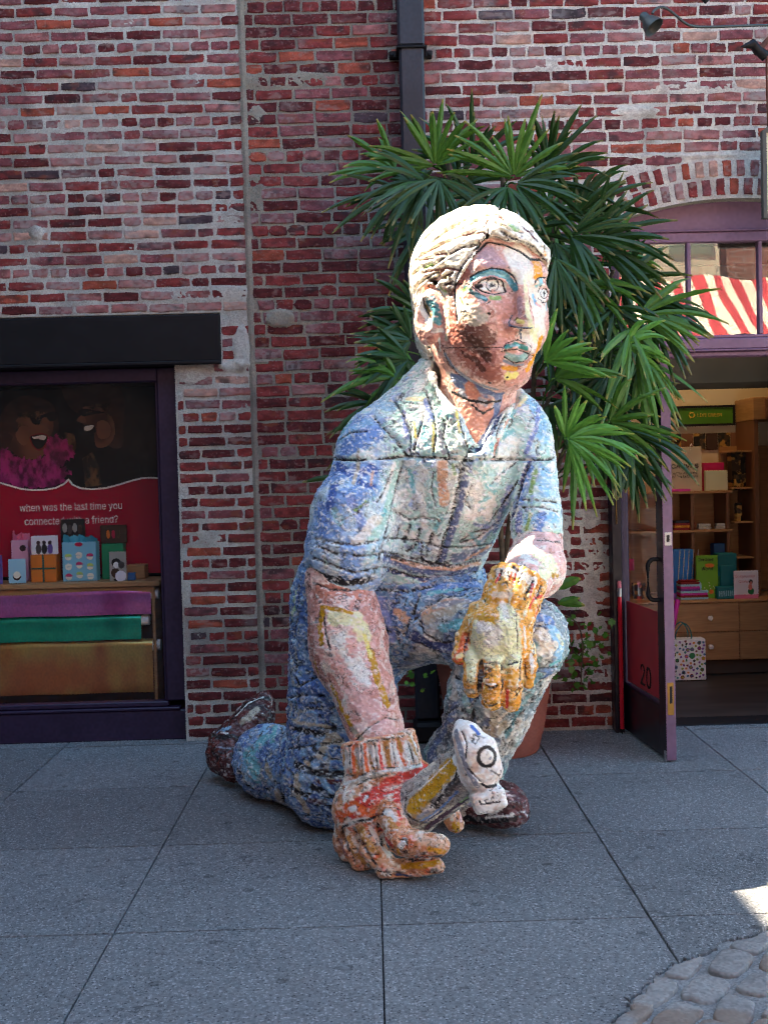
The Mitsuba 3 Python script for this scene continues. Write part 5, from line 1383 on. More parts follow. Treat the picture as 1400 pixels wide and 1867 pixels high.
# brush strokes of each part, in the order they were laid: colour, width (mm), groove (mm), cover, fraying, points on the clay (mm)
STROKES = {}
for part, text in {
    'head': """
238 226 208|109.7 0 1 0.5|641 4592 2419 654 4573 2370 673 4591 2327 707 4634 2253 708 4617 2182 702 4623 2096
238 226 208|68.8 0 0.8 0.6|649 4491 2109 642 4571 2086 667 4590 2047
190 150 150|96.6 0 1 0.35|486 4538 2418 523 4519 2363
238 226 208|74.1 0 1 0.35|592 4567 2421 611 4547 2366 625 4530 2318
233 160 45|72.4 0 1 0.35|707 4617 2371 709 4614 2348
176 110 94|45.7 0 1 0.35|412 4546 2354 399 4554 2330 386 4564 2307
190 150 150|34 0 1 0.35|428 4534 2368 444 4523 2377 461 4522 2387
216 156 140|56.7 0 1 0.35|610 4515 2237 604 4519 2209 599 4528 2183 581 4530 2155
190 150 150|31.1 0 1 0.35|614 4509 2225 613 4505 2196 612 4501 2167
240 236 185|23.7 0 1 0.35|643 4539 2313 643 4529 2287 643 4520 2261 643 4511 2235 643 4505 2212 644 4497 2188 644 4490 2165 647 4484 2150 651 4482 2136
238 226 208|63.6 0 1 0.35|706 4615 2193 705 4613 2167 704 4614 2141 693 4610 2115 682 4609 2089
240 236 185|28.7 0 1 0.35|654 4486 2119 666 4534 2107 682 4606 2097 689 4619 2079
216 156 140|85.3 0 1 0.35|542 4524 2212 564 4527 2155 569 4535 2094 552 4534 2072 522 4532 2016 505 4549 1973
176 110 94|86.4 0 1 0.35|342 4596 2159 350 4591 2121 358 4595 2084 377 4592 2052 396 4594 2020 421 4590 1996 446 4580 1972 476 4567 1953 506 4563 1934
190 178 155|85.2 0 1 0.35|407 4530 2199 449 4512 2156 390 4539 2167
238 236 226|28.5 0 0.8 0.35|377 4566 2251 384 4553 2229 391 4542 2207 412 4526 2193
233 160 45|11.4 0 1 0.35|382 4559 2244 391 4544 2218
120 78 66|74 0 1 0.35|389 4546 2117 427 4536 2081 462 4551 2037 422 4554 2055 444 4534 2075 466 4521 2095 489 4530 2073
78 46 34|39.9 0 0.9 0.8|405 4544 2088 425 4541 2073 444 4543 2059 456 4550 2042 467 4554 2025 478 4552 2011 489 4549 1996
78 46 34|23 0 0.8 0.9|391 4595 2026 407 4589 2016 424 4584 2005 440 4578 1994 454 4574 1974 467 4571 1953
216 156 140|51.8 0 1 0.35|569 4560 1938 593 4570 1933 618 4587 1928 600 4585 1914 583 4588 1900
216 156 140|34.6 0 1 0.35|620 4611 1901 630 4604 1918 639 4601 1935 649 4600 1951
176 110 94|17.1 0 0.7 0.8|511 4534 2016 507 4540 1995 504 4549 1973 500 4558 1951 509 4561 1937 518 4566 1923
233 160 45|24 0 1 0.35|551 4548 1958 574 4552 1956 598 4560 1955
238 226 130|34.4 0 1 0.7|563 4564 1927 581 4569 1927 599 4576 1928
233 160 45|37.3 0 1 0.35|717 4646 2082 712 4655 2064 707 4668 2046 705 4693 2029 681 4613 2000 667 4603 1978 655 4603 1957
240 236 185|23.1 0 1 0.35|682 4609 2089 691 4611 2107 701 4614 2124
240 236 185|23.2 0 1 0.35|688 4610 2101 692 4620 2085 697 4631 2069
150 154 165|12.5 0 1 0.35|550 4536 1985 573 4542 1975 596 4545 1966 612 4538 1967 631 4549 1970
80 150 160|31.2 0 1 0.35|429 4533 2309 445 4529 2320 460 4523 2332 485 4520 2336 511 4520 2341 537 4529 2334 563 4537 2326 577 4542 2310 589 4540 2292 601 4530 2273
150 200 205|13.6 0 0.8 0.35|449 4528 2321 467 4521 2325 486 4521 2330 505 4522 2336 531 4527 2328 558 4538 2321
238 236 226|44.3 0 1 0.35|470 4521 2283 493 4527 2285 517 4537 2288 549 4548 2282
28 26 28|7.4 4 1 0.35|422 4539 2324 441 4529 2333 460 4519 2342 482 4516 2347 505 4517 2353 531 4521 2350 557 4526 2347 574 4533 2336 592 4537 2325 600 4535 2308 607 4528 2290
28 26 28|8.5 4 1 0.35|441 4521 2278 452 4519 2292 464 4516 2305 487 4519 2312 510 4520 2319 527 4522 2311 545 4529 2305 556 4548 2286 564 4544 2262
28 26 28|6.8 3 1 0.35|442 4521 2280 455 4520 2270 469 4521 2261 492 4526 2256 516 4531 2252 537 4540 2257 557 4544 2261
28 26 28|19.3 0 1 0.35|445 4521 2284 464 4520 2283
28 26 28|5.1 0 1 0.8|536 4544 2290 534 4544 2281 528 4541 2272 519 4537 2266 509 4533 2264 499 4529 2265 491 4526 2271 486 4524 2278 484 4524 2288 486 4526 2298 491 4522 2305 499 4519 2309 509 4520 2311 519 4523 2310 527 4528 2305 534 4542 2299 536 4544 2290
50 45 45|23.9 0 0.9 0.8|508 4533 2291 512 4535 2288
28 26 28|13.6 0 1 0.35|509 4534 2291 511 4534 2290
238 236 226|6.8 0 1 0.35|514 4536 2295 515 4536 2295
150 154 165|11.4 0 0.6 0.35|488 4526 2292 496 4528 2278
60 120 130|21.5 0 1 0.35|402 4549 2284 421 4529 2268 441 4520 2253 460 4517 2241 479 4515 2229
140 175 105|22.7 0 1 0.35|503 4520 2237 519 4523 2236 535 4527 2235
140 175 105|22.8 0 1 0.35|391 4557 2271 406 4545 2276 420 4527 2280
28 26 28|5.7 0 1 0.35|378 4572 2302 397 4555 2299 416 4541 2296 430 4521 2278 447 4520 2264
150 200 205|11.3 0 1 0.35|441 4522 2248 460 4517 2241 480 4516 2234
150 200 205|23.2 0 1 0.35|704 4628 2299 726 4639 2320
238 236 226|35 0 1 0.35|727 4648 2273 744 4666 2269
150 200 228|17.4 0 1 0.35|685 4620 2257 688 4606 2238 694 4611 2221
28 26 28|6.4 3 1 0.35|688 4615 2297 696 4609 2316 720 4631 2330 749 4667 2336
28 26 28|5.8 3 1 0.35|709 4636 2274 723 4640 2297
28 26 28|5.2 3 1 0.35|708 4635 2248 724 4638 2228 751 4680 2241
28 26 28|4.1 0 1 0.8|756 4683 2274 754 4682 2265 750 4676 2258 743 4664 2251 736 4657 2249 730 4651 2250 725 4647 2254 721 4644 2260 720 4643 2268 722 4644 2276 725 4648 2283 731 4652 2288 737 4658 2291 744 4662 2290 749 4670 2286 753 4676 2280 756 4683 2274
50 45 45|18.7 0 0.9 0.7|738 4658 2274 739 4660 2265
28 26 28|10.5 0 1 0.35|738 4659 2270 740 4660 2268
226 176 166|13.9 0 1 0.35|697 4614 2222 716 4627 2212
150 200 205|15.2 0 1 0.35|747 4673 2230 745 4662 2205
120 104 58|22.6 0 1 0.35|596 4512 2147 609 4488 2135
238 226 130|22.5 0 0.8 0.7|604 4493 2138 620 4482 2131
96 100 112|8.5 0 1 0.35|585 4533 2164 571 4518 2137 577 4505 2119
110 124 160|9 0 1 0.35|572 4508 2122 591 4500 2116 610 4496 2111 633 4488 2109 658 4498 2110
50 45 45|5.1 0 1 0.35|577 4505 2118 594 4501 2113 610 4498 2109 632 4491 2107 655 4497 2107
96 100 112|11.4 0 1 0.35|615 4504 2103 624 4559 2093 624 4560 2076
60 142 130|25 0 1 0.35|561 4527 2040 581 4525 2046 602 4534 2053 624 4551 2043 644 4550 2032
150 178 158|34.1 0 1 0.35|567 4532 2001 587 4534 1996 606 4531 1990 622 4535 1996 642 4562 2005
150 200 205|10.2 0 0.8 0.35|578 4525 2042 595 4523 2043 616 4550 2047
28 26 28|5.7 5 1 0.35|550 4531 2024 576 4530 2027 601 4531 2030 627 4553 2023 653 4575 2016 682 4613 2011
28 26 28|5.1 0 1 0.6|542 4532 2024 550 4528 2039 560 4533 2055 584 4537 2062 611 4552 2070 637 4561 2058 667 4590 2047 661 4574 2029 660 4584 2013 645 4563 1996 630 4539 1980 609 4532 1977 590 4540 1974 570 4535 1988 550 4532 2001
28 26 28|2.9 3 1 0.35|321 4655 2055 343 4626 2052 366 4604 2049 389 4584 2047 412 4567 2045 438 4555 2043 465 4548 2041 491 4539 2040 518 4531 2038 544 4528 2038
28 26 28|11.3 0 1 0.35|490 4510 2173 493 4511 2170
28 26 28|9.2 0 1 0.35|564 4568 1921 569 4569 1922
28 26 28|10.4 0 1 0.35|494 4588 1903 499 4587 1901
150 154 165|19.8 0 1 0.35|324 4666 2030 336 4664 2008 349 4666 1986 364 4662 1970 379 4661 1955 394 4657 1940 412 4649 1927 431 4640 1914 449 4633 1902 474 4618 1892 501 4612 1883 528 4617 1875
28 26 28|7 6 1 0.35|327 4684 2002 342 4679 1984 357 4676 1966 372 4676 1948 391 4667 1933 409 4660 1919 428 4655 1904 454 4642 1893 480 4635 1882 507 4638 1872
28 26 28|5.9 0 1 0.8|316 4667 2048 324 4668 2027 332 4671 2007 346 4667 1989 360 4666 1971
28 26 28|12.6 8 1 0.35|496 4538 2491 483 4535 2474 470 4536 2457 452 4529 2440 435 4531 2424 421 4534 2407 408 4538 2392 395 4544 2376 386 4550 2361 376 4557 2345 367 4565 2330 364 4572 2312 362 4588 2296 359 4590 2278 359 4588 2256 360 4583 2235 360 4578 2213 361 4572 2193 363 4567 2173 366 4564 2154
28 26 28|12.7 8 1 0.35|499 4572 2472 523 4570 2467 547 4571 2462 571 4575 2457 590 4578 2450 610 4584 2443 630 4593 2437 654 4602 2421 678 4615 2406 705 4638 2407 736 4687 2414 758 4678 2409
78 46 34|23 0 0.8 0.8|345 4579 2333 345 4585 2311 345 4594 2290 346 4604 2269 347 4601 2242 347 4595 2214 348 4589 2186
190 178 155|17.4 0 1 0.35|327 4619 2191 330 4613 2171 334 4609 2151 337 4607 2132 331 4619 2111 326 4632 2089
190 178 155|35.1 0 1 0.35|245 4665 2258 247 4671 2230 250 4673 2201 260 4664 2182 270 4644 2162
60 120 130|52.3 0 1 0.35|267 4649 2249 276 4640 2227 285 4634 2206 290 4633 2177
80 150 160|23.3 0 1 0.35|287 4633 2171 299 4635 2154
120 104 58|19.9 0 1 0.8|250 4670 2230 258 4667 2212 266 4659 2193
50 45 45|8.2 0 1 0.7|237 4674 2277 240 4669 2250 244 4673 2224 255 4669 2203 266 4658 2181
140 175 105|14.1 0 1 0.35|240 4675 2283 263 4661 2286
238 236 226|23.4 0 1 0.35|231 4785 2295 227 4675 2251 228 4676 2225 237 4677 2208 246 4674 2190 254 4668 2171 264 4647 2148 275 4641 2126 293 4641 2126 310 4641 2126
190 178 155|19.8 0 1 0.35|258 4670 2293 277 4658 2286 297 4653 2281 310 4642 2263 324 4628 2244 326 4624 2218 327 4619 2191
216 156 140|35.3 0 1 0.35|293 4650 2104 299 4675 2081 305 4681 2055 309 4692 2031 313 4708 2007 318 4732 1984
238 236 226|15.2 0 1 0.35|299 4661 2094 302 4676 2072 305 4685 2050
110 124 160|41.1 0 1 0.35|362 4696 1938 378 4684 1928 395 4674 1918
208 138 115|41 0 1 0.35|406 4676 1895 423 4669 1888 440 4663 1881
110 124 160|53.6 0 1 0.35|388 4684 1910 414 4670 1899 439 4659 1889 474 4652 1874 510 4660 1860
150 154 165|35.8 0 1 0.35|388 4693 1875 411 4681 1862 435 4673 1850 459 4669 1838 483 4670 1826
208 138 115|59.1 0 1 0.35|422 4667 1894 435 4671 1863
110 124 160|41.5 0 1 0.35|354 4705 1939 371 4698 1911
110 124 160|44.9 0 1 0.35|546 4665 1860 542 4686 1838 536 4688 1814 529 4687 1790
218 150 128|62.7 0 1 0.35|412 4681 1793 437 4673 1756 436 4673 1720 435 4670 1684
218 150 128|49.2 0 1 0.35|501 4675 1790 487 4672 1764 472 4671 1737 454 4668 1706 435 4670 1676
218 150 128|35.9 0 1 0.35|403 4686 1775 407 4683 1748 410 4681 1721 418 4675 1694 426 4674 1667
28 26 28|12.6 0 1 0.8|354 4723 1878 376 4703 1864 399 4688 1850 422 4678 1837 442 4672 1833 463 4670 1830 483 4670 1826 505 4673 1829 526 4680 1832 549 4690 1835
110 124 160|26.9 0 1 0.35|529 4688 1772 516 4683 1749 503 4678 1725 490 4672 1701 477 4669 1683 465 4669 1666 453 4673 1648
50 45 45|9 0 1 0.9|430 4675 1819 452 4671 1800 473 4670 1782 497 4674 1795 520 4681 1808
""",
    'hair': """
28 26 28|12.6 8 1 0.35|496 4538 2491 483 4535 2474 470 4536 2457 452 4529 2440 435 4531 2424 421 4534 2407 408 4538 2392 395 4544 2376 386 4550 2361 376 4557 2345 367 4565 2330 364 4572 2312 362 4588 2296 359 4590 2278 359 4588 2256 360 4583 2235 360 4578 2213 361 4572 2193 363 4567 2173 366 4564 2154
28 26 28|12.7 8 1 0.35|499 4572 2472 523 4570 2467 547 4571 2462 571 4575 2457 590 4578 2450 610 4584 2443 630 4593 2437 654 4602 2421 678 4615 2406 705 4638 2407 736 4687 2414 758 4678 2409
78 46 34|23 0 0.8 0.8|345 4579 2333 345 4585 2311 345 4594 2290 346 4604 2269 347 4601 2242 347 4595 2214 348 4589 2186
190 178 155|17.4 0 1 0.35|327 4619 2191 330 4613 2171 334 4609 2151 337 4607 2132 331 4619 2111 326 4632 2089
190 178 155|35.1 0 1 0.35|245 4665 2258 247 4671 2230 250 4673 2201 260 4664 2182 270 4644 2162
60 120 130|52.3 0 1 0.35|267 4649 2249 276 4640 2227 285 4634 2206 290 4633 2177
80 150 160|23.3 0 1 0.35|287 4633 2171 299 4635 2154
120 104 58|19.9 0 1 0.8|250 4670 2230 258 4667 2212 266 4659 2193
50 45 45|8.2 0 1 0.7|237 4674 2277 240 4669 2250 244 4673 2224 255 4669 2203 266 4658 2181
140 175 105|14.1 0 1 0.35|240 4675 2283 263 4661 2286
120 78 66|8.3 14 1 0.6|231 4755 2491 246 4735 2506 262 4722 2522 278 4714 2540 295 4700 2550 312 4690 2561 329 4684 2573 347 4681 2586
120 78 66|10.4 14 1 0.6|229 4729 2450 253 4687 2455 276 4655 2462 300 4631 2469 320 4614 2476 339 4599 2482 358 4588 2489 378 4580 2497 400 4569 2499 422 4560 2501 444 4553 2504
50 45 45|14.9 14 1 0.6|270 4646 2387 287 4627 2396 303 4610 2406 320 4591 2415 341 4571 2424 364 4561 2435 386 4553 2446 406 4546 2450 427 4540 2454 447 4535 2458
120 78 66|11.6 14 1 0.6|237 4696 2374 258 4664 2372 278 4637 2372 298 4615 2373 319 4595 2373 337 4581 2368 355 4568 2362 373 4557 2357
78 46 34|10.4 14 1 0.6|259 4669 2336 283 4637 2337 307 4610 2339 329 4590 2344 351 4572 2349
92 40 42|9.2 14 1 0.6|344 4594 2481 363 4584 2488 381 4577 2495 400 4571 2503 426 4563 2510 453 4559 2518 479 4558 2527 491 4568 2543 502 4581 2560
140 175 105|15 14 1 0.6|431 4588 2548 454 4588 2558 478 4592 2568
50 45 45|6.9 14 1 0.6|402 4586 2529 418 4588 2541 434 4591 2554 450 4598 2567 475 4592 2568 501 4590 2569
92 40 42|9.2 14 1 0.6|524 4616 2593 541 4603 2580 556 4578 2564 571 4558 2550 604 4591 2553 637 4623 2556
50 45 45|8 14 1 0.6|531 4556 2545 550 4541 2531 570 4537 2521 591 4542 2512 617 4560 2510 644 4578 2507
92 40 42|25.5 6 1 0.6|648 4605 2533 664 4609 2522 681 4618 2512 694 4622 2498 708 4629 2485
140 175 105|25.2 6 1 0.6|581 4553 2540 602 4558 2528 623 4568 2517
50 45 45|12.6 14 1 0.6|550 4532 2505 568 4531 2493 588 4537 2483 607 4545 2473 633 4580 2470 657 4601 2465 678 4604 2455 700 4622 2438 726 4659 2425
233 160 45|15.2 14 1 0.6|742 4662 2465 745 4659 2444 750 4664 2425
120 104 58|10.6 14 1 0.6|746 4689 2482 752 4670 2455
120 78 66|7 14 1 0.6|606 4645 2592
120 78 66|9.4 14 1 0.6|210 4774 2442 230 4719 2432 250 4681 2426 266 4657 2425 282 4636 2425
140 175 105|14.1 14 1 0.6|238 4695 2391 254 4669 2394 271 4647 2399
120 78 66|8.3 14 1 0.6|200 4788 2382 219 4733 2391 238 4696 2403
50 45 45|10.6 14 1 0.6|218 4749 2331 236 4706 2339 253 4674 2349 275 4642 2356 297 4617 2364
120 104 58|13.9 14 1 0.6|264 4662 2335 284 4637 2333 304 4615 2332 324 4597 2331
92 40 42|13.9 14 1 0.6|288 4632 2436 307 4610 2434 325 4586 2431
120 78 66|7.2 14 1 0.6|205 4810 2306 213 4772 2317 221 4742 2330
120 78 66|8.5 14 1 0.6|203 4854 2271 208 4839 2253 213 4826 2236 210 4844 2224 208 4863 2211
120 104 58|10.9 14 1 0.6|220 4833 2153 228 4821 2130 236 4813 2108 253 4796 2084 270 4785 2062
50 45 45|9.6 14 1 0.6|253 4773 2138 258 4769 2118 264 4769 2098 269 4772 2078 278 4778 2055 287 4789 2032
50 45 45|8.4 14 1 0.6|237 4787 2170 239 4788 2150 242 4790 2131 244 4794 2111 251 4794 2090 258 4797 2070
120 78 66|12.1 14 1 0.6|264 4804 2052 273 4809 2035 290 4951 2031
50 45 45|11.4 14 1 0.6|470 4536 2457 484 4534 2476 499 4539 2497 498 4547 2515
190 178 155|11.4 14 1 0.6|419 4540 2443 441 4535 2452 464 4533 2462
120 78 66|7 14 1 0.6|274 4674 2491 291 4659 2500 308 4646 2511 325 4637 2522 345 4626 2530 365 4617 2539 385 4612 2549 405 4609 2560
120 78 66|5.8 14 1 0.6|327 4653 2542 346 4647 2556 366 4646 2571 385 4649 2586 408 4644 2594 432 4644 2603 456 4650 2614
140 175 105|17.4 6 1 0.6|307 4625 2296 324 4618 2277
78 46 34|12.7 14 1 0.6|324 4606 2304 345 4585 2311
120 78 66|5.7 14 1 0.6|444 4552 2501 461 4548 2502 478 4545 2504 499 4541 2486
50 45 45|6.8 14 1 0.6|561 4531 2488 570 4541 2476 582 4570 2467
190 178 155|15.2 14 1 0.6|639 4658 2461 659 4665 2451 679 4666 2439 700 4681 2430
92 40 42|8.2 14 1 0.6|577 4628 2468 603 4673 2471 624 4673 2465
""",
    'shirt': """
178 216 204|135.1 0 0.75 0.9|283 4758 1846 277 4698 1743 273 4669 1644
178 216 204|135.2 0 0.75 0.9|505 4685 1540 515 4702 1476 526 4738 1412
178 216 204|134.8 0 0.75 0.9|270 4674 1492 260 4690 1411 249 4708 1330
178 216 204|127 0 0.75 0.9|625 4745 1728 603 4731 1633 583 4730 1538
178 216 204|108.9 0 0.75 0.9|340 4740 1235 386 4735 1279 433 4733 1324
238 236 226|54 0 0.8 1|218 4683 1547 211 4691 1505 204 4697 1463 197 4704 1421
238 236 226|54.1 0 0.8 1|525 4693 1575 545 4702 1605 565 4713 1635 585 4725 1665
238 236 226|54 0 0.8 1|449 4679 1469 437 4689 1433 425 4699 1398 413 4710 1361
238 236 226|53.6 0 0.8 1|332 4658 1526 336 4663 1490 340 4672 1454
238 236 226|54.4 0 0.8 1|613 4735 1664 603 4732 1634 593 4729 1604 583 4727 1574
238 236 226|54.5 0 0.8 1|228 4756 1829 236 4742 1805 244 4727 1782
238 236 226|54.4 0 0.8 1|249 4721 1275 267 4730 1237 285 4743 1200
238 236 226|54.4 0 0.8 1|506 4716 1431 498 4730 1395 489 4744 1358
112 148 208|108.5 0 1 0.35|-43 4746 1740 16 4711 1715 -35 4704 1689 -85 4720 1663
112 148 208|96.9 0 0.7 0.35|-151 4717 1557 -82 4659 1555 -16 4648 1553 9 4622 1481 -44 4594 1465 -97 4583 1449 -150 4590 1433 -165 4585 1381 -179 4578 1329
150 200 228|55.3 0 0.8 0.35|29 4853 1843 65 4811 1834 101 4787 1825
150 200 228|63.8 0 0.7 0.9|-122 4804 1703 -84 4761 1722 -47 4750 1742 -10 4756 1763
120 192 196|37 0 1 0.35|-118 4828 1723 -101 4827 1745 -85 4845 1769
72 104 176|40.1 0 1 0.7|-142 4730 1584 -120 4693 1571 -99 4669 1558 -78 4651 1546 -53 4649 1550 -29 4648 1553 -4 4651 1557 20 4657 1561
72 104 176|39.7 0 1 0.8|-150 4638 1503 -156 4614 1474 -162 4601 1445 -169 4595 1416
72 104 176|35.4 0 1 0.8|9 4627 1490 -17 4622 1500 -43 4622 1509
112 148 208|53 0 1 0.35|-205 4624 1416 -203 4612 1381 -200 4598 1346 -198 4584 1311
134 150 204|43.8 0 0.7 0.35|-80 4578 1440 -69 4572 1416 -59 4568 1392 -49 4566 1367 -38 4565 1343
190 178 155|17.9 0 1 0.35|-49 4686 1635 -49 4677 1614 -49 4667 1593 -49 4658 1572 -56 4650 1551 -63 4637 1530 -70 4621 1510
226 182 148|12.5 0 0.8 0.35|11 4652 1552 6 4642 1526 1 4628 1499
178 216 204|49.2 0 1 0.35|121 4701 1604 113 4700 1570 105 4698 1537 98 4692 1503 90 4683 1470 80 4664 1437 70 4644 1404 60 4629 1371 50 4616 1339 27 4592 1309 4 4572 1280
238 236 226|17.9 0 1 0.35|102 4696 1586 95 4692 1559 87 4686 1533 79 4677 1506 72 4665 1479 62 4652 1462 53 4637 1445 43 4623 1427
120 192 196|23 0 1 0.35|60 4631 1391 45 4614 1374 29 4600 1358 14 4588 1341
140 175 105|12.3 0 1 0.8|-63 4569 1396 -41 4575 1413 -19 4586 1430
178 216 204|35.1 0 0.7 0.9|-126 4562 1346 -134 4569 1363 -143 4575 1381 -151 4582 1398
238 226 208|43.8 0 0.8 0.9|-22 4565 1316 1 4579 1337 24 4596 1358 3 4580 1337 -17 4567 1316 -37 4556 1295 -57 4546 1275
150 154 165|54.2 0 0.45 0.7|147 4703 1585 144 4707 1555 140 4711 1525 136 4714 1495 129 4716 1453 122 4717 1411 115 4716 1369
150 154 165|54.2 0 0.6 0.35|114 4722 1333 104 4716 1306 94 4700 1280
150 154 165|26.8 0 1 0.35|344 4616 1773 327 4635 1757 313 4693 1742 294 4687 1725 297 4677 1699 301 4670 1675 304 4665 1650 308 4661 1625
110 124 160|32.5 0 1 0.35|395 4659 1516 390 4663 1492 385 4669 1469 381 4675 1446 376 4682 1423 372 4689 1399 364 4696 1374 355 4703 1349 347 4710 1323 339 4718 1298 331 4725 1272 322 4732 1247 312 4739 1222 303 4746 1196 294 4754 1171
238 226 130|19.4 0 1 0.35|361 4623 1791 364 4612 1764 368 4606 1737 372 4599 1710
238 226 130|16.1 0 1 0.35|269 4705 1753 268 4691 1723 267 4680 1694 266 4673 1664 266 4669 1635
238 226 130|12.6 0 1 0.35|190 4724 1756 191 4714 1734 192 4705 1713 193 4698 1692
240 236 185|23.8 0 1 0.35|166 4788 1860 192 4779 1857 217 4772 1855 243 4766 1852
134 150 204|32.7 0 1 0.35|247 4763 1847 252 4747 1819 256 4729 1791 260 4712 1762
120 192 196|27 0 0.8 0.8|224 4711 1745 226 4699 1722 228 4691 1699 231 4684 1677 234 4679 1654
134 150 204|19.9 0 1 0.35|146 4760 1804 149 4744 1776 152 4730 1748 156 4718 1720 159 4708 1693
226 182 148|49.2 0 1 0.35|302 4659 1580 299 4660 1545 296 4665 1509 299 4670 1479 302 4676 1449 304 4682 1419
208 138 115|23.3 0 1 0.8|300 4669 1482 312 4672 1464
140 175 105|16.1 0 0.8 0.35|342 4655 1570 346 4655 1553 350 4656 1535
120 192 196|23.5 0 0.8 0.8|164 4704 1549 170 4706 1521 175 4707 1494 181 4707 1467
120 192 196|23.5 0 0.8 0.8|295 4698 1356 286 4703 1338 276 4708 1320 267 4713 1302
120 192 196|23.3 0 0.8 0.8|432 4661 1559 454 4667 1541 477 4676 1522
120 192 196|23.6 0 0.8 0.8|566 4718 1683 589 4730 1696 611 4739 1710
120 192 196|23.1 0 0.8 0.8|298 4728 1798 315 4638 1784 335 4619 1774
120 192 196|23.4 0 0.8 0.8|486 4686 1486 505 4700 1468 525 4718 1449
120 192 196|23.8 0 0.8 0.8|610 4756 1774 621 4770 1797 633 4791 1821
120 192 196|23.5 0 0.8 0.8|459 4703 1415 478 4706 1423 496 4711 1432
120 192 196|23.8 0 0.8 0.8|424 4751 1278 444 4774 1253 465 4804 1227
120 192 196|23.4 0 0.8 0.8|526 4694 1620 517 4691 1634 498 4599 1645
238 236 226|31.8 0 0.9 0.8|658 4898 1893 649 4880 1867 641 4866 1841 623 4783 1812
238 236 226|30.7 0 0.9 0.8|554 4709 1575 547 4706 1551 540 4705 1527 534 4706 1503
238 236 226|30.7 0 0.9 0.8|215 4699 1421 217 4702 1394 219 4706 1367 220 4710 1339 222 4715 1312
238 236 226|30.8 0 0.9 0.8|414 4718 1343 438 4721 1354 463 4727 1366 489 4734 1377
238 236 226|32.4 0 0.9 0.8|374 4985 1888 382 4978 1859 390 4964 1829
150 200 228|73.6 0 1 0.35|694 4828 1840 714 4812 1807 735 4801 1773 734 4770 1726 735 4755 1680
240 236 185|20.3 0 1 0.35|642 4788 1821 661 4809 1840 682 4845 1860
134 150 204|23.7 0 1 0.8|657 4725 1617 669 4730 1644 682 4737 1671 695 4746 1699 709 4758 1726 714 4770 1749 719 4788 1773 726 4814 1797 736 4861 1823
112 148 208|32.4 0 1 0.35|670 4701 1553 660 4697 1531 650 4694 1509 640 4692 1487 631 4692 1464 625 4689 1438 619 4681 1411
140 175 105|21.5 0 1 0.35|691 4693 1535 684 4686 1513 677 4679 1490 670 4673 1468 663 4668 1446
150 200 228|62.9 0 1 0.35|733 4701 1534 729 4685 1493 726 4669 1453
178 216 204|36.4 0 1 0.35|752 4749 1634 755 4743 1611 758 4737 1588
150 200 228|53.2 0 1 0.35|646 4626 1340 683 4615 1343 722 4619 1344 764 4643 1345
140 175 105|17.7 0 1 0.35|655 4629 1358 648 4623 1337 641 4619 1317 635 4620 1296
112 148 208|38.9 0 1 0.7|708 4621 1357 696 4610 1334 686 4604 1310 677 4604 1287
134 150 204|44.6 0 1 0.35|615 4660 1358 611 4654 1334 606 4650 1311 603 4652 1287
238 236 226|17.8 0 1 0.35|757 4648 1372 776 4659 1353
134 150 204|36.7 0 0.8 0.8|534 4836 1289 541 4823 1313 547 4810 1338 554 4798 1362 560 4786 1386 567 4771 1410 575 4759 1429 583 4746 1447 591 4737 1465
110 124 160|55.3 0 0.8 0.35|359 4769 1177 400 4785 1184 443 4810 1191 487 4854 1196 514 4876 1217
134 150 204|27.3 0 0.7 0.9|433 4733 1324 462 4752 1313 492 4779 1302
226 182 148|14.8 0 1 0.7|519 4883 1221 493 4847 1211 468 4827 1200 444 4812 1189 421 4801 1177 398 4793 1165
28 26 28|10.8 16 1 0.15|-152 4795 1612 -123 4723 1610 -95 4696 1608 -68 4680 1607 -41 4671 1606 -14 4668 1605 13 4670 1606 40 4676 1607 67 4685 1608 94 4694 1609 121 4701 1610 148 4701 1611 173 4694 1610 198 4686 1608 222 4678 1607 247 4671 1606 272 4665 1605 297 4660 1602 321 4657 1599 346 4655 1596 371 4655 1593 396 4656 1591 423 4660 1590 443 4582 1589 469 4583 1589 506 4684 1590 535 4697 1590 564 4714 1590 593 4730 1590 620 4729 1589 645 4721 1589 669 4713 1589 695 4711 1588 721 4716 1588 749 4730 1588 780 4765 1588
28 26 28|12.6 12 1 0.7|428 4601 1647 411 4575 1626 403 4658 1608 387 4655 1587 381 4655 1563 376 4656 1538 371 4658 1514 366 4663 1490 360 4669 1465 355 4676 1439 350 4683 1414 345 4690 1389 340 4697 1364 331 4704 1337 322 4712 1309 312 4720 1282 303 4727 1255 296 4734 1231 288 4741 1206 281 4748 1182 273 4755 1158
28 26 28|10.8 10 1 0.7|157 4699 1612 145 4701 1630 134 4703 1648 122 4706 1667 105 4710 1688 88 4716 1709 70 4726 1730 53 4739 1751 35 4757 1770 18 4782 1790
28 26 28|9.1 12 1 0.7|166 4696 1629 168 4698 1656 171 4702 1683 173 4709 1711 164 4723 1738 155 4738 1766 145 4755 1795 134 4768 1813 122 4783 1831 111 4802 1849
28 26 28|7.2 10 1 0.7|184 4691 1638 192 4692 1665 201 4696 1691 209 4702 1718 216 4710 1740 223 4719 1761 230 4729 1782
28 26 28|8.1 12 1 0.7|259 4668 1609 263 4669 1633 268 4672 1658 272 4676 1682 277 4683 1707 276 4694 1734 274 4709 1762 273 4726 1790 266 4742 1815 259 4757 1840 252 4770 1865 244 4783 1890
28 26 28|10.8 10 1 0.7|329 4657 1607 321 4660 1634 314 4666 1661 306 4673 1688 310 4679 1709 314 4687 1730 318 4697 1751 297 4710 1770
28 26 28|9.6 10 1 0.7|394 5001 1907 397 4994 1878 399 4982 1849 400 4962 1819
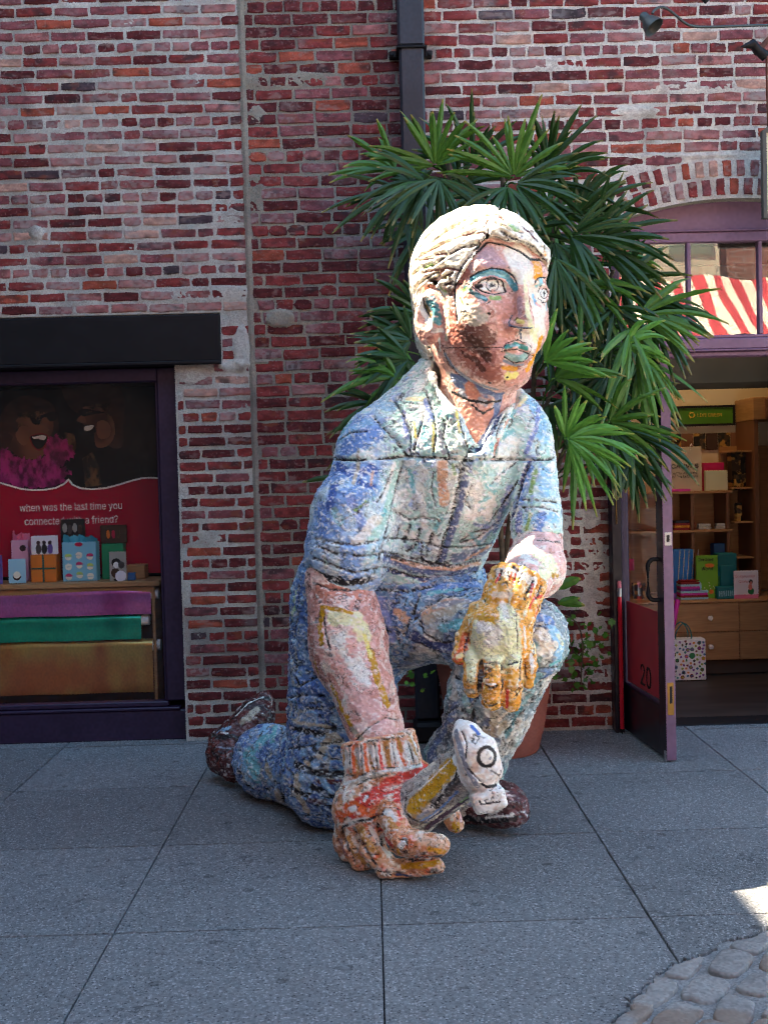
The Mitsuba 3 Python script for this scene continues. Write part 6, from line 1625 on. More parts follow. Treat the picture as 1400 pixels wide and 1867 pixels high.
28 26 28|8.8 10 1 0.7|376 4633 1773 378 4618 1750 380 4605 1728 382 4596 1705 384 4591 1683 390 4586 1662 397 4581 1641 403 4577 1621
28 26 28|9.4 12 1 0.7|635 4933 1906 626 4933 1878 616 4926 1849 605 4910 1820
28 26 28|8.9 12 1 0.7|567 4670 1779 556 4656 1754 545 4644 1730 535 4633 1705 524 4624 1681 529 4698 1656 525 4694 1629 521 4691 1602
62 76 124|24.7 6 1 0.7|609 4957 1889 600 4954 1864 591 4946 1838 581 4930 1813
62 76 124|23 6 1 0.7|541 4682 1776 527 4653 1753 515 4638 1730 503 4625 1708 488 4616 1690 474 4609 1673 459 4604 1655 445 4598 1638
28 26 28|10.6 6 1 0.7|528 4646 1743 510 4632 1720 491 4619 1696 474 4609 1673 458 4606 1655 442 4600 1638 425 4574 1620
62 76 124|19.8 10 1 0.7|672 4710 1581 657 4706 1558 643 4705 1536 636 4702 1512 629 4700 1488 622 4699 1465 616 4700 1441 609 4698 1417 602 4696 1393 595 4701 1369 589 4715 1344
28 26 28|9 12 1 0.7|662 4706 1563 649 4702 1536 637 4701 1509 625 4702 1482 614 4706 1456 609 4705 1429 603 4701 1402 598 4697 1375
28 26 28|8.9 8 1 0.7|628 4677 1420 649 4661 1419 672 4652 1419 695 4648 1419 721 4649 1415 747 4659 1411 777 4683 1407
28 26 28|7.1 8 1 0.7|625 4663 1389 649 4646 1389 675 4637 1390 702 4635 1390 725 4636 1383 750 4645 1375 778 4666 1367
28 26 28|15.9 8 1 0.7|593 4676 1277 616 4639 1272 642 4620 1265 668 4611 1259 696 4607 1262 724 4610 1265 754 4624 1267 789 4665 1268
28 26 28|10.8 8 1 0.7|97 4685 1389 118 4718 1373 139 4727 1359 160 4726 1345 187 4716 1351 214 4709 1358 238 4705 1351 262 4703 1345 286 4703 1338
28 26 28|16.3 12 1 0.7|160 4729 1322 152 4733 1301 144 4738 1280 136 4742 1258
28 26 28|16.3 12 1 0.7|202 4720 1303 197 4725 1282 191 4730 1260 185 4735 1239 169 4741 1226 153 4747 1212
28 26 28|14.5 12 1 0.7|253 4719 1279 246 4725 1256 238 4731 1233 230 4737 1210 218 4742 1192 207 4747 1174
28 26 28|10.9 8 1 0.7|119 4727 1323 111 4728 1296 104 4728 1269
28 26 28|12.8 6 1 0.7|47 4605 1224 69 4642 1215 93 4742 1202 116 4755 1195 139 4754 1189 166 4750 1182 193 4748 1174 220 4749 1167 248 4752 1159 271 4756 1154 294 4761 1150 317 4769 1145 341 4778 1140
28 26 28|7.3 8 1 0.7|48 4610 1281 73 4646 1276 100 4722 1269 126 4741 1264 151 4739 1261 176 4734 1258 203 4730 1250 230 4729 1243 257 4731 1235 285 4734 1227 312 4738 1225 340 4745 1223 368 4754 1221 397 4766 1218 423 4779 1220 451 4797 1222 479 4821 1223 509 4861 1224
28 26 28|8.9 10 1 0.7|138 4703 1590 131 4705 1562 124 4706 1534 116 4705 1506 108 4702 1478 101 4695 1451 94 4683 1425 87 4668 1398 80 4655 1372 73 4644 1346 66 4634 1321 59 4623 1297 52 4614 1273 45 4604 1249 38 4595 1225 30 4591 1201 23 4591 1177 16 4596 1153 9 4602 1128
50 45 45|10.5 8 1 0.7|30 4591 1270 6 4571 1267 -18 4557 1264 -43 4547 1261 -67 4541 1258 -88 4539 1260 -110 4540 1263 -132 4543 1266 -154 4549 1268 -180 4562 1274 -207 4580 1280 -235 4609 1285
28 26 28|26.3 8 1 0.7|-263 4661 1157 -239 4621 1146 -216 4598 1134 -194 4583 1122 -167 4568 1117 -141 4561 1111 -115 4558 1105 -89 4562 1099 -67 4565 1102 -45 4572 1105 -23 4585 1107 -1 4603 1109
28 26 28|8.7 12 1 0.7|-246 4609 1205 -222 4585 1197 -199 4569 1189 -176 4558 1181 -153 4551 1172 -130 4548 1163 -110 4547 1156 -90 4548 1150 -70 4553 1143 -44 4560 1146 -17 4572 1149 9 4591 1151 36 4618 1152
28 26 28|10.5 6 1 0.7|-235 4601 1258 -208 4574 1248 -181 4556 1236 -155 4545 1225 -126 4539 1222 -98 4537 1219 -70 4539 1216 -42 4546 1213 -15 4556 1214 11 4572 1216 38 4596 1216
28 26 28|7 4 1 0.7|-19 4586 1430 -34 4577 1413 -49 4571 1396 -64 4566 1379 -87 4563 1371 -111 4564 1363 -134 4567 1354
28 26 28|7.1 6 1 0.7|92 4690 1550 82 4682 1528 73 4671 1506 63 4659 1484 53 4643 1462 39 4625 1445 25 4609 1428
50 45 45|7.2 6 1 0.7|505 4695 1486 524 4700 1503 543 4708 1521 563 4719 1538 588 4730 1556 611 4730 1573
28 26 28|7.2 4 1 0.7|268 4690 1402 263 4686 1426 257 4683 1450 252 4681 1474 255 4676 1498 258 4672 1522 262 4669 1546
28 26 28|7.2 4 1 0.7|412 4671 1470 403 4678 1444 394 4686 1417 408 4695 1398 422 4706 1379
28 26 28|9.1 4 1 0.7|377 4744 1252 396 4745 1263 415 4748 1275 433 4751 1286 462 4765 1290 492 4785 1292
50 45 45|7.3 4 1 0.7|551 4650 1743 587 4745 1756 614 4754 1765 600 4744 1742 587 4734 1719
28 26 28|6.4 8 1 0.7|-127 4804 1694 -105 4772 1706 -84 4757 1719 -60 4738 1721 -35 4727 1723 -11 4721 1725
28 26 28|9.2 8 1 0.7|377 4748 1242 402 4755 1247 428 4765 1252 454 4778 1257 475 4784 1273 496 4792 1288 518 4802 1304 540 4817 1319 564 4839 1334
28 26 28|7.3 6 1 0.7|501 4775 1320 517 4774 1343 534 4774 1365 550 4774 1388 567 4771 1410 579 4755 1433 591 4738 1456 603 4725 1478 616 4715 1501
110 124 160|45.6 0 1 0.6|55 4622 1196 86 4747 1175 116 4762 1161 145 4760 1149 174 4758 1137 207 4758 1133 240 4761 1128 273 4767 1123 307 4777 1117 341 4791 1112 377 4807 1116 414 4831 1120 452 4870 1123
226 182 148|18.3 0 1 0.6|83 4730 1183 109 4760 1173 135 4759 1166 160 4755 1158 185 4754 1151 211 4755 1143 236 4757 1140 262 4760 1137 288 4766 1133 314 4774 1130 341 4785 1126 365 4794 1130 391 4806 1134 416 4822 1138 442 4843 1141 470 4877 1143
226 182 148|14.7 0 1 0.6|210 4774 1075 236 4777 1077 262 4781 1078 288 4787 1079 314 4795 1080 341 4806 1081 370 4821 1084 400 4841 1086 431 4871 1088 465 4936 1086
62 76 124|18.3 0 1 0.6|64 4761 1131 94 4774 1121 123 4770 1113 152 4768 1105 181 4768 1096 210 4771 1087 240 4773 1088 269 4778 1089 299 4786 1089 330 4797 1089 360 4812 1089
28 26 28|11.9 8 1 0.7|51 4613 1206 75 4665 1195 101 4756 1182 126 4759 1174 150 4755 1167 175 4753 1161 202 4752 1157 229 4753 1154 257 4755 1150 284 4760 1147 312 4768 1143 341 4779 1138 371 4790 1144 402 4805 1148 434 4827 1153 467 4860 1156
28 26 28|11.9 8 1 0.7|50 4637 1155 76 4767 1136 100 4772 1126 125 4769 1118 149 4767 1109 174 4767 1100 201 4767 1099 229 4769 1098 256 4773 1097 284 4779 1096 313 4788 1094 341 4800 1092 370 4814 1096 399 4833 1099 430 4860 1102 463 4908 1102
""",
    'trousers': """
226 182 148|27.6 0 0.8 0.35|105 4802 1195 132 4799 1187 159 4798 1179 187 4798 1170 214 4799 1162 242 4800 1154 270 4805 1155 298 4812 1155 327 4823 1156 355 4836 1156 385 4855 1155
110 124 160|55.1 0 1 0.35|56 4796 1113 91 4790 1110 125 4787 1108 159 4785 1104 194 4783 1101 228 4786 1109 264 4791 1117 299 4801 1125 335 4816 1132
226 182 148|22 0 0.7 0.35|84 4795 1140 112 4791 1135 139 4789 1130 167 4788 1125 194 4788 1119
226 182 148|62.8 0 1 0.6|223 4698 954 255 4687 971 288 4680 988 322 4677 1004 356 4651 998 389 4626 992 422 4601 987
150 154 165|35.7 0 0.8 0.35|277 4689 990 306 4675 993 334 4661 996 362 4649 999 390 4637 1002
120 192 196|40.7 0 1 0.35|281 4643 896 307 4627 906 333 4611 915 358 4597 924 384 4584 933
120 192 196|27.2 0 1 0.7|236 4743 1031 263 4739 1035 290 4736 1039 318 4736 1043 345 4739 1046 373 4746 1049
62 76 124|41.3 0 1 0.35|167 4731 842 193 4716 832 219 4702 822 246 4688 812 272 4676 802 297 4651 811 323 4628 820 348 4606 828
226 182 148|43.7 0 1 0.7|102 4760 950 115 4753 937 128 4745 923
112 148 208|36.5 0 1 0.35|219 4763 1057 248 4760 1058 276 4758 1059 305 4758 1060 334 4761 1061 363 4768 1061 393 4783 1060 425 4816 1058 459 4874 1053
134 150 204|55 0 1 0.35|25 4788 995 38 4782 954 51 4778 912 59 4780 875 67 4788 836
190 178 155|37.1 0 1 0.8|20 4825 776 22 4836 750 25 4846 723 27 4854 696
62 76 124|36.7 0 1 0.8|33 4784 921 38 4784 899 44 4785 878 49 4788 855
150 200 228|34.7 0 1 0.35|-363 5052 1044 -364 5020 1018 -367 5009 990 -371 5011 961 -375 5024 931 -378 5032 898
172 198 158|19 0 1 0.35|-343 4972 1032 -346 4962 1002 -350 4961 971 -355 4965 940 -360 4971 908
112 148 208|73.8 0 1 0.35|-310 4847 651 -262 4813 647 -215 4793 640
72 104 176|36.8 0 0.7 0.8|-271 4817 637 -253 4803 615 -234 4792 594
120 192 196|80.6 0 0.85 0.7|-527 5268 314 -567 5254 283 -609 5258 248 -585 5214 202 -565 5194 151
150 200 228|51.5 0 1 0.8|-532 5410 344 -542 5328 332
150 200 228|60.3 0 0.8 0.8|-630 5251 179 -615 5238 141 -602 5243 98
190 178 155|43.1 0 1 0.35|-512 5135 215 -501 5112 196 -490 5094 176
190 178 155|46.8 0 1 0.7|-461 5071 112 -456 5089 82 -454 5147 40
72 104 176|51 0 1 0.35|-591 5320 25
120 192 196|30.3 0 1 0.35|-486 5378 345 -486 5300 337 -488 5247 323 -491 5208 307
190 178 155|42 0 1 0.7|-354 4775 258 -349 4767 232 -345 4762 205 -341 4762 177 -331 4759 156 -321 4760 134 -311 4765 111
190 178 155|36.5 0 1 0.8|-248 4747 354 -236 4751 374 -225 4755 393 -213 4758 413 -201 4759 433
190 178 155|23.7 0 1 0.35|-314 4767 324 -291 4746 310
190 178 155|21.7 0 1 0.35|-240 4712 262 -211 4707 265 -182 4705 268 -153 4706 270
92 40 42|19.8 0 1 0.8|-250 4713 253 -227 4708 252 -204 4704 252 -181 4702 250 -158 4702 249
92 40 42|27.1 0 0.7 0.9|-299 4735 165 -274 4724 165 -249 4715 163 -225 4709 161
190 178 155|36.5 0 1 0.35|-182 4757 433 -169 4754 420 -155 4752 406
72 104 176|55.2 0 1 0.35|-275 4806 41 -231 4791 35
190 178 155|14.7 0 1 0.8|-363 4876 477 -333 4836 476 -305 4811 477 -278 4793 476 -252 4780 474 -226 4770 472 -200 4764 469
150 200 228|27.1 0 0.7 0.9|-277 4739 311 -262 4727 292 -247 4717 272 -233 4709 252 -219 4704 231 -205 4701 209
28 26 28|10.9 10 1 0.8|195 4752 1026 185 4743 1003 175 4737 980 165 4733 957 155 4732 933 146 4735 909 136 4741 884 127 4751 858
28 26 28|10.8 8 1 0.8|159 4727 916 178 4721 939 196 4718 961 217 4713 975 238 4711 989 258 4710 1002 279 4713 1014 308 4706 1020 336 4700 1025 364 4696 1030 393 4696 1034 422 4702 1038 453 4724 1040
28 26 28|9 8 1 0.8|169 4729 952 180 4717 930 190 4707 908 200 4698 887 211 4693 864 234 4679 854 257 4666 843 280 4653 832 303 4635 837 325 4617 842 348 4600 847
28 26 28|11.6 8 1 0.8|-365 5050 1037 -367 5022 1010 -370 5015 980 -373 5018 952 -376 5029 923
28 26 28|7.6 6 1 0.8|-325 5002 1106 -326 4975 1079 -327 4956 1052 -329 4943 1025 -330 4934 998 -333 4931 970 -335 4931 941 -341 4936 912 -347 4941 883 -353 4946 854 -359 4950 825
28 26 28|7.6 6 1 0.8|-358 4963 890 -360 4964 861 -363 4963 833 -366 4961 804 -368 4960 776 -371 4959 747 -356 4921 724 -343 4894 700 -329 4872 675
28 26 28|8.3 12 1 0.8|-385 4948 565 -358 4891 580 -334 4860 589 -311 4838 596 -281 4816 598 -252 4800 598 -223 4789 598
28 26 28|16.6 6 1 0.8|-322 4836 536 -292 4813 541 -264 4797 545 -235 4785 547
28 26 28|11 6 1 0.8|-198 4775 545 -170 4773 556 -142 4775 567
28 26 28|20.6 10 1 0.8|-433 5383 337
28 26 28|18.3 10 1 0.8|-367 4875 443 -340 4837 445 -314 4812 445 -288 4793 444 -263 4779 442 -238 4769 439 -219 4765 450 -200 4763 459 -181 4762 469
28 26 28|11 8 1 0.8|-397 4904 348 -364 4842 366 -334 4810 376 -305 4788 384 -276 4773 390 -245 4762 397 -215 4755 402 -185 4752 407 -155 4753 410
28 26 28|30.8 10 1 0.8|-353 4794 308 -327 4767 302 -302 4746 295 -277 4731 286 -251 4721 286 -225 4714 285 -199 4710 283 -174 4708 281 -149 4709 279
28 26 28|23.4 8 1 0.8|-278 4721 224 -254 4711 214 -229 4705 202 -205 4702 190 -178 4700 195 -151 4701 198
28 26 28|18.2 8 1 0.8|-355 4773 193 -326 4749 190 -298 4732 185
28 26 28|23 20 1 0.8|-411 4942 320 -418 4952 294 -427 4979 263 -436 5002 233 -444 5020 204 -440 5010 175 -439 5020 140 -438 5047 101 -441 5108 51
28 26 28|12.2 10 1 0.8|-518 5404 345 -533 5345 338 -551 5315 325 -570 5296 309 -586 5276 287 -602 5265 263 -620 5262 237
28 26 28|10 10 1 0.8|-460 5377 343 -445 5272 342 -447 5203 331 -450 5158 315 -455 5127 296
28 26 28|10 6 1 0.8|-625 5272 91 -598 5253 80 -572 5243 67 -541 5203 84 -508 5143 107 -476 5084 129
28 26 28|12.8 8 1 0.8|-1 4800 1050 29 4794 1048 58 4788 1046 87 4782 1044 116 4776 1042 146 4769 1040 169 4766 1045 193 4764 1050 217 4762 1055 241 4762 1060 265 4763 1065
28 26 28|12.9 8 1 0.8|39 4807 1168 65 4801 1163 91 4797 1158 117 4794 1153 143 4792 1148 169 4791 1143 195 4791 1138 223 4794 1140 251 4798 1143 279 4804 1145 307 4812 1148 336 4824 1150 365 4841 1155 395 4865 1160 426 4899 1164 460 4957 1167
28 26 28|9.2 8 1 0.8|11 4809 1132 33 4802 1123 56 4796 1113 79 4791 1104 102 4787 1094 127 4785 1092 152 4782 1089 177 4780 1086 202 4777 1083
28 26 28|11 8 1 0.8|-31 4797 958 -8 4793 940 14 4789 921 42 4781 921
28 26 28|11 6 1 0.8|-14 4798 893 9 4794 883 31 4790 874 54 4783 870 77 4775 866
28 26 28|9.2 6 1 0.8|-406 4867 282 -384 4818 275 -363 4787 264 -366 4785 241 -369 4787 218 -373 4792 193 -377 4803 166
28 26 28|9.2 6 1 0.8|-241 4819 747 -225 4809 724 -210 4801 700 -195 4794 676 -177 4789 664 -159 4786 652 -141 4784 639
28 26 28|12.7 6 1 0.8|-276 4768 378 -251 4752 365 -227 4740 352 -202 4730 339 -175 4727 337 -148 4727 333
50 45 45|18.1 4 1 0.8|-225 4715 141 -201 4712 138 -177 4712 135 -153 4714 130
28 26 28|11.1 6 1 0.8|-350 4897 662 -340 4879 646 -330 4864 630 -305 4842 647 -280 4827 663 -256 4815 679 -232 4807 693
28 26 28|7.3 4 1 0.8|-333 4812 78 -303 4774 89 -274 4753 95 -246 4739 98
96 100 112|81.2 0 0.8 0.8|308 4659 567 288 4712 507 271 4825 432 245 4800 388 291 4711 432 335 4627 475 381 4583 508
110 124 160|44.6 0 0.8 0.8|221 4792 329 236 4782 356 251 4776 382 267 4769 408 281 4743 438 292 4702 475 303 4666 510 315 4643 543 328 4629 573
178 216 204|35.9 0 0.6 0.8|363 4600 614 369 4591 597 375 4583 578 382 4578 560
190 178 155|42.8 0 1 0.7|479 4540 551 479 4548 523 479 4556 494 480 4567 465 504 4559 488 530 4553 510
80 150 160|22.9 0 0.8 0.8|532 4586 445 543 4575 472 554 4566 498 565 4556 525 575 4545 551 586 4531 578
238 226 208|18.4 0 1 0.8|500 4545 527 516 4538 546 533 4530 566 549 4521 585 565 4512 604 581 4504 624 597 4496 642
150 200 205|42.2 0 0.7 0.8|649 4453 720 637 4476 690 625 4493 660 612 4507 631 599 4521 602
190 178 155|28.7 0 0.8 0.8|444 4563 489 447 4571 462 451 4582 433
112 148 208|44.5 0 1 0.35|658 4437 958 679 4436 949 701 4439 939
150 200 228|55.7 0 1 0.35|705 4425 906 722 4429 877 742 4445 846 734 4444 814 728 4453 781
238 236 226|62.1 0 1 0.35|645 4404 896 673 4405 868
238 226 208|48.4 0 1 0.35|650 4403 827 679 4408 835 709 4421 843
120 192 196|16.7 0 1 0.35|697 4439 767 720 4452 773 745 4475 777
240 236 185|20.9 0 0.7 0.35|726 4434 883 738 4441 864 750 4455 844
28 26 28|7 12 1 0.8|624 4422 761 646 4426 757 668 4435 752 691 4449 746 712 4462 749 735 4486 749
28 26 28|6.2 6 1 0.8|624 4404 897 639 4409 913 655 4417 929 681 4425 931 707 4439 932
28 26 28|10 6 1 0.8|404 4568 619 400 4568 596 396 4570 572 392 4572 548 388 4577 524
28 26 28|11.6 6 1 0.8|294 4688 525 311 4651 547 328 4628 566 344 4609 562 361 4593 557
28 26 28|11.7 6 1 0.8|335 4691 686 354 4648 679
28 26 28|7 4 1 0.8|598 4505 626 615 4499 645 632 4494 663 649 4487 682 666 4477 701 686 4485 706 708 4502 710
50 45 45|10.4 4 1 0.8|263 4784 409 277 4738 399 292 4709 385
50 45 45|8.6 4 1 0.8|382 4578 574 400 4568 598 417 4559 621
28 26 28|5.7 4 1 0.8|444 4565 481 454 4555 508 465 4547 535
28 26 28|8.6 6 1 0.8|524 4574 462 539 4568 483 555 4563 505 571 4558 525 586 4552 547 602 4545 568
62 76 124|36.7 0 1 0.35|171 4721 865 190 4711 851 209 4702 837 228 4695 823 249 4682 818 270 4669 814 292 4656 810 313 4643 806
120 192 196|36.2 0 1 0.35|285 4640 895 311 4623 899 337 4606 903 362 4590 907
190 178 155|43.8 0 0.9 0.7|216 4693 927 240 4680 938 264 4669 948 288 4659 959 317 4648 969 346 4638 979 375 4631 989
150 154 165|21.7 0 1 0.35|375 4631 989 403 4619 993 431 4609 997
28 26 28|5.8 4 1 0.35|406 4649 1015 409 4628 1003 413 4610 990 429 4591 981
28 26 28|7.4 6 1 0.8|163 4737 833 190 4723 822 216 4711 811 242 4699 799 264 4687 795 285 4674 791 306 4662 787 327 4650 782
""",
    'forearm': """
176 110 94|52.6 0 0.8 0.7|-275 4651 913 -267 4611 885 -260 4590 854 -254 4579 822 -241 4565 793 -228 4558 763 -216 4555 733 -203 4553 702
208 138 115|70.1 0 1 0.8|-212 4587 1068 -167 4569 1077 -123 4569 1085 -89 4571 1075 -54 4582 1064
238 236 226|77.3 0 1 0.6|-136 4500 875 -107 4490 832 -77 4479 790 -61 4464 757 -44 4449 725
238 226 208|60.4 0 0.8 0.8|-201 4530 759 -178 4513 720 -155 4486 684 -133 4459 648
240 236 185|72.8 0 1 0.35|-160 4527 968 -117 4519 963 -74 4524 957 -57 4521 927 -40 4519 896
226 176 166|51.7 0 1 0.7|-97 4497 866 -85 4491 832
226 176 166|92.6 0 1 0.35|-64 4414 638 -30 4398 614 3 4387 590 35 4368 542
216 156 140|43.1 0 1 0.8|-184 4519 725 -170 4504 704 -155 4486 684 -141 4469 663
226 176 166|50.1 0 1 0.35|-7 4358 529 31 4360 527 69 4377 523
200 148 26|31.4 0 1 0.4|-209 4558 992 -213 4555 972 -217 4553 952 -222 4552 931 -219 4544 909 -216 4538 886 -214 4533 864
200 148 26|17.4 0 1 0.7|-213 4566 1007 -186 4548 1004 -160 4537 1001 -133 4531 997 -112 4528 990 -90 4528 983
200 148 26|39.4 0 1 0.4|-16 4508 818 -10 4499 796 -5 4488 773 1 4478 751 7 4467 729 16 4457 704 25 4447 680 34 4438 656 43 4428 632
200 148 26|29.2 0 1 0.5|-178 4517 690 -169 4506 670 -160 4494 650 -151 4483 631 -142 4472 611 -129 4453 591 -115 4435 572 -102 4419 552
200 148 26|17.6 0 1 0.6|-245 4575 779 -242 4581 757 -239 4594 734
238 226 130|20.8 0 1 0.35|-40 4519 896 -34 4516 874 -28 4513 853 -22 4509 831 -16 4504 810
190 178 155|25.2 0 1 0.7|-100 4417 535 -84 4397 522 -67 4379 509 -50 4365 495
28 26 28|5.9 8 1 0.9|-84 4396 497 -67 4381 517 -49 4374 535 -32 4373 552 -9 4374 564 14 4381 574 37 4393 584 60 4404 576 84 4425 567
28 26 28|7.9 5 1 0.9|-270 4615 835 -262 4599 811 -256 4594 785
28 26 28|6.9 4 1 0.9|-204 4552 983 -203 4545 962 -201 4538 941 -199 4532 920 -197 4527 899 -191 4520 879 -186 4515 860 -181 4510 840
28 26 28|6 4 1 0.9|-219 4550 756 -205 4541 733 -191 4529 712 -176 4514 691 -169 4506 669 -162 4499 647 -156 4491 625 -149 4485 603 -142 4479 580 -135 4474 558
28 26 28|7 4 1 0.9|-243 4590 749 -231 4584 726 -219 4582 703 -207 4582 679 -196 4596 652 -156 4506 597 -142 4480 578 -128 4457 558 -114 4437 538 -101 4419 518
50 45 45|10.5 6 1 0.9|-248 4623 1101 -224 4601 1093 -200 4585 1085 -176 4572 1077 -150 4566 1077 -123 4565 1077 -97 4568 1075 -71 4578 1074
""",
    'forearm_001': """
238 236 226|48.7 0 1 0.7|605 4465 1206 618 4435 1194 632 4417 1181
236 238 192|60.2 0 1 0.6|664 4463 1198 687 4466 1186 711 4476 1174 686 4432 1150 661 4384 1127 689 4428 1140 717 4471 1153
226 176 166|34.7 0 1 0.7|577 4469 1200 558 4429 1182 538 4390 1165
216 156 140|42.2 0 1 0.7|721 4505 1058 703 4485 1050 682 4438 1045
120 104 58|23.2 0 1 0.6|585 4374 1168 603 4360 1157 623 4358 1144
200 148 26|21.1 0 1 0.9|719 4466 1118 737 4488 1115
28 26 28|5.5 4 1 0.35|593 4388 1174 607 4364 1158 622 4353 1141 639 4354 1124 658 4368 1105
50 45 45|7.1 0 1 0.9|588 4600 1241 610 4566 1247 634 4551 1252 660 4548 1256 684 4542 1254 710 4547 1251 738 4566 1248 771 4613 1242
176 110 94|14 0 1 0.35|541 4526 1175 526 4463 1163 513 4412 1150
""",
    'glove_001': """
236 238 192|138.1 0 1 0.4|422 4185 933 455 4196 878 495 4203 862
236 238 192|85.4 0 1 0.5|509 4189 983 511 4185 931 515 4201 875
236 238 192|79.1 0 1 0.5|397 4191 959 384 4208 904 371 4232 848
236 238 192|92.1 0 1 0.5|448 4182 946 481 4196 877 508 4208 841
236 238 192|59.1 0 1 0.35|493 4208 1021 493 4190 990 495 4182 958 470 4182 932 446 4188 905 422 4198 878
238 236 226|59 0 1 0.7|403 4189 960 428 4183 946 454 4183 933 435 4191 899
238 236 226|33 0 0.8 0.7|487 4216 1040 492 4206 1018 497 4194 996
240 236 185|46.1 0 1 0.6|359 4215 811 359 4201 786 359 4193 761
233 160 45|39.7 0 1 0.35|564 4205 980 565 4203 949 568 4208 917 571 4219 884 572 4229 860 572 4237 837 571 4234 815
238 226 208|13.2 0 1 0.9|563 4202 953 565 4205 926 568 4213 898 571 4225 870
238 236 226|17.2 0 0.9 0.6|593 4240 840 592 4231 819 591 4222 798 593 4228 775
200 148 26|39.5 0 1 0.7|406 4208 997 428 4197 991 450 4189 985
228 104 48|40.1 0 1 0.35|349 4270 916 342 4267 893 334 4260 871 321 4252 849 309 4254 826
240 236 185|22.7 0 1 0.7|314 4251 839 329 4251 846
160 60 50|10.7 0 1 0.35|356 4262 924 352 4266 897 347 4260 871
222 72 58|13.4 0 1 0.35|320 4268 806 332 4254 811
238 236 226|40.1 0 0.9 0.8|479 4293 1154 502 4290 1153 522 4262 1155 543 4265 1151 561 4254 1148 589 4261 1130 614 4256 1113
222 72 58|16 0 1 0.7|590 4239 1021 598 4247 1037 606 4256 1053 624 4264 1058 649 4311 1059
228 104 48|20.1 0 1 0.35|631 4292 1028 623 4284 1005 614 4274 983
238 226 208|26.5 0 0.6 0.9|458 4248 1071 476 4228 1073 496 4223 1073 516 4224 1072
228 104 48|10.7 0 1 0.35|525 4262 1155 520 4250 1129
28 26 28|8.8 6 1 0.6|465 4297 1140 455 4297 1120 445 4305 1099
28 26 28|8.7 6 1 0.6|513 4267 1155 516 4255 1141 520 4248 1126
28 26 28|8.6 6 1 0.6|566 4253 1148 557 4245 1132 548 4238 1116
28 26 28|8.7 6 1 0.6|608 4257 1120 596 4247 1101 584 4237 1082
28 26 28|8.7 6 1 0.6|642 4283 1096 631 4272 1074 620 4260 1052
28 26 28|8.7 6 1 0.6|551 4273 1160 537 4272 1174
28 26 28|8.6 6 1 0.6|578 4238 1082 573 4231 1070 569 4224 1057
28 26 28|8.7 6 1 0.6|492 4292 1160 488 4284 1144 483 4275 1128
222 72 58|9.3 0 1 0.6|607 4252 1107 598 4241 1085 590 4231 1062
222 72 58|9.3 0 1 0.6|543 4265 1148 538 4258 1132 533 4250 1116
222 72 58|9.4 0 1 0.6|484 4286 1147 476 4278 1131 468 4270 1116
50 45 45|11.9 8 1 0.6|400 4221 822 397 4217 800 394 4205 780 391 4200 759 390 4210 734 389 4221 708
222 72 58|9.2 4 1 0.6|404 4208 804 402 4200 784 400 4189 764 398 4184 743 398 4201 719
50 45 45|13.1 10 1 0.6|482 4206 815 480 4196 793 477 4186 770 474 4174 748 473 4178 726 473 4188 702 472 4195 679 472 4209 655
222 72 58|17.1 4 1 0.6|493 4184 719 491 4191 696 490 4198 672 489 4206 648
50 45 45|10.5 8 1 0.6|552 4217 825 549 4206 802 546 4195 780 543 4183 758
50 45 45|6.6 4 1 0.6|565 4237 814 566 4231 793 568 4237 770 571 4241 746
28 26 28|7.8 6 1 0.6|408 4169 741 428 4160 731 451 4158 742
28 26 28|5.9 4 1 0.6|415 4194 661 429 4186 659 452 4183 667
28 26 28|6.6 6 1 0.6|341 4218 735 353 4209 730 368 4202 735 385 4205 738
28 26 28|6.5 6 1 0.6|502 4178 720 522 4179 711 536 4177 727
28 26 28|5.3 4 1 0.6|565 4245 753 580 4238 747
28 26 28|5.3 4 1 0.6|408 4208 817 426 4192 822 446 4189 826 463 4190 820 480 4203 813
28 26 28|5.3 4 1 0.6|494 4203 809 513 4197 816 534 4201 821
28 26 28|5.3 4 1 0.6|356 4262 924 351 4267 906 346 4266 888 341 4260 871 338 4252 849 335 4249 826
50 45 45|6.7 4 1 0.6|614 4278 969 604 4256 862 603 4245 839
28 26 28|3.9 2 1 0.6|532 4208 1020 532 4200 998 533 4192 975 533 4189 953 535 4191 929 535 4197 902 536 4207 874 536 4214 846
238 236 226|6.5 0 1 0.35|409 4168 748 428 4157 748 447 4157 747
190 178 155|19.9 0 1 0.35|341 4232 714 366 4214 714
""",
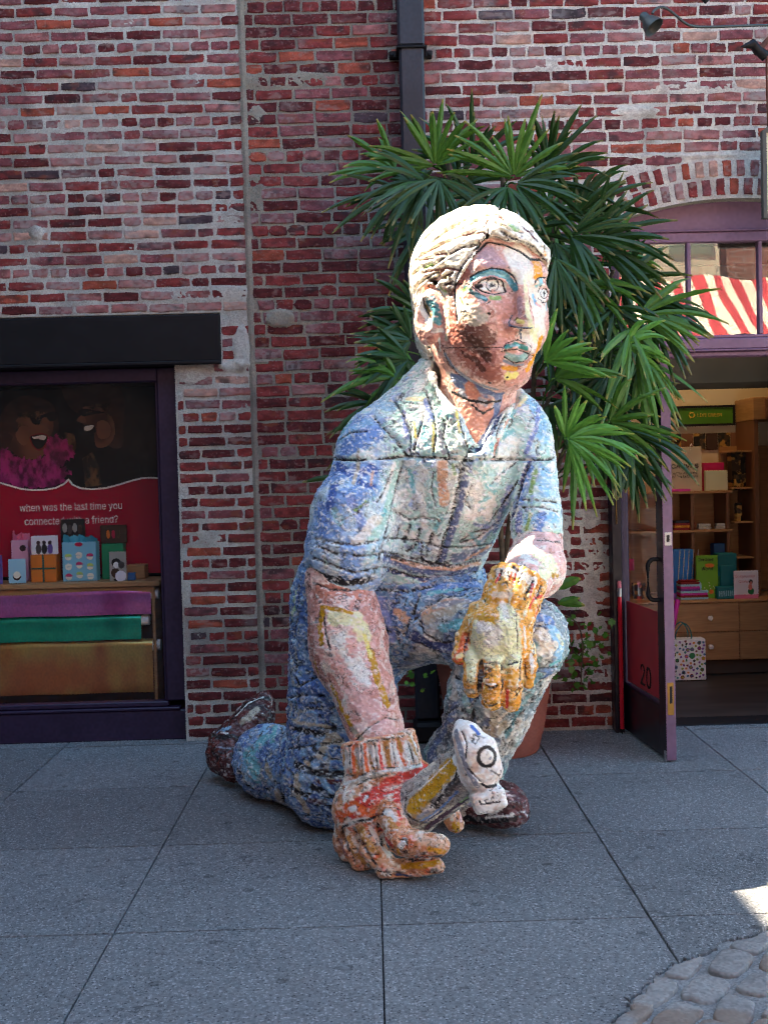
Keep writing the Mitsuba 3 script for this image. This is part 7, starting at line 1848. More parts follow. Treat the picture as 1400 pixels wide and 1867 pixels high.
    'glove': """
222 72 58|67.9 0 1 0.5|-108 4288 246 -67 4269 280 -27 4267 308 13 4272 330 53 4284 349 91 4298 357 129 4321 363 181 4410 365
222 72 58|46.9 0 1 0.6|72 4254 293 78 4271 309 84 4285 327
228 104 48|57.6 0 1 0.7|-152 4327 214 -129 4305 242 -107 4290 267 -81 4272 256 -55 4259 243
228 104 48|26 0 1 0.7|-82 4272 224 -60 4261 233 -39 4254 242 -18 4248 250
226 176 166|20.9 0 0.5 1|26 4273 332 46 4278 337 66 4284 343 86 4293 348 107 4309 351
238 236 226|26.1 0 1 0.35|-110 4290 254 -94 4280 261
238 236 226|18.8 0 1 0.35|-56 4269 293 -48 4273 307
238 236 226|12.6 0 0.8 1|53 4278 335 70 4284 338 88 4292 340 106 4306 341
222 72 58|15.4 0 1 0.35|73 4219 272 76 4205 258 80 4191 244
222 72 58|32.2 0 1 0.35|152 4362 384 174 4407 374 195 4429 371
238 236 226|17.9 0 1 0.6|-134 4376 329 -113 4347 343 -92 4328 354 -72 4317 364 -52 4299 375 -32 4296 381 -12 4288 388 8 4283 395 28 4290 399 51 4290 401 73 4293 402 96 4314 398 119 4319 399 144 4358 396 171 4420 388
190 178 155|21 0 0.7 0.8|-106 4334 340 -82 4320 352 -59 4302 365 -36 4295 375 -16 4291 379 3 4282 385 23 4284 387
238 236 226|26.4 0 0.8 0.8|-128 4349 320 -131 4336 305 -134 4326 289
238 236 226|89.5 0 0.85 0.6|-121 4399 421 -58 4314 448 3 4299 458 73 4317 462 144 4377 456
206 146 76|10.8 0 1 0.6|-134 4409 456 -135 4409 436 -136 4410 415 -135 4411 395 -133 4412 374
228 104 48|13.8 0 1 0.6|-95 4357 479 -95 4352 456 -95 4347 433 -93 4343 410 -91 4337 387
228 104 48|14.7 0 1 0.6|-49 4328 495 -48 4320 471 -47 4314 446 -44 4308 422 -40 4301 398
222 72 58|13.6 0 1 0.6|5 4316 507 7 4309 483 9 4303 460 14 4297 436 18 4290 412
206 146 76|26.3 0 1 0.6|34 4316 506 35 4313 484 36 4309 463 39 4304 441 42 4297 420
228 104 48|13.7 0 1 0.6|72 4340 505 79 4337 481 87 4333 458 96 4325 435 106 4318 413
206 146 76|15.9 0 1 0.6|82 4344 509 86 4338 486 94 4332 463
206 146 76|16 0 1 0.6|126 4383 504 135 4380 483 143 4379 461 154 4380 439 165 4390 414
206 146 76|13.8 0 1 0.6|-82 4349 437 -82 4341 412 -78 4331 388
206 146 76|12.6 0 1 0.6|-28 4319 454 -27 4315 440 -26 4310 427 -23 4303 414 -19 4296 401
28 26 28|5.8 8 1 0.7|-113 4361 478 -112 4357 452 -111 4355 426 -109 4353 400 -108 4350 373
28 26 28|5.8 8 1 0.7|-66 4324 494 -65 4319 468 -65 4315 441 -65 4313 415 -65 4309 388
28 26 28|5.8 8 1 0.7|-14 4309 504 -11 4304 479 -9 4298 455 -6 4293 430 -3 4287 405
28 26 28|5.8 8 1 0.7|58 4321 510 61 4315 486 64 4308 462 68 4302 438 71 4295 414
28 26 28|5.9 8 1 0.7|112 4362 507 120 4374 480 128 4373 456 135 4368 434 142 4363 411
28 26 28|5.9 8 1 0.7|143 4393 496 153 4428 463 162 4429 437
28 26 28|5.8 8 1 0.7|-27 4310 424 -20 4300 413 -14 4292 402
50 45 45|8.4 0 0.9 0.9|-123 4389 361 -100 4339 370 -78 4326 371 -55 4301 385 -32 4299 393 -9 4289 403
28 26 28|5.3 0 1 0.9|23 4292 411 44 4294 410 65 4292 410 87 4305 406 108 4317 406 130 4330 406 153 4366 401 177 4426 388
28 26 28|4.8 0 1 1|-125 4374 473 -103 4359 484 -81 4334 494 -59 4327 500 -38 4336 502 -16 4312 511 9 4323 512 35 4318 516 60 4327 517 86 4344 516 113 4382 510
28 26 28|5.2 0 1 0.9|-106 4324 326 -83 4313 341 -59 4301 356 -36 4294 370 -13 4288 375 10 4281 381 33 4288 383
238 236 226|23 0 1 0.35|-137 4324 180 -118 4303 193 -100 4286 205 -82 4273 215 -58 4262 220 -34 4253 223
238 236 226|30.7 0 1 0.6|29 4211 265 44 4199 255 59 4189 245
238 236 226|25.2 0 1 0.35|92 4133 179 84 4131 167 76 4133 154
206 146 76|46.4 0 1 0.6|-73 4278 174 -57 4249 156 -42 4231 135 -24 4220 115 -7 4216 92
238 226 208|20.7 0 0.8 0.8|-35 4254 191 -22 4246 172 -8 4241 152 5 4239 131 20 4237 110 35 4234 90
206 146 76|26.3 0 1 0.7|-117 4318 130 -108 4310 113 -100 4304 95 -91 4304 75 -76 4305 58 -60 4307 41
238 226 208|15.8 0 0.7 0.9|-106 4316 136 -96 4311 118 -85 4308 100
176 110 94|21.1 0 1 0.7|-158 4418 88 -145 4331 92 -134 4320 71
226 182 148|40.2 0 1 0.5|118 4152 203 143 4133 193 167 4118 182 197 4107 174 227 4101 165
233 160 45|20 0 1 0.8|186 4104 150 211 4099 148 237 4105 143
206 146 76|25.5 0 1 0.8|38 4190 240 48 4178 228 58 4166 216
222 72 58|17.3 0 1 0.6|6 4256 179 19 4199 175 31 4165 165 45 4146 155
200 148 26|27.6 0 1 0.4|86 4204 59 106 4196 61 127 4187 64 147 4185 64 172 4186 67 197 4187 70 222 4190 73
226 182 148|20.5 0 1 0.7|3 4213 77 20 4211 66 37 4210 56 54 4209 45
233 160 45|15.2 0 1 0.35|65 4139 142 70 4148 123
228 104 48|18.5 0 1 0.35|-22 4217 87 -7 4217 97
96 100 112|13.1 0 1 0.35|118 4222 83 136 4131 113 156 4125 114 180 4121 117 203 4114 122 226 4111 125
28 26 28|6.2 6 1 0.35|97 4225 78 118 4211 81 138 4202 83 159 4202 81 181 4204 82 204 4209 83
28 26 28|10.5 12 1 0.7|-148 4343 166 -145 4409 123 -137 4335 125 -131 4319 109 -122 4308 89 -114 4308 65 -106 4310 41
28 26 28|11.4 12 1 0.7|-97 4298 174 -88 4311 149 -79 4317 127 -68 4250 130 -57 4230 115 -46 4223 96 -34 4222 75 -23 4221 54
28 26 28|12.4 12 1 0.7|-9 4250 202 -1 4255 179 7 4255 157 16 4257 136 28 4182 144 40 4160 135 53 4166 118
28 26 28|9.4 4 1 0.7|-148 4343 166 -129 4318 181 -111 4298 194 -93 4282 205 -66 4266 215 -40 4255 222 -22 4249 231 -4 4241 240 13 4216 254
28 26 28|6 4 1 0.7|97 4132 179 102 4125 156 94 4130 141 85 4142 125
28 26 28|5 4 1 0.7|69 4138 178 83 4135 180 97 4133 181
28 26 28|6.2 4 1 0.7|-61 4302 16 -40 4314 8 -19 4224 35 2 4209 36 19 4204 32 36 4205 26 54 4208 19
28 26 28|5.1 4 1 0.7|13 4220 263 37 4213 272 60 4218 278 73 4217 270 86 4218 261
28 26 28|8.3 6 1 0.7|105 4282 306 102 4266 287 99 4252 269 96 4225 254 116 4249 232 135 4267 212 156 4331 177
28 26 28|4 4 1 0.7|148 4127 189 150 4119 182
28 26 28|4.1 3 1 0.7|-74 4260 127 -58 4240 135 -42 4233 140
28 26 28|4.1 3 1 0.7|-43 4222 96 -25 4218 100 -6 4219 101
28 26 28|4.2 3 1 0.7|-112 4305 92 -91 4305 96
28 26 28|5.1 3 1 0.7|33 4204 37 59 4207 33 85 4200 32 105 4194 34 126 4186 37 146 4184 38
62 76 124|10.3 0 1 0.35|59 4208 22 78 4206 21 97 4202 22 116 4198 22
200 148 26|37.3 0 1 0.5|297 4367 151 303 4371 133
226 176 166|21.5 0 1 0.35|323 4413 185 321 4384 172
28 26 28|4.3 3 1 0.35|303 4367 151 311 4383 124
""",
    'handle': """
200 148 26|86.9 0 1 0.3|138 4202 291 164 4198 317 191 4193 344 230 4190 388 270 4187 432
238 226 208|8.2 0 1 0.7|156 4226 341 175 4222 360 195 4219 378 214 4215 397 233 4211 416 252 4207 435 271 4204 453
238 236 226|13.2 0 1 0.35|162 4178 261 181 4172 278 200 4165 295 219 4158 312 229 4155 323 239 4151 334
28 26 28|11.1 0 1 0.8|213 4161 300 224 4156 317 234 4152 333 245 4150 349 259 4147 367 272 4145 384 286 4145 401 292 4152 417 299 4159 433
50 45 45|25.2 0 0.9 1|255 4146 350 270 4141 368 286 4137 386 301 4134 403
112 148 208|13.2 0 1 0.6|162 4195 230 179 4190 242 196 4186 255 213 4181 268 229 4176 280 245 4167 298 260 4157 316 275 4148 333 290 4141 351
62 76 124|10.2 0 1 0.35|173 4206 221 193 4200 236 214 4195 251 235 4190 266
150 154 165|13.2 0 1 0.35|146 4183 249 165 4177 261 183 4173 272
86 64 80|25.6 0 1 0.6|184 4233 191 202 4226 207 220 4219 223 238 4212 239 256 4205 255 274 4199 269 292 4194 283 310 4188 298 328 4182 312
28 26 28|8.2 0 1 0.7|104 4248 305 100 4234 283 96 4219 261 109 4200 253 121 4190 243 139 4188 235 157 4198 223
28 26 28|6.1 0 1 0.8|193 4167 289 206 4162 303 219 4158 317 229 4155 338
140 175 105|10.2 0 1 0.35|308 4184 301 323 4180 313 338 4176 324 354 4172 335
""",
    'hammer': """
150 154 165|24.8 0 1 0.4|290 4103 585 295 4094 563 299 4083 542 304 4067 522 311 4059 501 318 4059 477 326 4060 453 337 4057 435 348 4055 417 360 4061 396
28 26 28|6 6 1 0.7|312 4091 587 319 4081 566 325 4067 547 322 4056 525 319 4054 500
72 104 176|17 0 1 0.4|349 4101 604 361 4097 592 372 4091 580
226 182 148|29.6 0 0.6 0.8|351 4048 511 351 4049 485 351 4053 459
238 236 226|29.7 0 1 0.35|394 4052 503 399 4053 500
28 26 28|16.8 0 1 0.3|429 4066 499 426 4062 486 419 4058 476 408 4056 469 396 4055 467 384 4053 471 374 4051 479 367 4049 491 365 4048 505 368 4048 518 375 4050 529 386 4054 536 398 4057 537 410 4061 533 420 4064 524 427 4067 512 429 4066 499
150 154 165|12.9 0 1 0.35|408 4055 495 410 4056 497
28 26 28|12.9 0 1 0.9|375 4057 402 387 4057 396 399 4057 390 415 4060 392 431 4070 392
28 26 28|5.9 6 1 0.6|326 4059 458 341 4056 444 355 4054 429 370 4055 413
28 26 28|5.9 0 1 0.9|367 4043 331 387 4044 333 407 4044 335 424 4044 337 442 4044 338
28 26 28|7.9 0 1 0.35|365 4045 345 369 4044 335
50 45 45|6.9 0 0.7 1|411 4056 452 426 4056 441 441 4063 429
""",
    'shoe_001': """
238 236 226|17 0 1 0.9|457 4668 104 481 4649 120 506 4637 135
238 236 226|13.5 0 1 0.8|510 4633 96 533 4626 106 555 4624 114
28 26 28|22.8 0 1 0.6|371 4747 65 393 4729 66 414 4711 67 436 4693 68 457 4675 70 482 4652 80 507 4634 88 533 4624 94 560 4622 97
238 236 226|11.3 0 1 1|446 4680 83 462 4665 90 478 4653 96 503 4637 102 529 4627 106 555 4624 108
28 26 28|6.8 0 1 0.8|508 4648 166 524 4638 157 540 4631 147 562 4629 141
226 176 166|7.9 0 0.6 1|528 4667 195 543 4652 181 559 4641 167
""",
    'shoe': """
190 178 155|41.7 0 1 0.5|-681 5691 307 -658 5699 323 -635 5707 339 -613 5717 355
28 26 28|18.3 0 1 0.7|-734 5726 315 -711 5736 338 -688 5746 361 -665 5759 384 -635 5760 392 -606 5780 397 -578 5814 399 -551 5824 389
238 236 226|9.8 0 1 0.8|-720 5730 327 -699 5737 347 -678 5743 366 -658 5754 384 -632 5761 393 -609 5785 398 -586 5816 402
28 26 28|23.5 0 1 0.8|-856 5826 203 -807 5680 234 -777 5660 236 -745 5654 238 -713 5653 239
150 200 228|25 0 1 0.7|-827 5824 224 -777 5695 263 -744 5684 275
238 236 226|11.4 0 1 1|-851 5846 220
238 236 226|11.1 0 1 1|-795 5695 249 -756 5668 251
92 40 42|41.5 0 1 0.35|-707 5663 257 -680 5670 269 -653 5679 280
150 154 165|8.2 0 0.8 1|-808 5628 192 -772 5612 191 -736 5604 189
""",
}.items():
    STROKES[part] = []
    for row in text.split('\n'):
        if row.strip():
            c_, o_, p_ = [[float(v) for v in x.split()] for x in row.split('|')]
            STROKES[part].append((tuple(c_), o_[0] / 1000, o_[1] / 1000, o_[2], o_[3], np.array(p_).reshape(-1, 3) / 1000))


# ---------------------------------------------------------------- glaze and brushwork
def lin(c):
    c = np.asarray(c, float) / 255
    return np.where(c <= .04045, c / 12.92, ((c + .055) / 1.055) ** 2.4)


BASE = {  # part: (ground colour, layers of (colour, grain in 1/m, stretch along z, level, seed)), roughness of the clay, crackle
    'head': ((214, 162, 146), [((230, 190, 174), 14, .6, .55, 1), ((170, 108, 92), 20, .6, .62, 2), ((226, 205, 190), 26, .6, .66, 3)], .0022, .2),
    'hair': ((240, 230, 206), [((248, 242, 226), 20, 1, .5, 1), ((196, 182, 150), 30, 1, .66, 2), ((150, 120, 96), 34, 1, .72, 3)], .003, .3),
    'shirt': ((216, 236, 230), [((176, 214, 224), 9, .35, .54, 1), ((246, 244, 232), 14, .35, .55, 2), ((150, 174, 218), 11, .3, .62, 3), ((176, 218, 204), 22, .4, .6, 4), ((236, 216, 194), 16, .35, .77, 5), ((140, 152, 172), 24, .4, .73, 6)], .004, .8),
    'trousers': ((116, 148, 192), [((88, 118, 174), 8, .4, .52, 1), ((150, 192, 218), 13, .5, .58, 2), ((64, 90, 148), 18, .6, .6, 3), ((190, 182, 166), 17, .6, .68, 4), ((136, 160, 184), 26, .6, .6, 5), ((34, 36, 44), 19, 1.2, .70, 6)], .0065, 1.4),
    'forearm': ((232, 184, 172), [((214, 152, 138), 12, .5, .56, 1), ((244, 220, 208), 18, .5, .56, 2), ((190, 128, 112), 30, .5, .66, 3)], .0035, .5),
    'forearm_001': ((234, 192, 182), [((206, 146, 130), 14, .6, .56, 1), ((246, 228, 214), 20, .6, .58, 2)], .003, .4),
    'glove': ((226, 166, 124), [((246, 232, 212), 22, .6, .54, 1), ((200, 120, 70), 26, .6, .58, 2), ((226, 110, 60), 20, .6, .66, 3)], .004, .9),
    'glove_001': ((240, 172, 62), [((222, 144, 36), 26, .5, .54, 1), ((248, 228, 180), 30, .6, .60, 2), ((236, 176, 90), 18, .5, .6, 3)], .004, .6),
    'shoe': ((74, 34, 34), [((110, 52, 46), 22, 1, .56, 1), ((30, 24, 28), 18, 1, .58, 2), ((190, 180, 175), 34, 1, .73, 3)], .005, 1.2),
    'shoe_001': ((110, 64, 64), [((76, 38, 40), 22, 1, .52, 1), ((30, 26, 28), 20, 1, .62, 2), ((214, 205, 205), 30, 1, .68, 3)], .005, 1.2),
    'handle': ((176, 170, 160), [((214, 206, 190), 26, 1, .55, 1), ((110, 104, 104), 34, 1, .6, 2)], .003, 1.0),
    'hammer': ((236, 226, 214), [((246, 242, 234), 22, 1, .5, 1), ((228, 204, 186), 16, 1, .64, 2)], .0016, .3),
}


FLECK = {'shirt': .72, 'trousers': .50, 'forearm': .35, 'forearm_001': .35, 'glove': .40, 'glove_001': .35, 'shoe': .12, 'shoe_001': .15, 'hair': .3, 'head': .12}


def brush_blob(P, part):
    """Zones of a part that were glazed in another ground colour."""
    if part == 'trousers':
        right = smooth01(P[:, 0] + .25 * (P[:, 1] - 5), .08, .16) * smooth01(P[:, 2], 1.05, .95)   # the raised leg
        return right, (((146, 160, 160), .30, 0), ((214, 210, 198), .50, 3), ((120, 164, 158), .62, 5), ((104, 118, 150), .58, 7)), .9
    if part == 'shirt':
        arm = smooth01(P[:, 0], .10, -.02)
        return arm, (((160, 194, 228), .36, 0), ((126, 162, 214), .50, 3), ((206, 224, 226), .60, 5)), .85
    return None


def hair_lines(V):
    """Combed furrows that run away from the parting over the crown."""
    r = np.random.default_rng(41)
    tree, out = cKDTree(V), []
    q = (V - HC) @ HR.T / HS
    c0 = np.array([-.06, .24, .47])
    for i in range(46):
        s = q[r.integers(len(q))]
        d = s - c0
        d[2] -= .30 * abs(s[0])
        d[1] -= .25 * max(0, -s[0])
        d = d / np.linalg.norm(d) + r.normal(0, .05, 3)
        L = r.uniform(.20, .42)
        bend = r.normal(0, .12)
        side = np.cross(d, s)
        side /= np.linalg.norm(side)
        line = [s + d * L * t - .5 * s * (L * t) ** 2 / max(.1, s @ s) ** .5 + side * bend * L * (t * t - .08) for t in np.linspace(-.5, .5, 8)]
        P = HC + (np.array(line) * HS) @ HR
        P = V[tree.query(P)[1]]
        w = r.uniform(.008, .020)
        out.append(([(120, 92, 70), (60, 46, 40), (104, 60, 50), (150, 140, 96), (92, 40, 40)][i % 5], w, w + .008, 1.0, .6, P))
    return out


def glaze(part, f, V, F, N):
    ground, layers, rough, crack = BASE[part]
    seed = sum(map(ord, part)) % 97
    n1 = meshkit.fbm(V * 45, 2, seed)
    n2 = meshkit.fbm(V * 110, 2, seed + 5)
    n3 = meshkit.noise(V * 22, seed + 9)
    col = np.tile(lin(ground), (len(V), 1))
    zone = brush_blob(V, part)
    if zone is not None:
        zm = np.clip(zone[0] + (n1 - .5) * .8 * (zone[0] > .02) * (zone[0] < .98), 0, 1)
    for c, fq, sz, level, sd in layers:
        q = V * np.array([fq, fq, fq * sz]) + 3 * n3[:, None]
        m = smooth01(meshkit.fbm(q, 2, seed + sd) + .25 * (n2 - .5), level - .03, level + .05)[:, None] * .85
        col = col * (1 - m) + lin(c) * m
    if zone is not None:
        for c, lv, s_ in zone[1]:
            m = (zm * smooth01(meshkit.fbm(V * np.array([13, 13, 5.]) + s_, 2, seed + 31 + s_), lv - .04, lv + .08) * zone[2])[:, None]
            col = col * (1 - m) + lin(c) * m
    disp = 1.7 * rough * ((meshkit.fbm(V * 30, 2, seed + 3) - .5) * 1.6 + (n1 - .5) * 1.1 + (n2 - .5) * .7)
    ridge = np.abs(meshkit.fbm(V * np.array([17, 17, 13.]) + 1.2 * n1[:, None], 2, seed + 21) - .5)
    mask = smooth01(n3 + .6 * (n1 - .5), .58 - .16 * crack, .68 - .16 * crack)
    m = (1 - smooth01(ridge, .008 + .004 * crack, .018 + .010 * crack)) * mask
    col = col * (1 - .85 * m[:, None])
    disp -= .0035 * m
    fleck = smooth01(n2 + .35 * (n1 - .5), .56, .68)[:, None] * FLECK.get(part, 0)
    noises = (n1, n2, .5 * n1 + .5 * n3, .6 * n2 + .4 * n1)
    for i, (rgb, w, g, a, r, pts) in enumerate((hair_lines(V) if part == 'hair' else []) + STROKES.get(part, [])):
        pts = np.array(pts)
        w = w * (1.3 if max(rgb) < 60 and part not in ('head', 'hammer', 'hair') else 1)
        if len(pts) == 1:
            pts = np.vstack([pts, pts + .001])
        box = ((V > pts.min(0) - w * 1.2) & (V < pts.max(0) + w * 1.2)).all(1)
        if not box.any():
            continue
        line = np.vstack([pts[k] + (pts[k + 1] - pts[k]) * np.linspace(0, 1, max(2, int(np.linalg.norm(pts[k + 1] - pts[k]) / (w * .25)) + 1))[:, None] for k in range(len(pts) - 1)])
        for _ in range(2):                       # lay the stroke on the curved surface
            line = line - gradient(f, line) * f(line)[:, None]
        d = cKDTree(line).query(V[box], distance_upper_bound=w * 1.5)[0] / (w / 2)
        d = np.minimum(d, 9)
        n = noises[i % 4][box]
        fray = d + r * 2.2 * (n - .5)
        if w < .022 and max(rgb) < 60 and part not in ('head', 'hammer'):
            a = a * smooth01(noises[(i + 2) % 4][box] + .25 * (n2[box] - .5), .34, .46)
        m = a * (1 - smooth01(fray, .72, 1.06)) * (1 - .55 * smooth01(noises[(i + 1) % 4][box], .60, .70) * (w > .02))
        col[box] = col[box] * (1 - m[:, None]) + lin(rgb) * m[:, None]
        disp[box] -= g * np.exp(-(d * .9) ** 2) * (.6 + .8 * n)
    col = col * (1 - fleck) + lin((240, 240, 234)) * fleck
    col *= (.72 + .56 * n2)[:, None]
    return V + N * disp[:, None], np.clip(col, 0, .9)


def fired_cracks(p, n, uv):
    """Dark glaze that stayed in the fine cracks and pores of the clay."""
    q = fb(p.x * 26, p.y * 26, p.z * 22, 3)
    r1 = dr.abs(fb(p.x * 52 + 2 * q, p.y * 52, p.z * 46, 2) - .5)
    r2 = dr.abs(fb(p.x * 105 + 7, p.y * 105 + 2 * q, p.z * 90, 2) - .5)
    m = sst(.026, .008, r1) * sst(.46, .60, q) * sst(.35, .55, nz(p.x * 60, p.y * 60, p.z * 50)) + .75 * sst(.040, .012, r2) * sst(.50, .62, nz(p.x * 15, p.y * 15, p.z * 11))
    pore = sst(.80, .88, nz(p.x * 190, p.y * 190, p.z * 190)) * sst(.4, .6, nz(p.x * 30 + 9, p.y * 30, p.z * 30))
    return dr.clip(.70 * m + .5 * pore, 0, .85)


scene['glaze_colour'] = {'type': 'bumpmap', 'scale': 1.0, 'tex': tex(lambda p, n, uv: .0035 * fb(p.x * 90, p.y * 90, p.z * 90, 3)), 'bsdf': {'type': 'principled', 'base_color': {'type': 'mesh_attribute', 'name': 'vertex_color'}, 'roughness': .40, 'specular': .5}}
scene['crack_black'] = {'type': 'diffuse', 'reflectance': col(38, 34, 36)}
scene['glaze'] = {'type': 'blendbsdf', 'weight': tex(fired_cracks), 'a': {'type': 'ref', 'id': 'glaze_colour'}, 'b': {'type': 'ref', 'id': 'crack_black'}}
ST = thing('kneeling_statue', 'giant painted ceramic statue of a kneeling worker in shirt, jeans and gloves', 'statue')
HM = thing('hammer', 'painted ceramic hammer with a white head, gripped in the statue\'s lower hand', 'hammer')
NOTE = {'glove': 'red and orange painted glove resting on the pavement', 'glove_001': 'orange and pale yellow glove hanging over the raised knee', 'forearm': 'long pink and yellow forearm reaching down', 'forearm_001': 'short pink forearm resting on the raised knee', 'shoe': 'dark maroon shoe at the back, sole turned outwards', 'shoe_001': 'maroon shoe standing flat below the raised knee'}
for part, (f, lo, hi, h, fine) in PARTS.items():
    V, F, N = sculpt(f, lo, hi, h, fine)
    V, C = glaze(part, f, V, F, N)
    root = HM if part in ('handle', 'hammer') else ST
    obj('head' if part == 'hammer' else part.split('_')[0], (V, F), 'glaze_colour' if part in ('hammer', 'head', 'hair') else 'glaze', root, smooth=True, color=C, label=NOTE.get(part))


# ---------------------------------------------------------------- lady palm in a terracotta pot, trailing plant
paint('terracotta', tex(lambda p, n, uv: mix([.25, .068, .042], [.35, .11, .075], fb(p.x * 4, p.y * 4, p.z * 6, 4)) * (.9 + .2 * nz(p.x * 90, p.y * 90, p.z * 90))), rough=.75, spec=.3)
paint('soil', (40, 30, 24), rough=.95)
PC = (.66, 6.19)
t = thing('plant_pot', 'large round terracotta pot behind the statue, holding the palm', 'plant pot')
obj('pot', lathe([(0, 0), (.225, 0), (.235, .012), (.272, .16), (.305, .38), (.325, .50), (.330, .505), (.345, .51), (.350, .52), (.350, .595), (.342, .605), (.318, .605), (.315, .56), (0, .55)], (PC[0], PC[1], 0), 64), 'terracotta', t, smooth=35)
obj('soil', lathe([(0, .575), (.31, .565)], (PC[0], PC[1], 0), 40), 'soil', t)


def leaf_look(a, b, tip):
    def f(p, n, uv):
        c = mix(a, b, fb(p.x * 7, p.y * 7, p.z * 7, 3))
        return mix(c, tip, sst(.93, 1.0, uv.y + .1 * nz(p.x * 30, p.z * 30, p.y * 30)) * .8) * (.85 + .3 * nz(p.x * 60, p.y * 60, p.z * 60))
    return f


def leaf_mat(name, fn):
    scene[name] = {'type': 'twosided', 'bsdf': {'type': 'principled', 'base_color': tex(fn), 'roughness': .42, 'specular': .4}}


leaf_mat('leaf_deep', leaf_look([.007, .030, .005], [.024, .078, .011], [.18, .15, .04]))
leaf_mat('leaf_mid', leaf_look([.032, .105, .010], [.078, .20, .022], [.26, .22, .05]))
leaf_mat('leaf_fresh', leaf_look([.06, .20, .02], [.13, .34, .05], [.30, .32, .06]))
paint('palm_stem', tex(lambda p, n, uv: mix([.05, .035, .02], [.12, .085, .05], fb(p.x * 20, p.y * 20, p.z * 60))), rough=.85)
rl = np.random.default_rng(17)


def fan(hub, ang, tilt, spread, n, length, r, droop=.35, width=.028):
    """One fan leaf: n pleated blades round the hub; ang: its middle direction in the wall's plane (degrees, 90 = up), tilt: towards the street."""
    a = math.radians(ang)
    mid = np.array([math.cos(a) * math.cos(tilt), -math.sin(tilt), math.sin(a) * math.cos(tilt)])
    side = np.array([-math.sin(a), 0, math.cos(a)])
    nrm = np.cross(mid, side)
    Vs, Fs, UV, k = [], [], [], 0
    for i in range(n):
        th = math.radians(spread) * ((i + .5) / n - .5) + r.normal(0, .11)
        d = math.cos(th) * mid + math.sin(th) * side + nrm * r.normal(0, .20)
        d /= np.linalg.norm(d)
        s = np.cross(nrm, d)
        s /= np.linalg.norm(s)
        L = length * r.uniform(.66, 1.15) * (1 - .18 * abs(th) / 2)
        W = width * r.uniform(.8, 1.15)
        dr_ = droop * r.uniform(.5, 1.5)
        tw = r.normal(0, .5)
        m = 7
        for j in range(m + 1):
            u = j / m
            w = W * min(1, .28 + 2.6 * u) * (1 - max(0, u - .72) / .28 * .75)
            c = np.array(hub) + d * L * (.04 + u * .96) + np.array([0, 0, -1.0]) * dr_ * L * u ** 2.4
            ca, sa_ = math.cos(tw * u), math.sin(tw * u)
            s2 = s * ca + np.cross(d, s) * sa_
            n2 = np.cross(d, s2)
            Vs += [c - s2 * w / 2, c + n2 * w * .22, c + s2 * w / 2]
            UV += [(0, u), (.5, u), (1, u)]
        for j in range(m):
            b = k + 3 * j
            for q in (0, 1):
                Fs += [[b + q, b + q + 1, b + q + 4], [b + q, b + q + 4, b + q + 3]]
        k += 3 * (m + 1)
    return np.array(Vs), np.array(Fs), np.array(UV)


PALM = thing('palm_plant', 'tall lady palm with many dark green fan leaves behind the statue', 'palm')
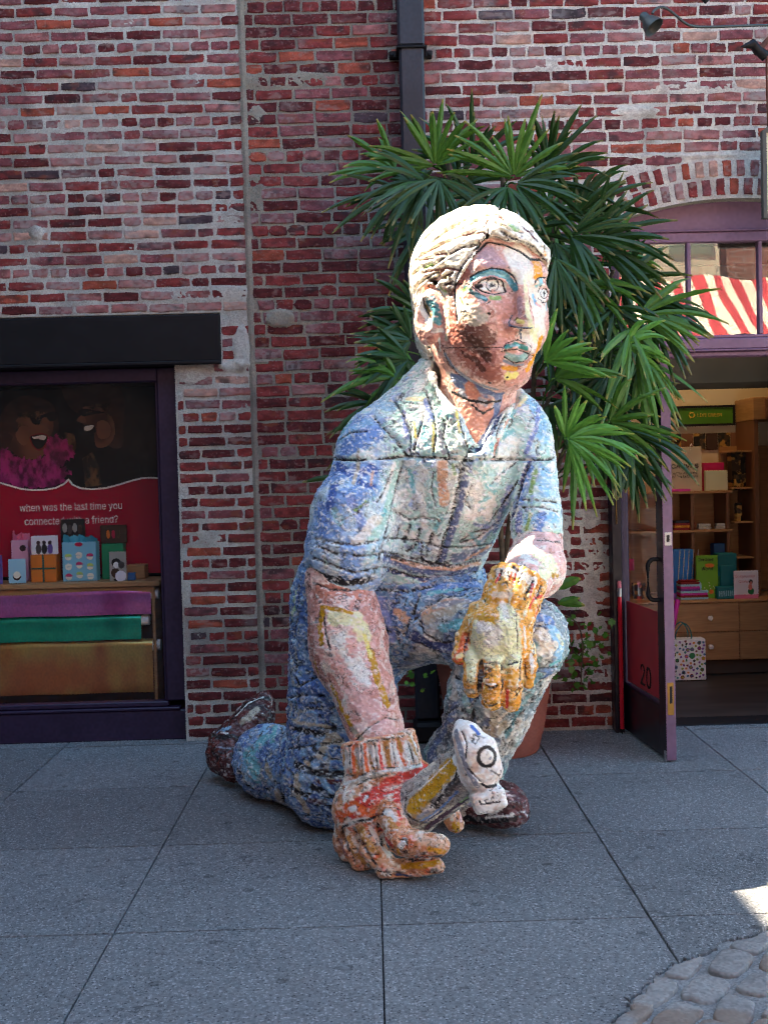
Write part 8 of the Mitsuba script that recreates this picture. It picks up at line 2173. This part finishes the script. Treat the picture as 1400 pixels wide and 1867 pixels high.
# fans: hub, middle direction, tilt, spread, blades, length, tone (0 deep, 1 mid, 2 fresh)
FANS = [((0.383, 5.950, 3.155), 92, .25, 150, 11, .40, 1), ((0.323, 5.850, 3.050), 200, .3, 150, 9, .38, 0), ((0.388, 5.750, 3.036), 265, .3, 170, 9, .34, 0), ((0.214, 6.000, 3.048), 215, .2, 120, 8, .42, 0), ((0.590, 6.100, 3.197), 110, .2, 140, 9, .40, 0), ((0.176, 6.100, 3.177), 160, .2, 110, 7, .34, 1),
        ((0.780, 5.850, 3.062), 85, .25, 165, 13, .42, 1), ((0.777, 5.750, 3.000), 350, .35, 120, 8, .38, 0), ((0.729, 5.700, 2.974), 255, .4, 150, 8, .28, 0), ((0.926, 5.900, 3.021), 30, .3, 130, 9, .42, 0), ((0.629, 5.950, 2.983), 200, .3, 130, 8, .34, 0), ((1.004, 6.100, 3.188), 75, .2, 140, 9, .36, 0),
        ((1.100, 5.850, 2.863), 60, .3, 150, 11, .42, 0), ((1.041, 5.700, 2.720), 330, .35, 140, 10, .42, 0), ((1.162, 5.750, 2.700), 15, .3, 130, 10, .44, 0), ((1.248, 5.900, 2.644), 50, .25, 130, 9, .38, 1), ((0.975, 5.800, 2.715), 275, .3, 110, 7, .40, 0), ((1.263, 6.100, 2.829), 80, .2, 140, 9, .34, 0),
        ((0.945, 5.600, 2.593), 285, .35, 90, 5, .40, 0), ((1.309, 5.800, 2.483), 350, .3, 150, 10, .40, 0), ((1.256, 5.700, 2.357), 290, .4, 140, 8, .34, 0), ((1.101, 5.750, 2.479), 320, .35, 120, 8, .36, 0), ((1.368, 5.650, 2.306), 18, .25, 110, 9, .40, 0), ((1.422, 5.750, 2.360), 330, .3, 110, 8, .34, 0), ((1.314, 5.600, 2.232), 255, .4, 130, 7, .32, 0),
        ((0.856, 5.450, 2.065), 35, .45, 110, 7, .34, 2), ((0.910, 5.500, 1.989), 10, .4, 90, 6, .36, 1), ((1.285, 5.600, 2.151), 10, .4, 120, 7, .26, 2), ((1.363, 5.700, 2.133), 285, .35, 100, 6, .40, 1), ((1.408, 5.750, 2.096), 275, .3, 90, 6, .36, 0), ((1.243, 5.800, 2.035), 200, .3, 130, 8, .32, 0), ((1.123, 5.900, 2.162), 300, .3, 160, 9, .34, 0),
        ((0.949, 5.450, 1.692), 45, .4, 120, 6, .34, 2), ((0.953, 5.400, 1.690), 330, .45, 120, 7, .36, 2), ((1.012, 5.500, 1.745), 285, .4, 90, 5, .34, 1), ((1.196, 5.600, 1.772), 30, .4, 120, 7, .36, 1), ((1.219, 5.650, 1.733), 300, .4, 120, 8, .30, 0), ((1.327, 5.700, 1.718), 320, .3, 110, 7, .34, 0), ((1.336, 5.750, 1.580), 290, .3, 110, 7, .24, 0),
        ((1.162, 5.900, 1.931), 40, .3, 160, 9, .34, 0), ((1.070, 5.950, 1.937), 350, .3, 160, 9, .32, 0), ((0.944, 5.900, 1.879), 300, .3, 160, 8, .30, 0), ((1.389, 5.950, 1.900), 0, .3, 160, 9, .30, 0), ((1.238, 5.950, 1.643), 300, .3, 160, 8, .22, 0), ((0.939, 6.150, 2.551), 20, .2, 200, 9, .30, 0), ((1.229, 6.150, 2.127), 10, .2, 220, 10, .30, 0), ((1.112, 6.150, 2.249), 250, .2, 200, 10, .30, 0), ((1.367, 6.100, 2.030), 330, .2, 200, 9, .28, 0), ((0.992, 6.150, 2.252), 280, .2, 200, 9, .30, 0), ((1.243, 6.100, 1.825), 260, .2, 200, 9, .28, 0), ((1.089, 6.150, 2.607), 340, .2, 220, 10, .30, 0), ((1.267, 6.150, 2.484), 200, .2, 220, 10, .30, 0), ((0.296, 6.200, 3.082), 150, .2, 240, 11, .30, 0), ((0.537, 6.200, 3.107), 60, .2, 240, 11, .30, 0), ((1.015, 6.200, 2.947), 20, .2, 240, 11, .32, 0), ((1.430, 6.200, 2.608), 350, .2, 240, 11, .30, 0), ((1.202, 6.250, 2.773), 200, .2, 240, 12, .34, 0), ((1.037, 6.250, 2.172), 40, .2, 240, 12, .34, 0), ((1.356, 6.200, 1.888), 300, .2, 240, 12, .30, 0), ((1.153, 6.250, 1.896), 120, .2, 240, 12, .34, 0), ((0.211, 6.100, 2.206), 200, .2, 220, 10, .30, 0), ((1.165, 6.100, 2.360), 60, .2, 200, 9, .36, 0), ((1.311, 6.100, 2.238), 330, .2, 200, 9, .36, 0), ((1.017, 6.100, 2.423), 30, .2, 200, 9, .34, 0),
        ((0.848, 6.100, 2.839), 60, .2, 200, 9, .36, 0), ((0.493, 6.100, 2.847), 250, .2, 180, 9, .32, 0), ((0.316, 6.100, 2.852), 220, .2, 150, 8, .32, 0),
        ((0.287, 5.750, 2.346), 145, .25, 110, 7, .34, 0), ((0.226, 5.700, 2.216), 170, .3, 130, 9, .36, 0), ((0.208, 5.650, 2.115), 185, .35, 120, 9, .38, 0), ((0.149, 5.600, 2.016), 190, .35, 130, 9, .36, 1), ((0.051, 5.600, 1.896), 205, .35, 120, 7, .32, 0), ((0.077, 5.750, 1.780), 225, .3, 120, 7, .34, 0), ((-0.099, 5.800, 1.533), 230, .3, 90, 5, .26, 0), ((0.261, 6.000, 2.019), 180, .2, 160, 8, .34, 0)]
STEMS = [(-.12, .02, 3.3, -.10), (.05, -.08, 3.2, .02), (.14, .06, 3.05, .28), (-.05, .12, 2.6, -.28), (.2, -.05, 2.6, .45), (.02, .0, 2.0, .30), (-.15, -.1, 2.1, -.22), (.18, .12, 2.3, .55)]
for sx, sy, top, lean in STEMS:
    z = np.linspace(.56, top, 16)
    q = (z - .56) / (top - .56)
    obj('stem', tube(np.c_[PC[0] + sx + lean * q ** 1.6 + .02 * np.sin(q * 7 + sx * 40), PC[1] + sy - .12 * q ** 2, z], .016 - .004 * q, 8), 'palm_stem', PALM, smooth=True)
tops = np.array([(PC[0] + sx + lean * q ** 1.6, PC[1] + sy - .12 * q ** 2, .56 + (top - .56) * q) for sx, sy, top, lean in STEMS for q in np.linspace(.35, 1, 8)])
for hub, ang, tilt, spread, n, L, tone in FANS:
    hub = np.array(hub)
    V, F, UV = fan(hub, ang + rl.normal(0, 6), tilt + rl.normal(0, .08), spread, int(n * 1.55), L * .98, rl, .14 + .26 * rl.random() - .14 * (60 < ang < 120), .030)
    b = tops[np.argmin(np.linalg.norm(tops - hub - (0, .1, -.15), axis=1))]
    pet = tube(spline([b, (b + hub) / 2 + (0, -.02, .05), hub], 8), .0045, 5)
    nv = len(V)
    UV = np.vstack([UV, np.full((len(pet.vertices), 2), .4)])
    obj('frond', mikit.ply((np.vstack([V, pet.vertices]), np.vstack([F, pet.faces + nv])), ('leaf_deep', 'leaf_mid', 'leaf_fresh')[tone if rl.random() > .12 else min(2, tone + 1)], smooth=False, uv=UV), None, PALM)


def leaflets(c, rad, n, size, r):
    """Small three-lobed leaves on a trailing plant."""
    Vs, Fs, UV, k = [], [], [], 0
    for i in range(n):
        p = np.array(c) + r.normal(0, 1, 3) * rad
        d = r.normal(0, 1, 3) + (0, -.8, -.2)
        d /= np.linalg.norm(d)
        s = np.cross(d, r.normal(0, 1, 3))
        s /= np.linalg.norm(s)
        t3 = np.cross(d, s)
        L = size * r.uniform(.6, 1.3)
        shape = [(0, 0), (.35, .30), (.30, .62), (.12, .60), (0, 1.0), (-.12, .60), (-.30, .62), (-.35, .30)]
        for a, b in shape:
            Vs.append(p + s * a * L + t3 * b * L + d * (.12 * L * abs(a)))
            UV.append((a + .5, b * .8))
        Fs += [[k, k + j, k + j + 1] for j in range(1, 7)]
        k += 8
    return np.array(Vs), np.array(Fs), np.array(UV)


t = thing('trailing_plant', 'small leafy plant trailing down the brick pier right of the knee', 'plant')
ri = np.random.default_rng(23)
V, F, UV = leaflets((1.140, 6.250, 0.549), (.085, .05, .13), 90, .05, ri)
obj('leaves', mikit.ply((V, F), 'leaf_mid', uv=UV), None, t, kind='stuff')
obj('stem', tube(spline([(PC[0] + .22, PC[1], .58), (0.998, 6.200, 0.744), (1.108, 6.220, 0.708), (1.159, 6.240, 0.519), (1.151, 6.250, 0.333)], 24), .004, 6), 'palm_stem', t, smooth=True)
for hub, ang, L in (((0.991, 6.100, 0.892), 50, .16), ((0.998, 6.100, 0.816), 12, .20), ((0.975, 6.120, 0.965), 70, .12)):
    V, F, UV = fan(hub, ang, .2, 40, 2, L, ri, .1, .05)
    obj('broad_leaf', mikit.ply((V, F), 'leaf_mid', uv=UV), None, t)
t = thing('ivy_plant', 'small bright leafed plant in the dark gap under the raised thigh', 'plant')
V, F, UV = leaflets((0.194, 6.100, 0.598), (.05, .05, .10), 60, .05, ri)
obj('leaves', mikit.ply((V, F), 'leaf_fresh', uv=UV), None, t, kind='stuff')
obj('stem', tube(spline([(PC[0] - .25, PC[1] - .02, .58), (0.262, 6.100, 0.687), (0.194, 6.100, 0.628), (0.173, 6.100, 0.479)], 16), .004, 6), 'palm_stem', t, smooth=True)
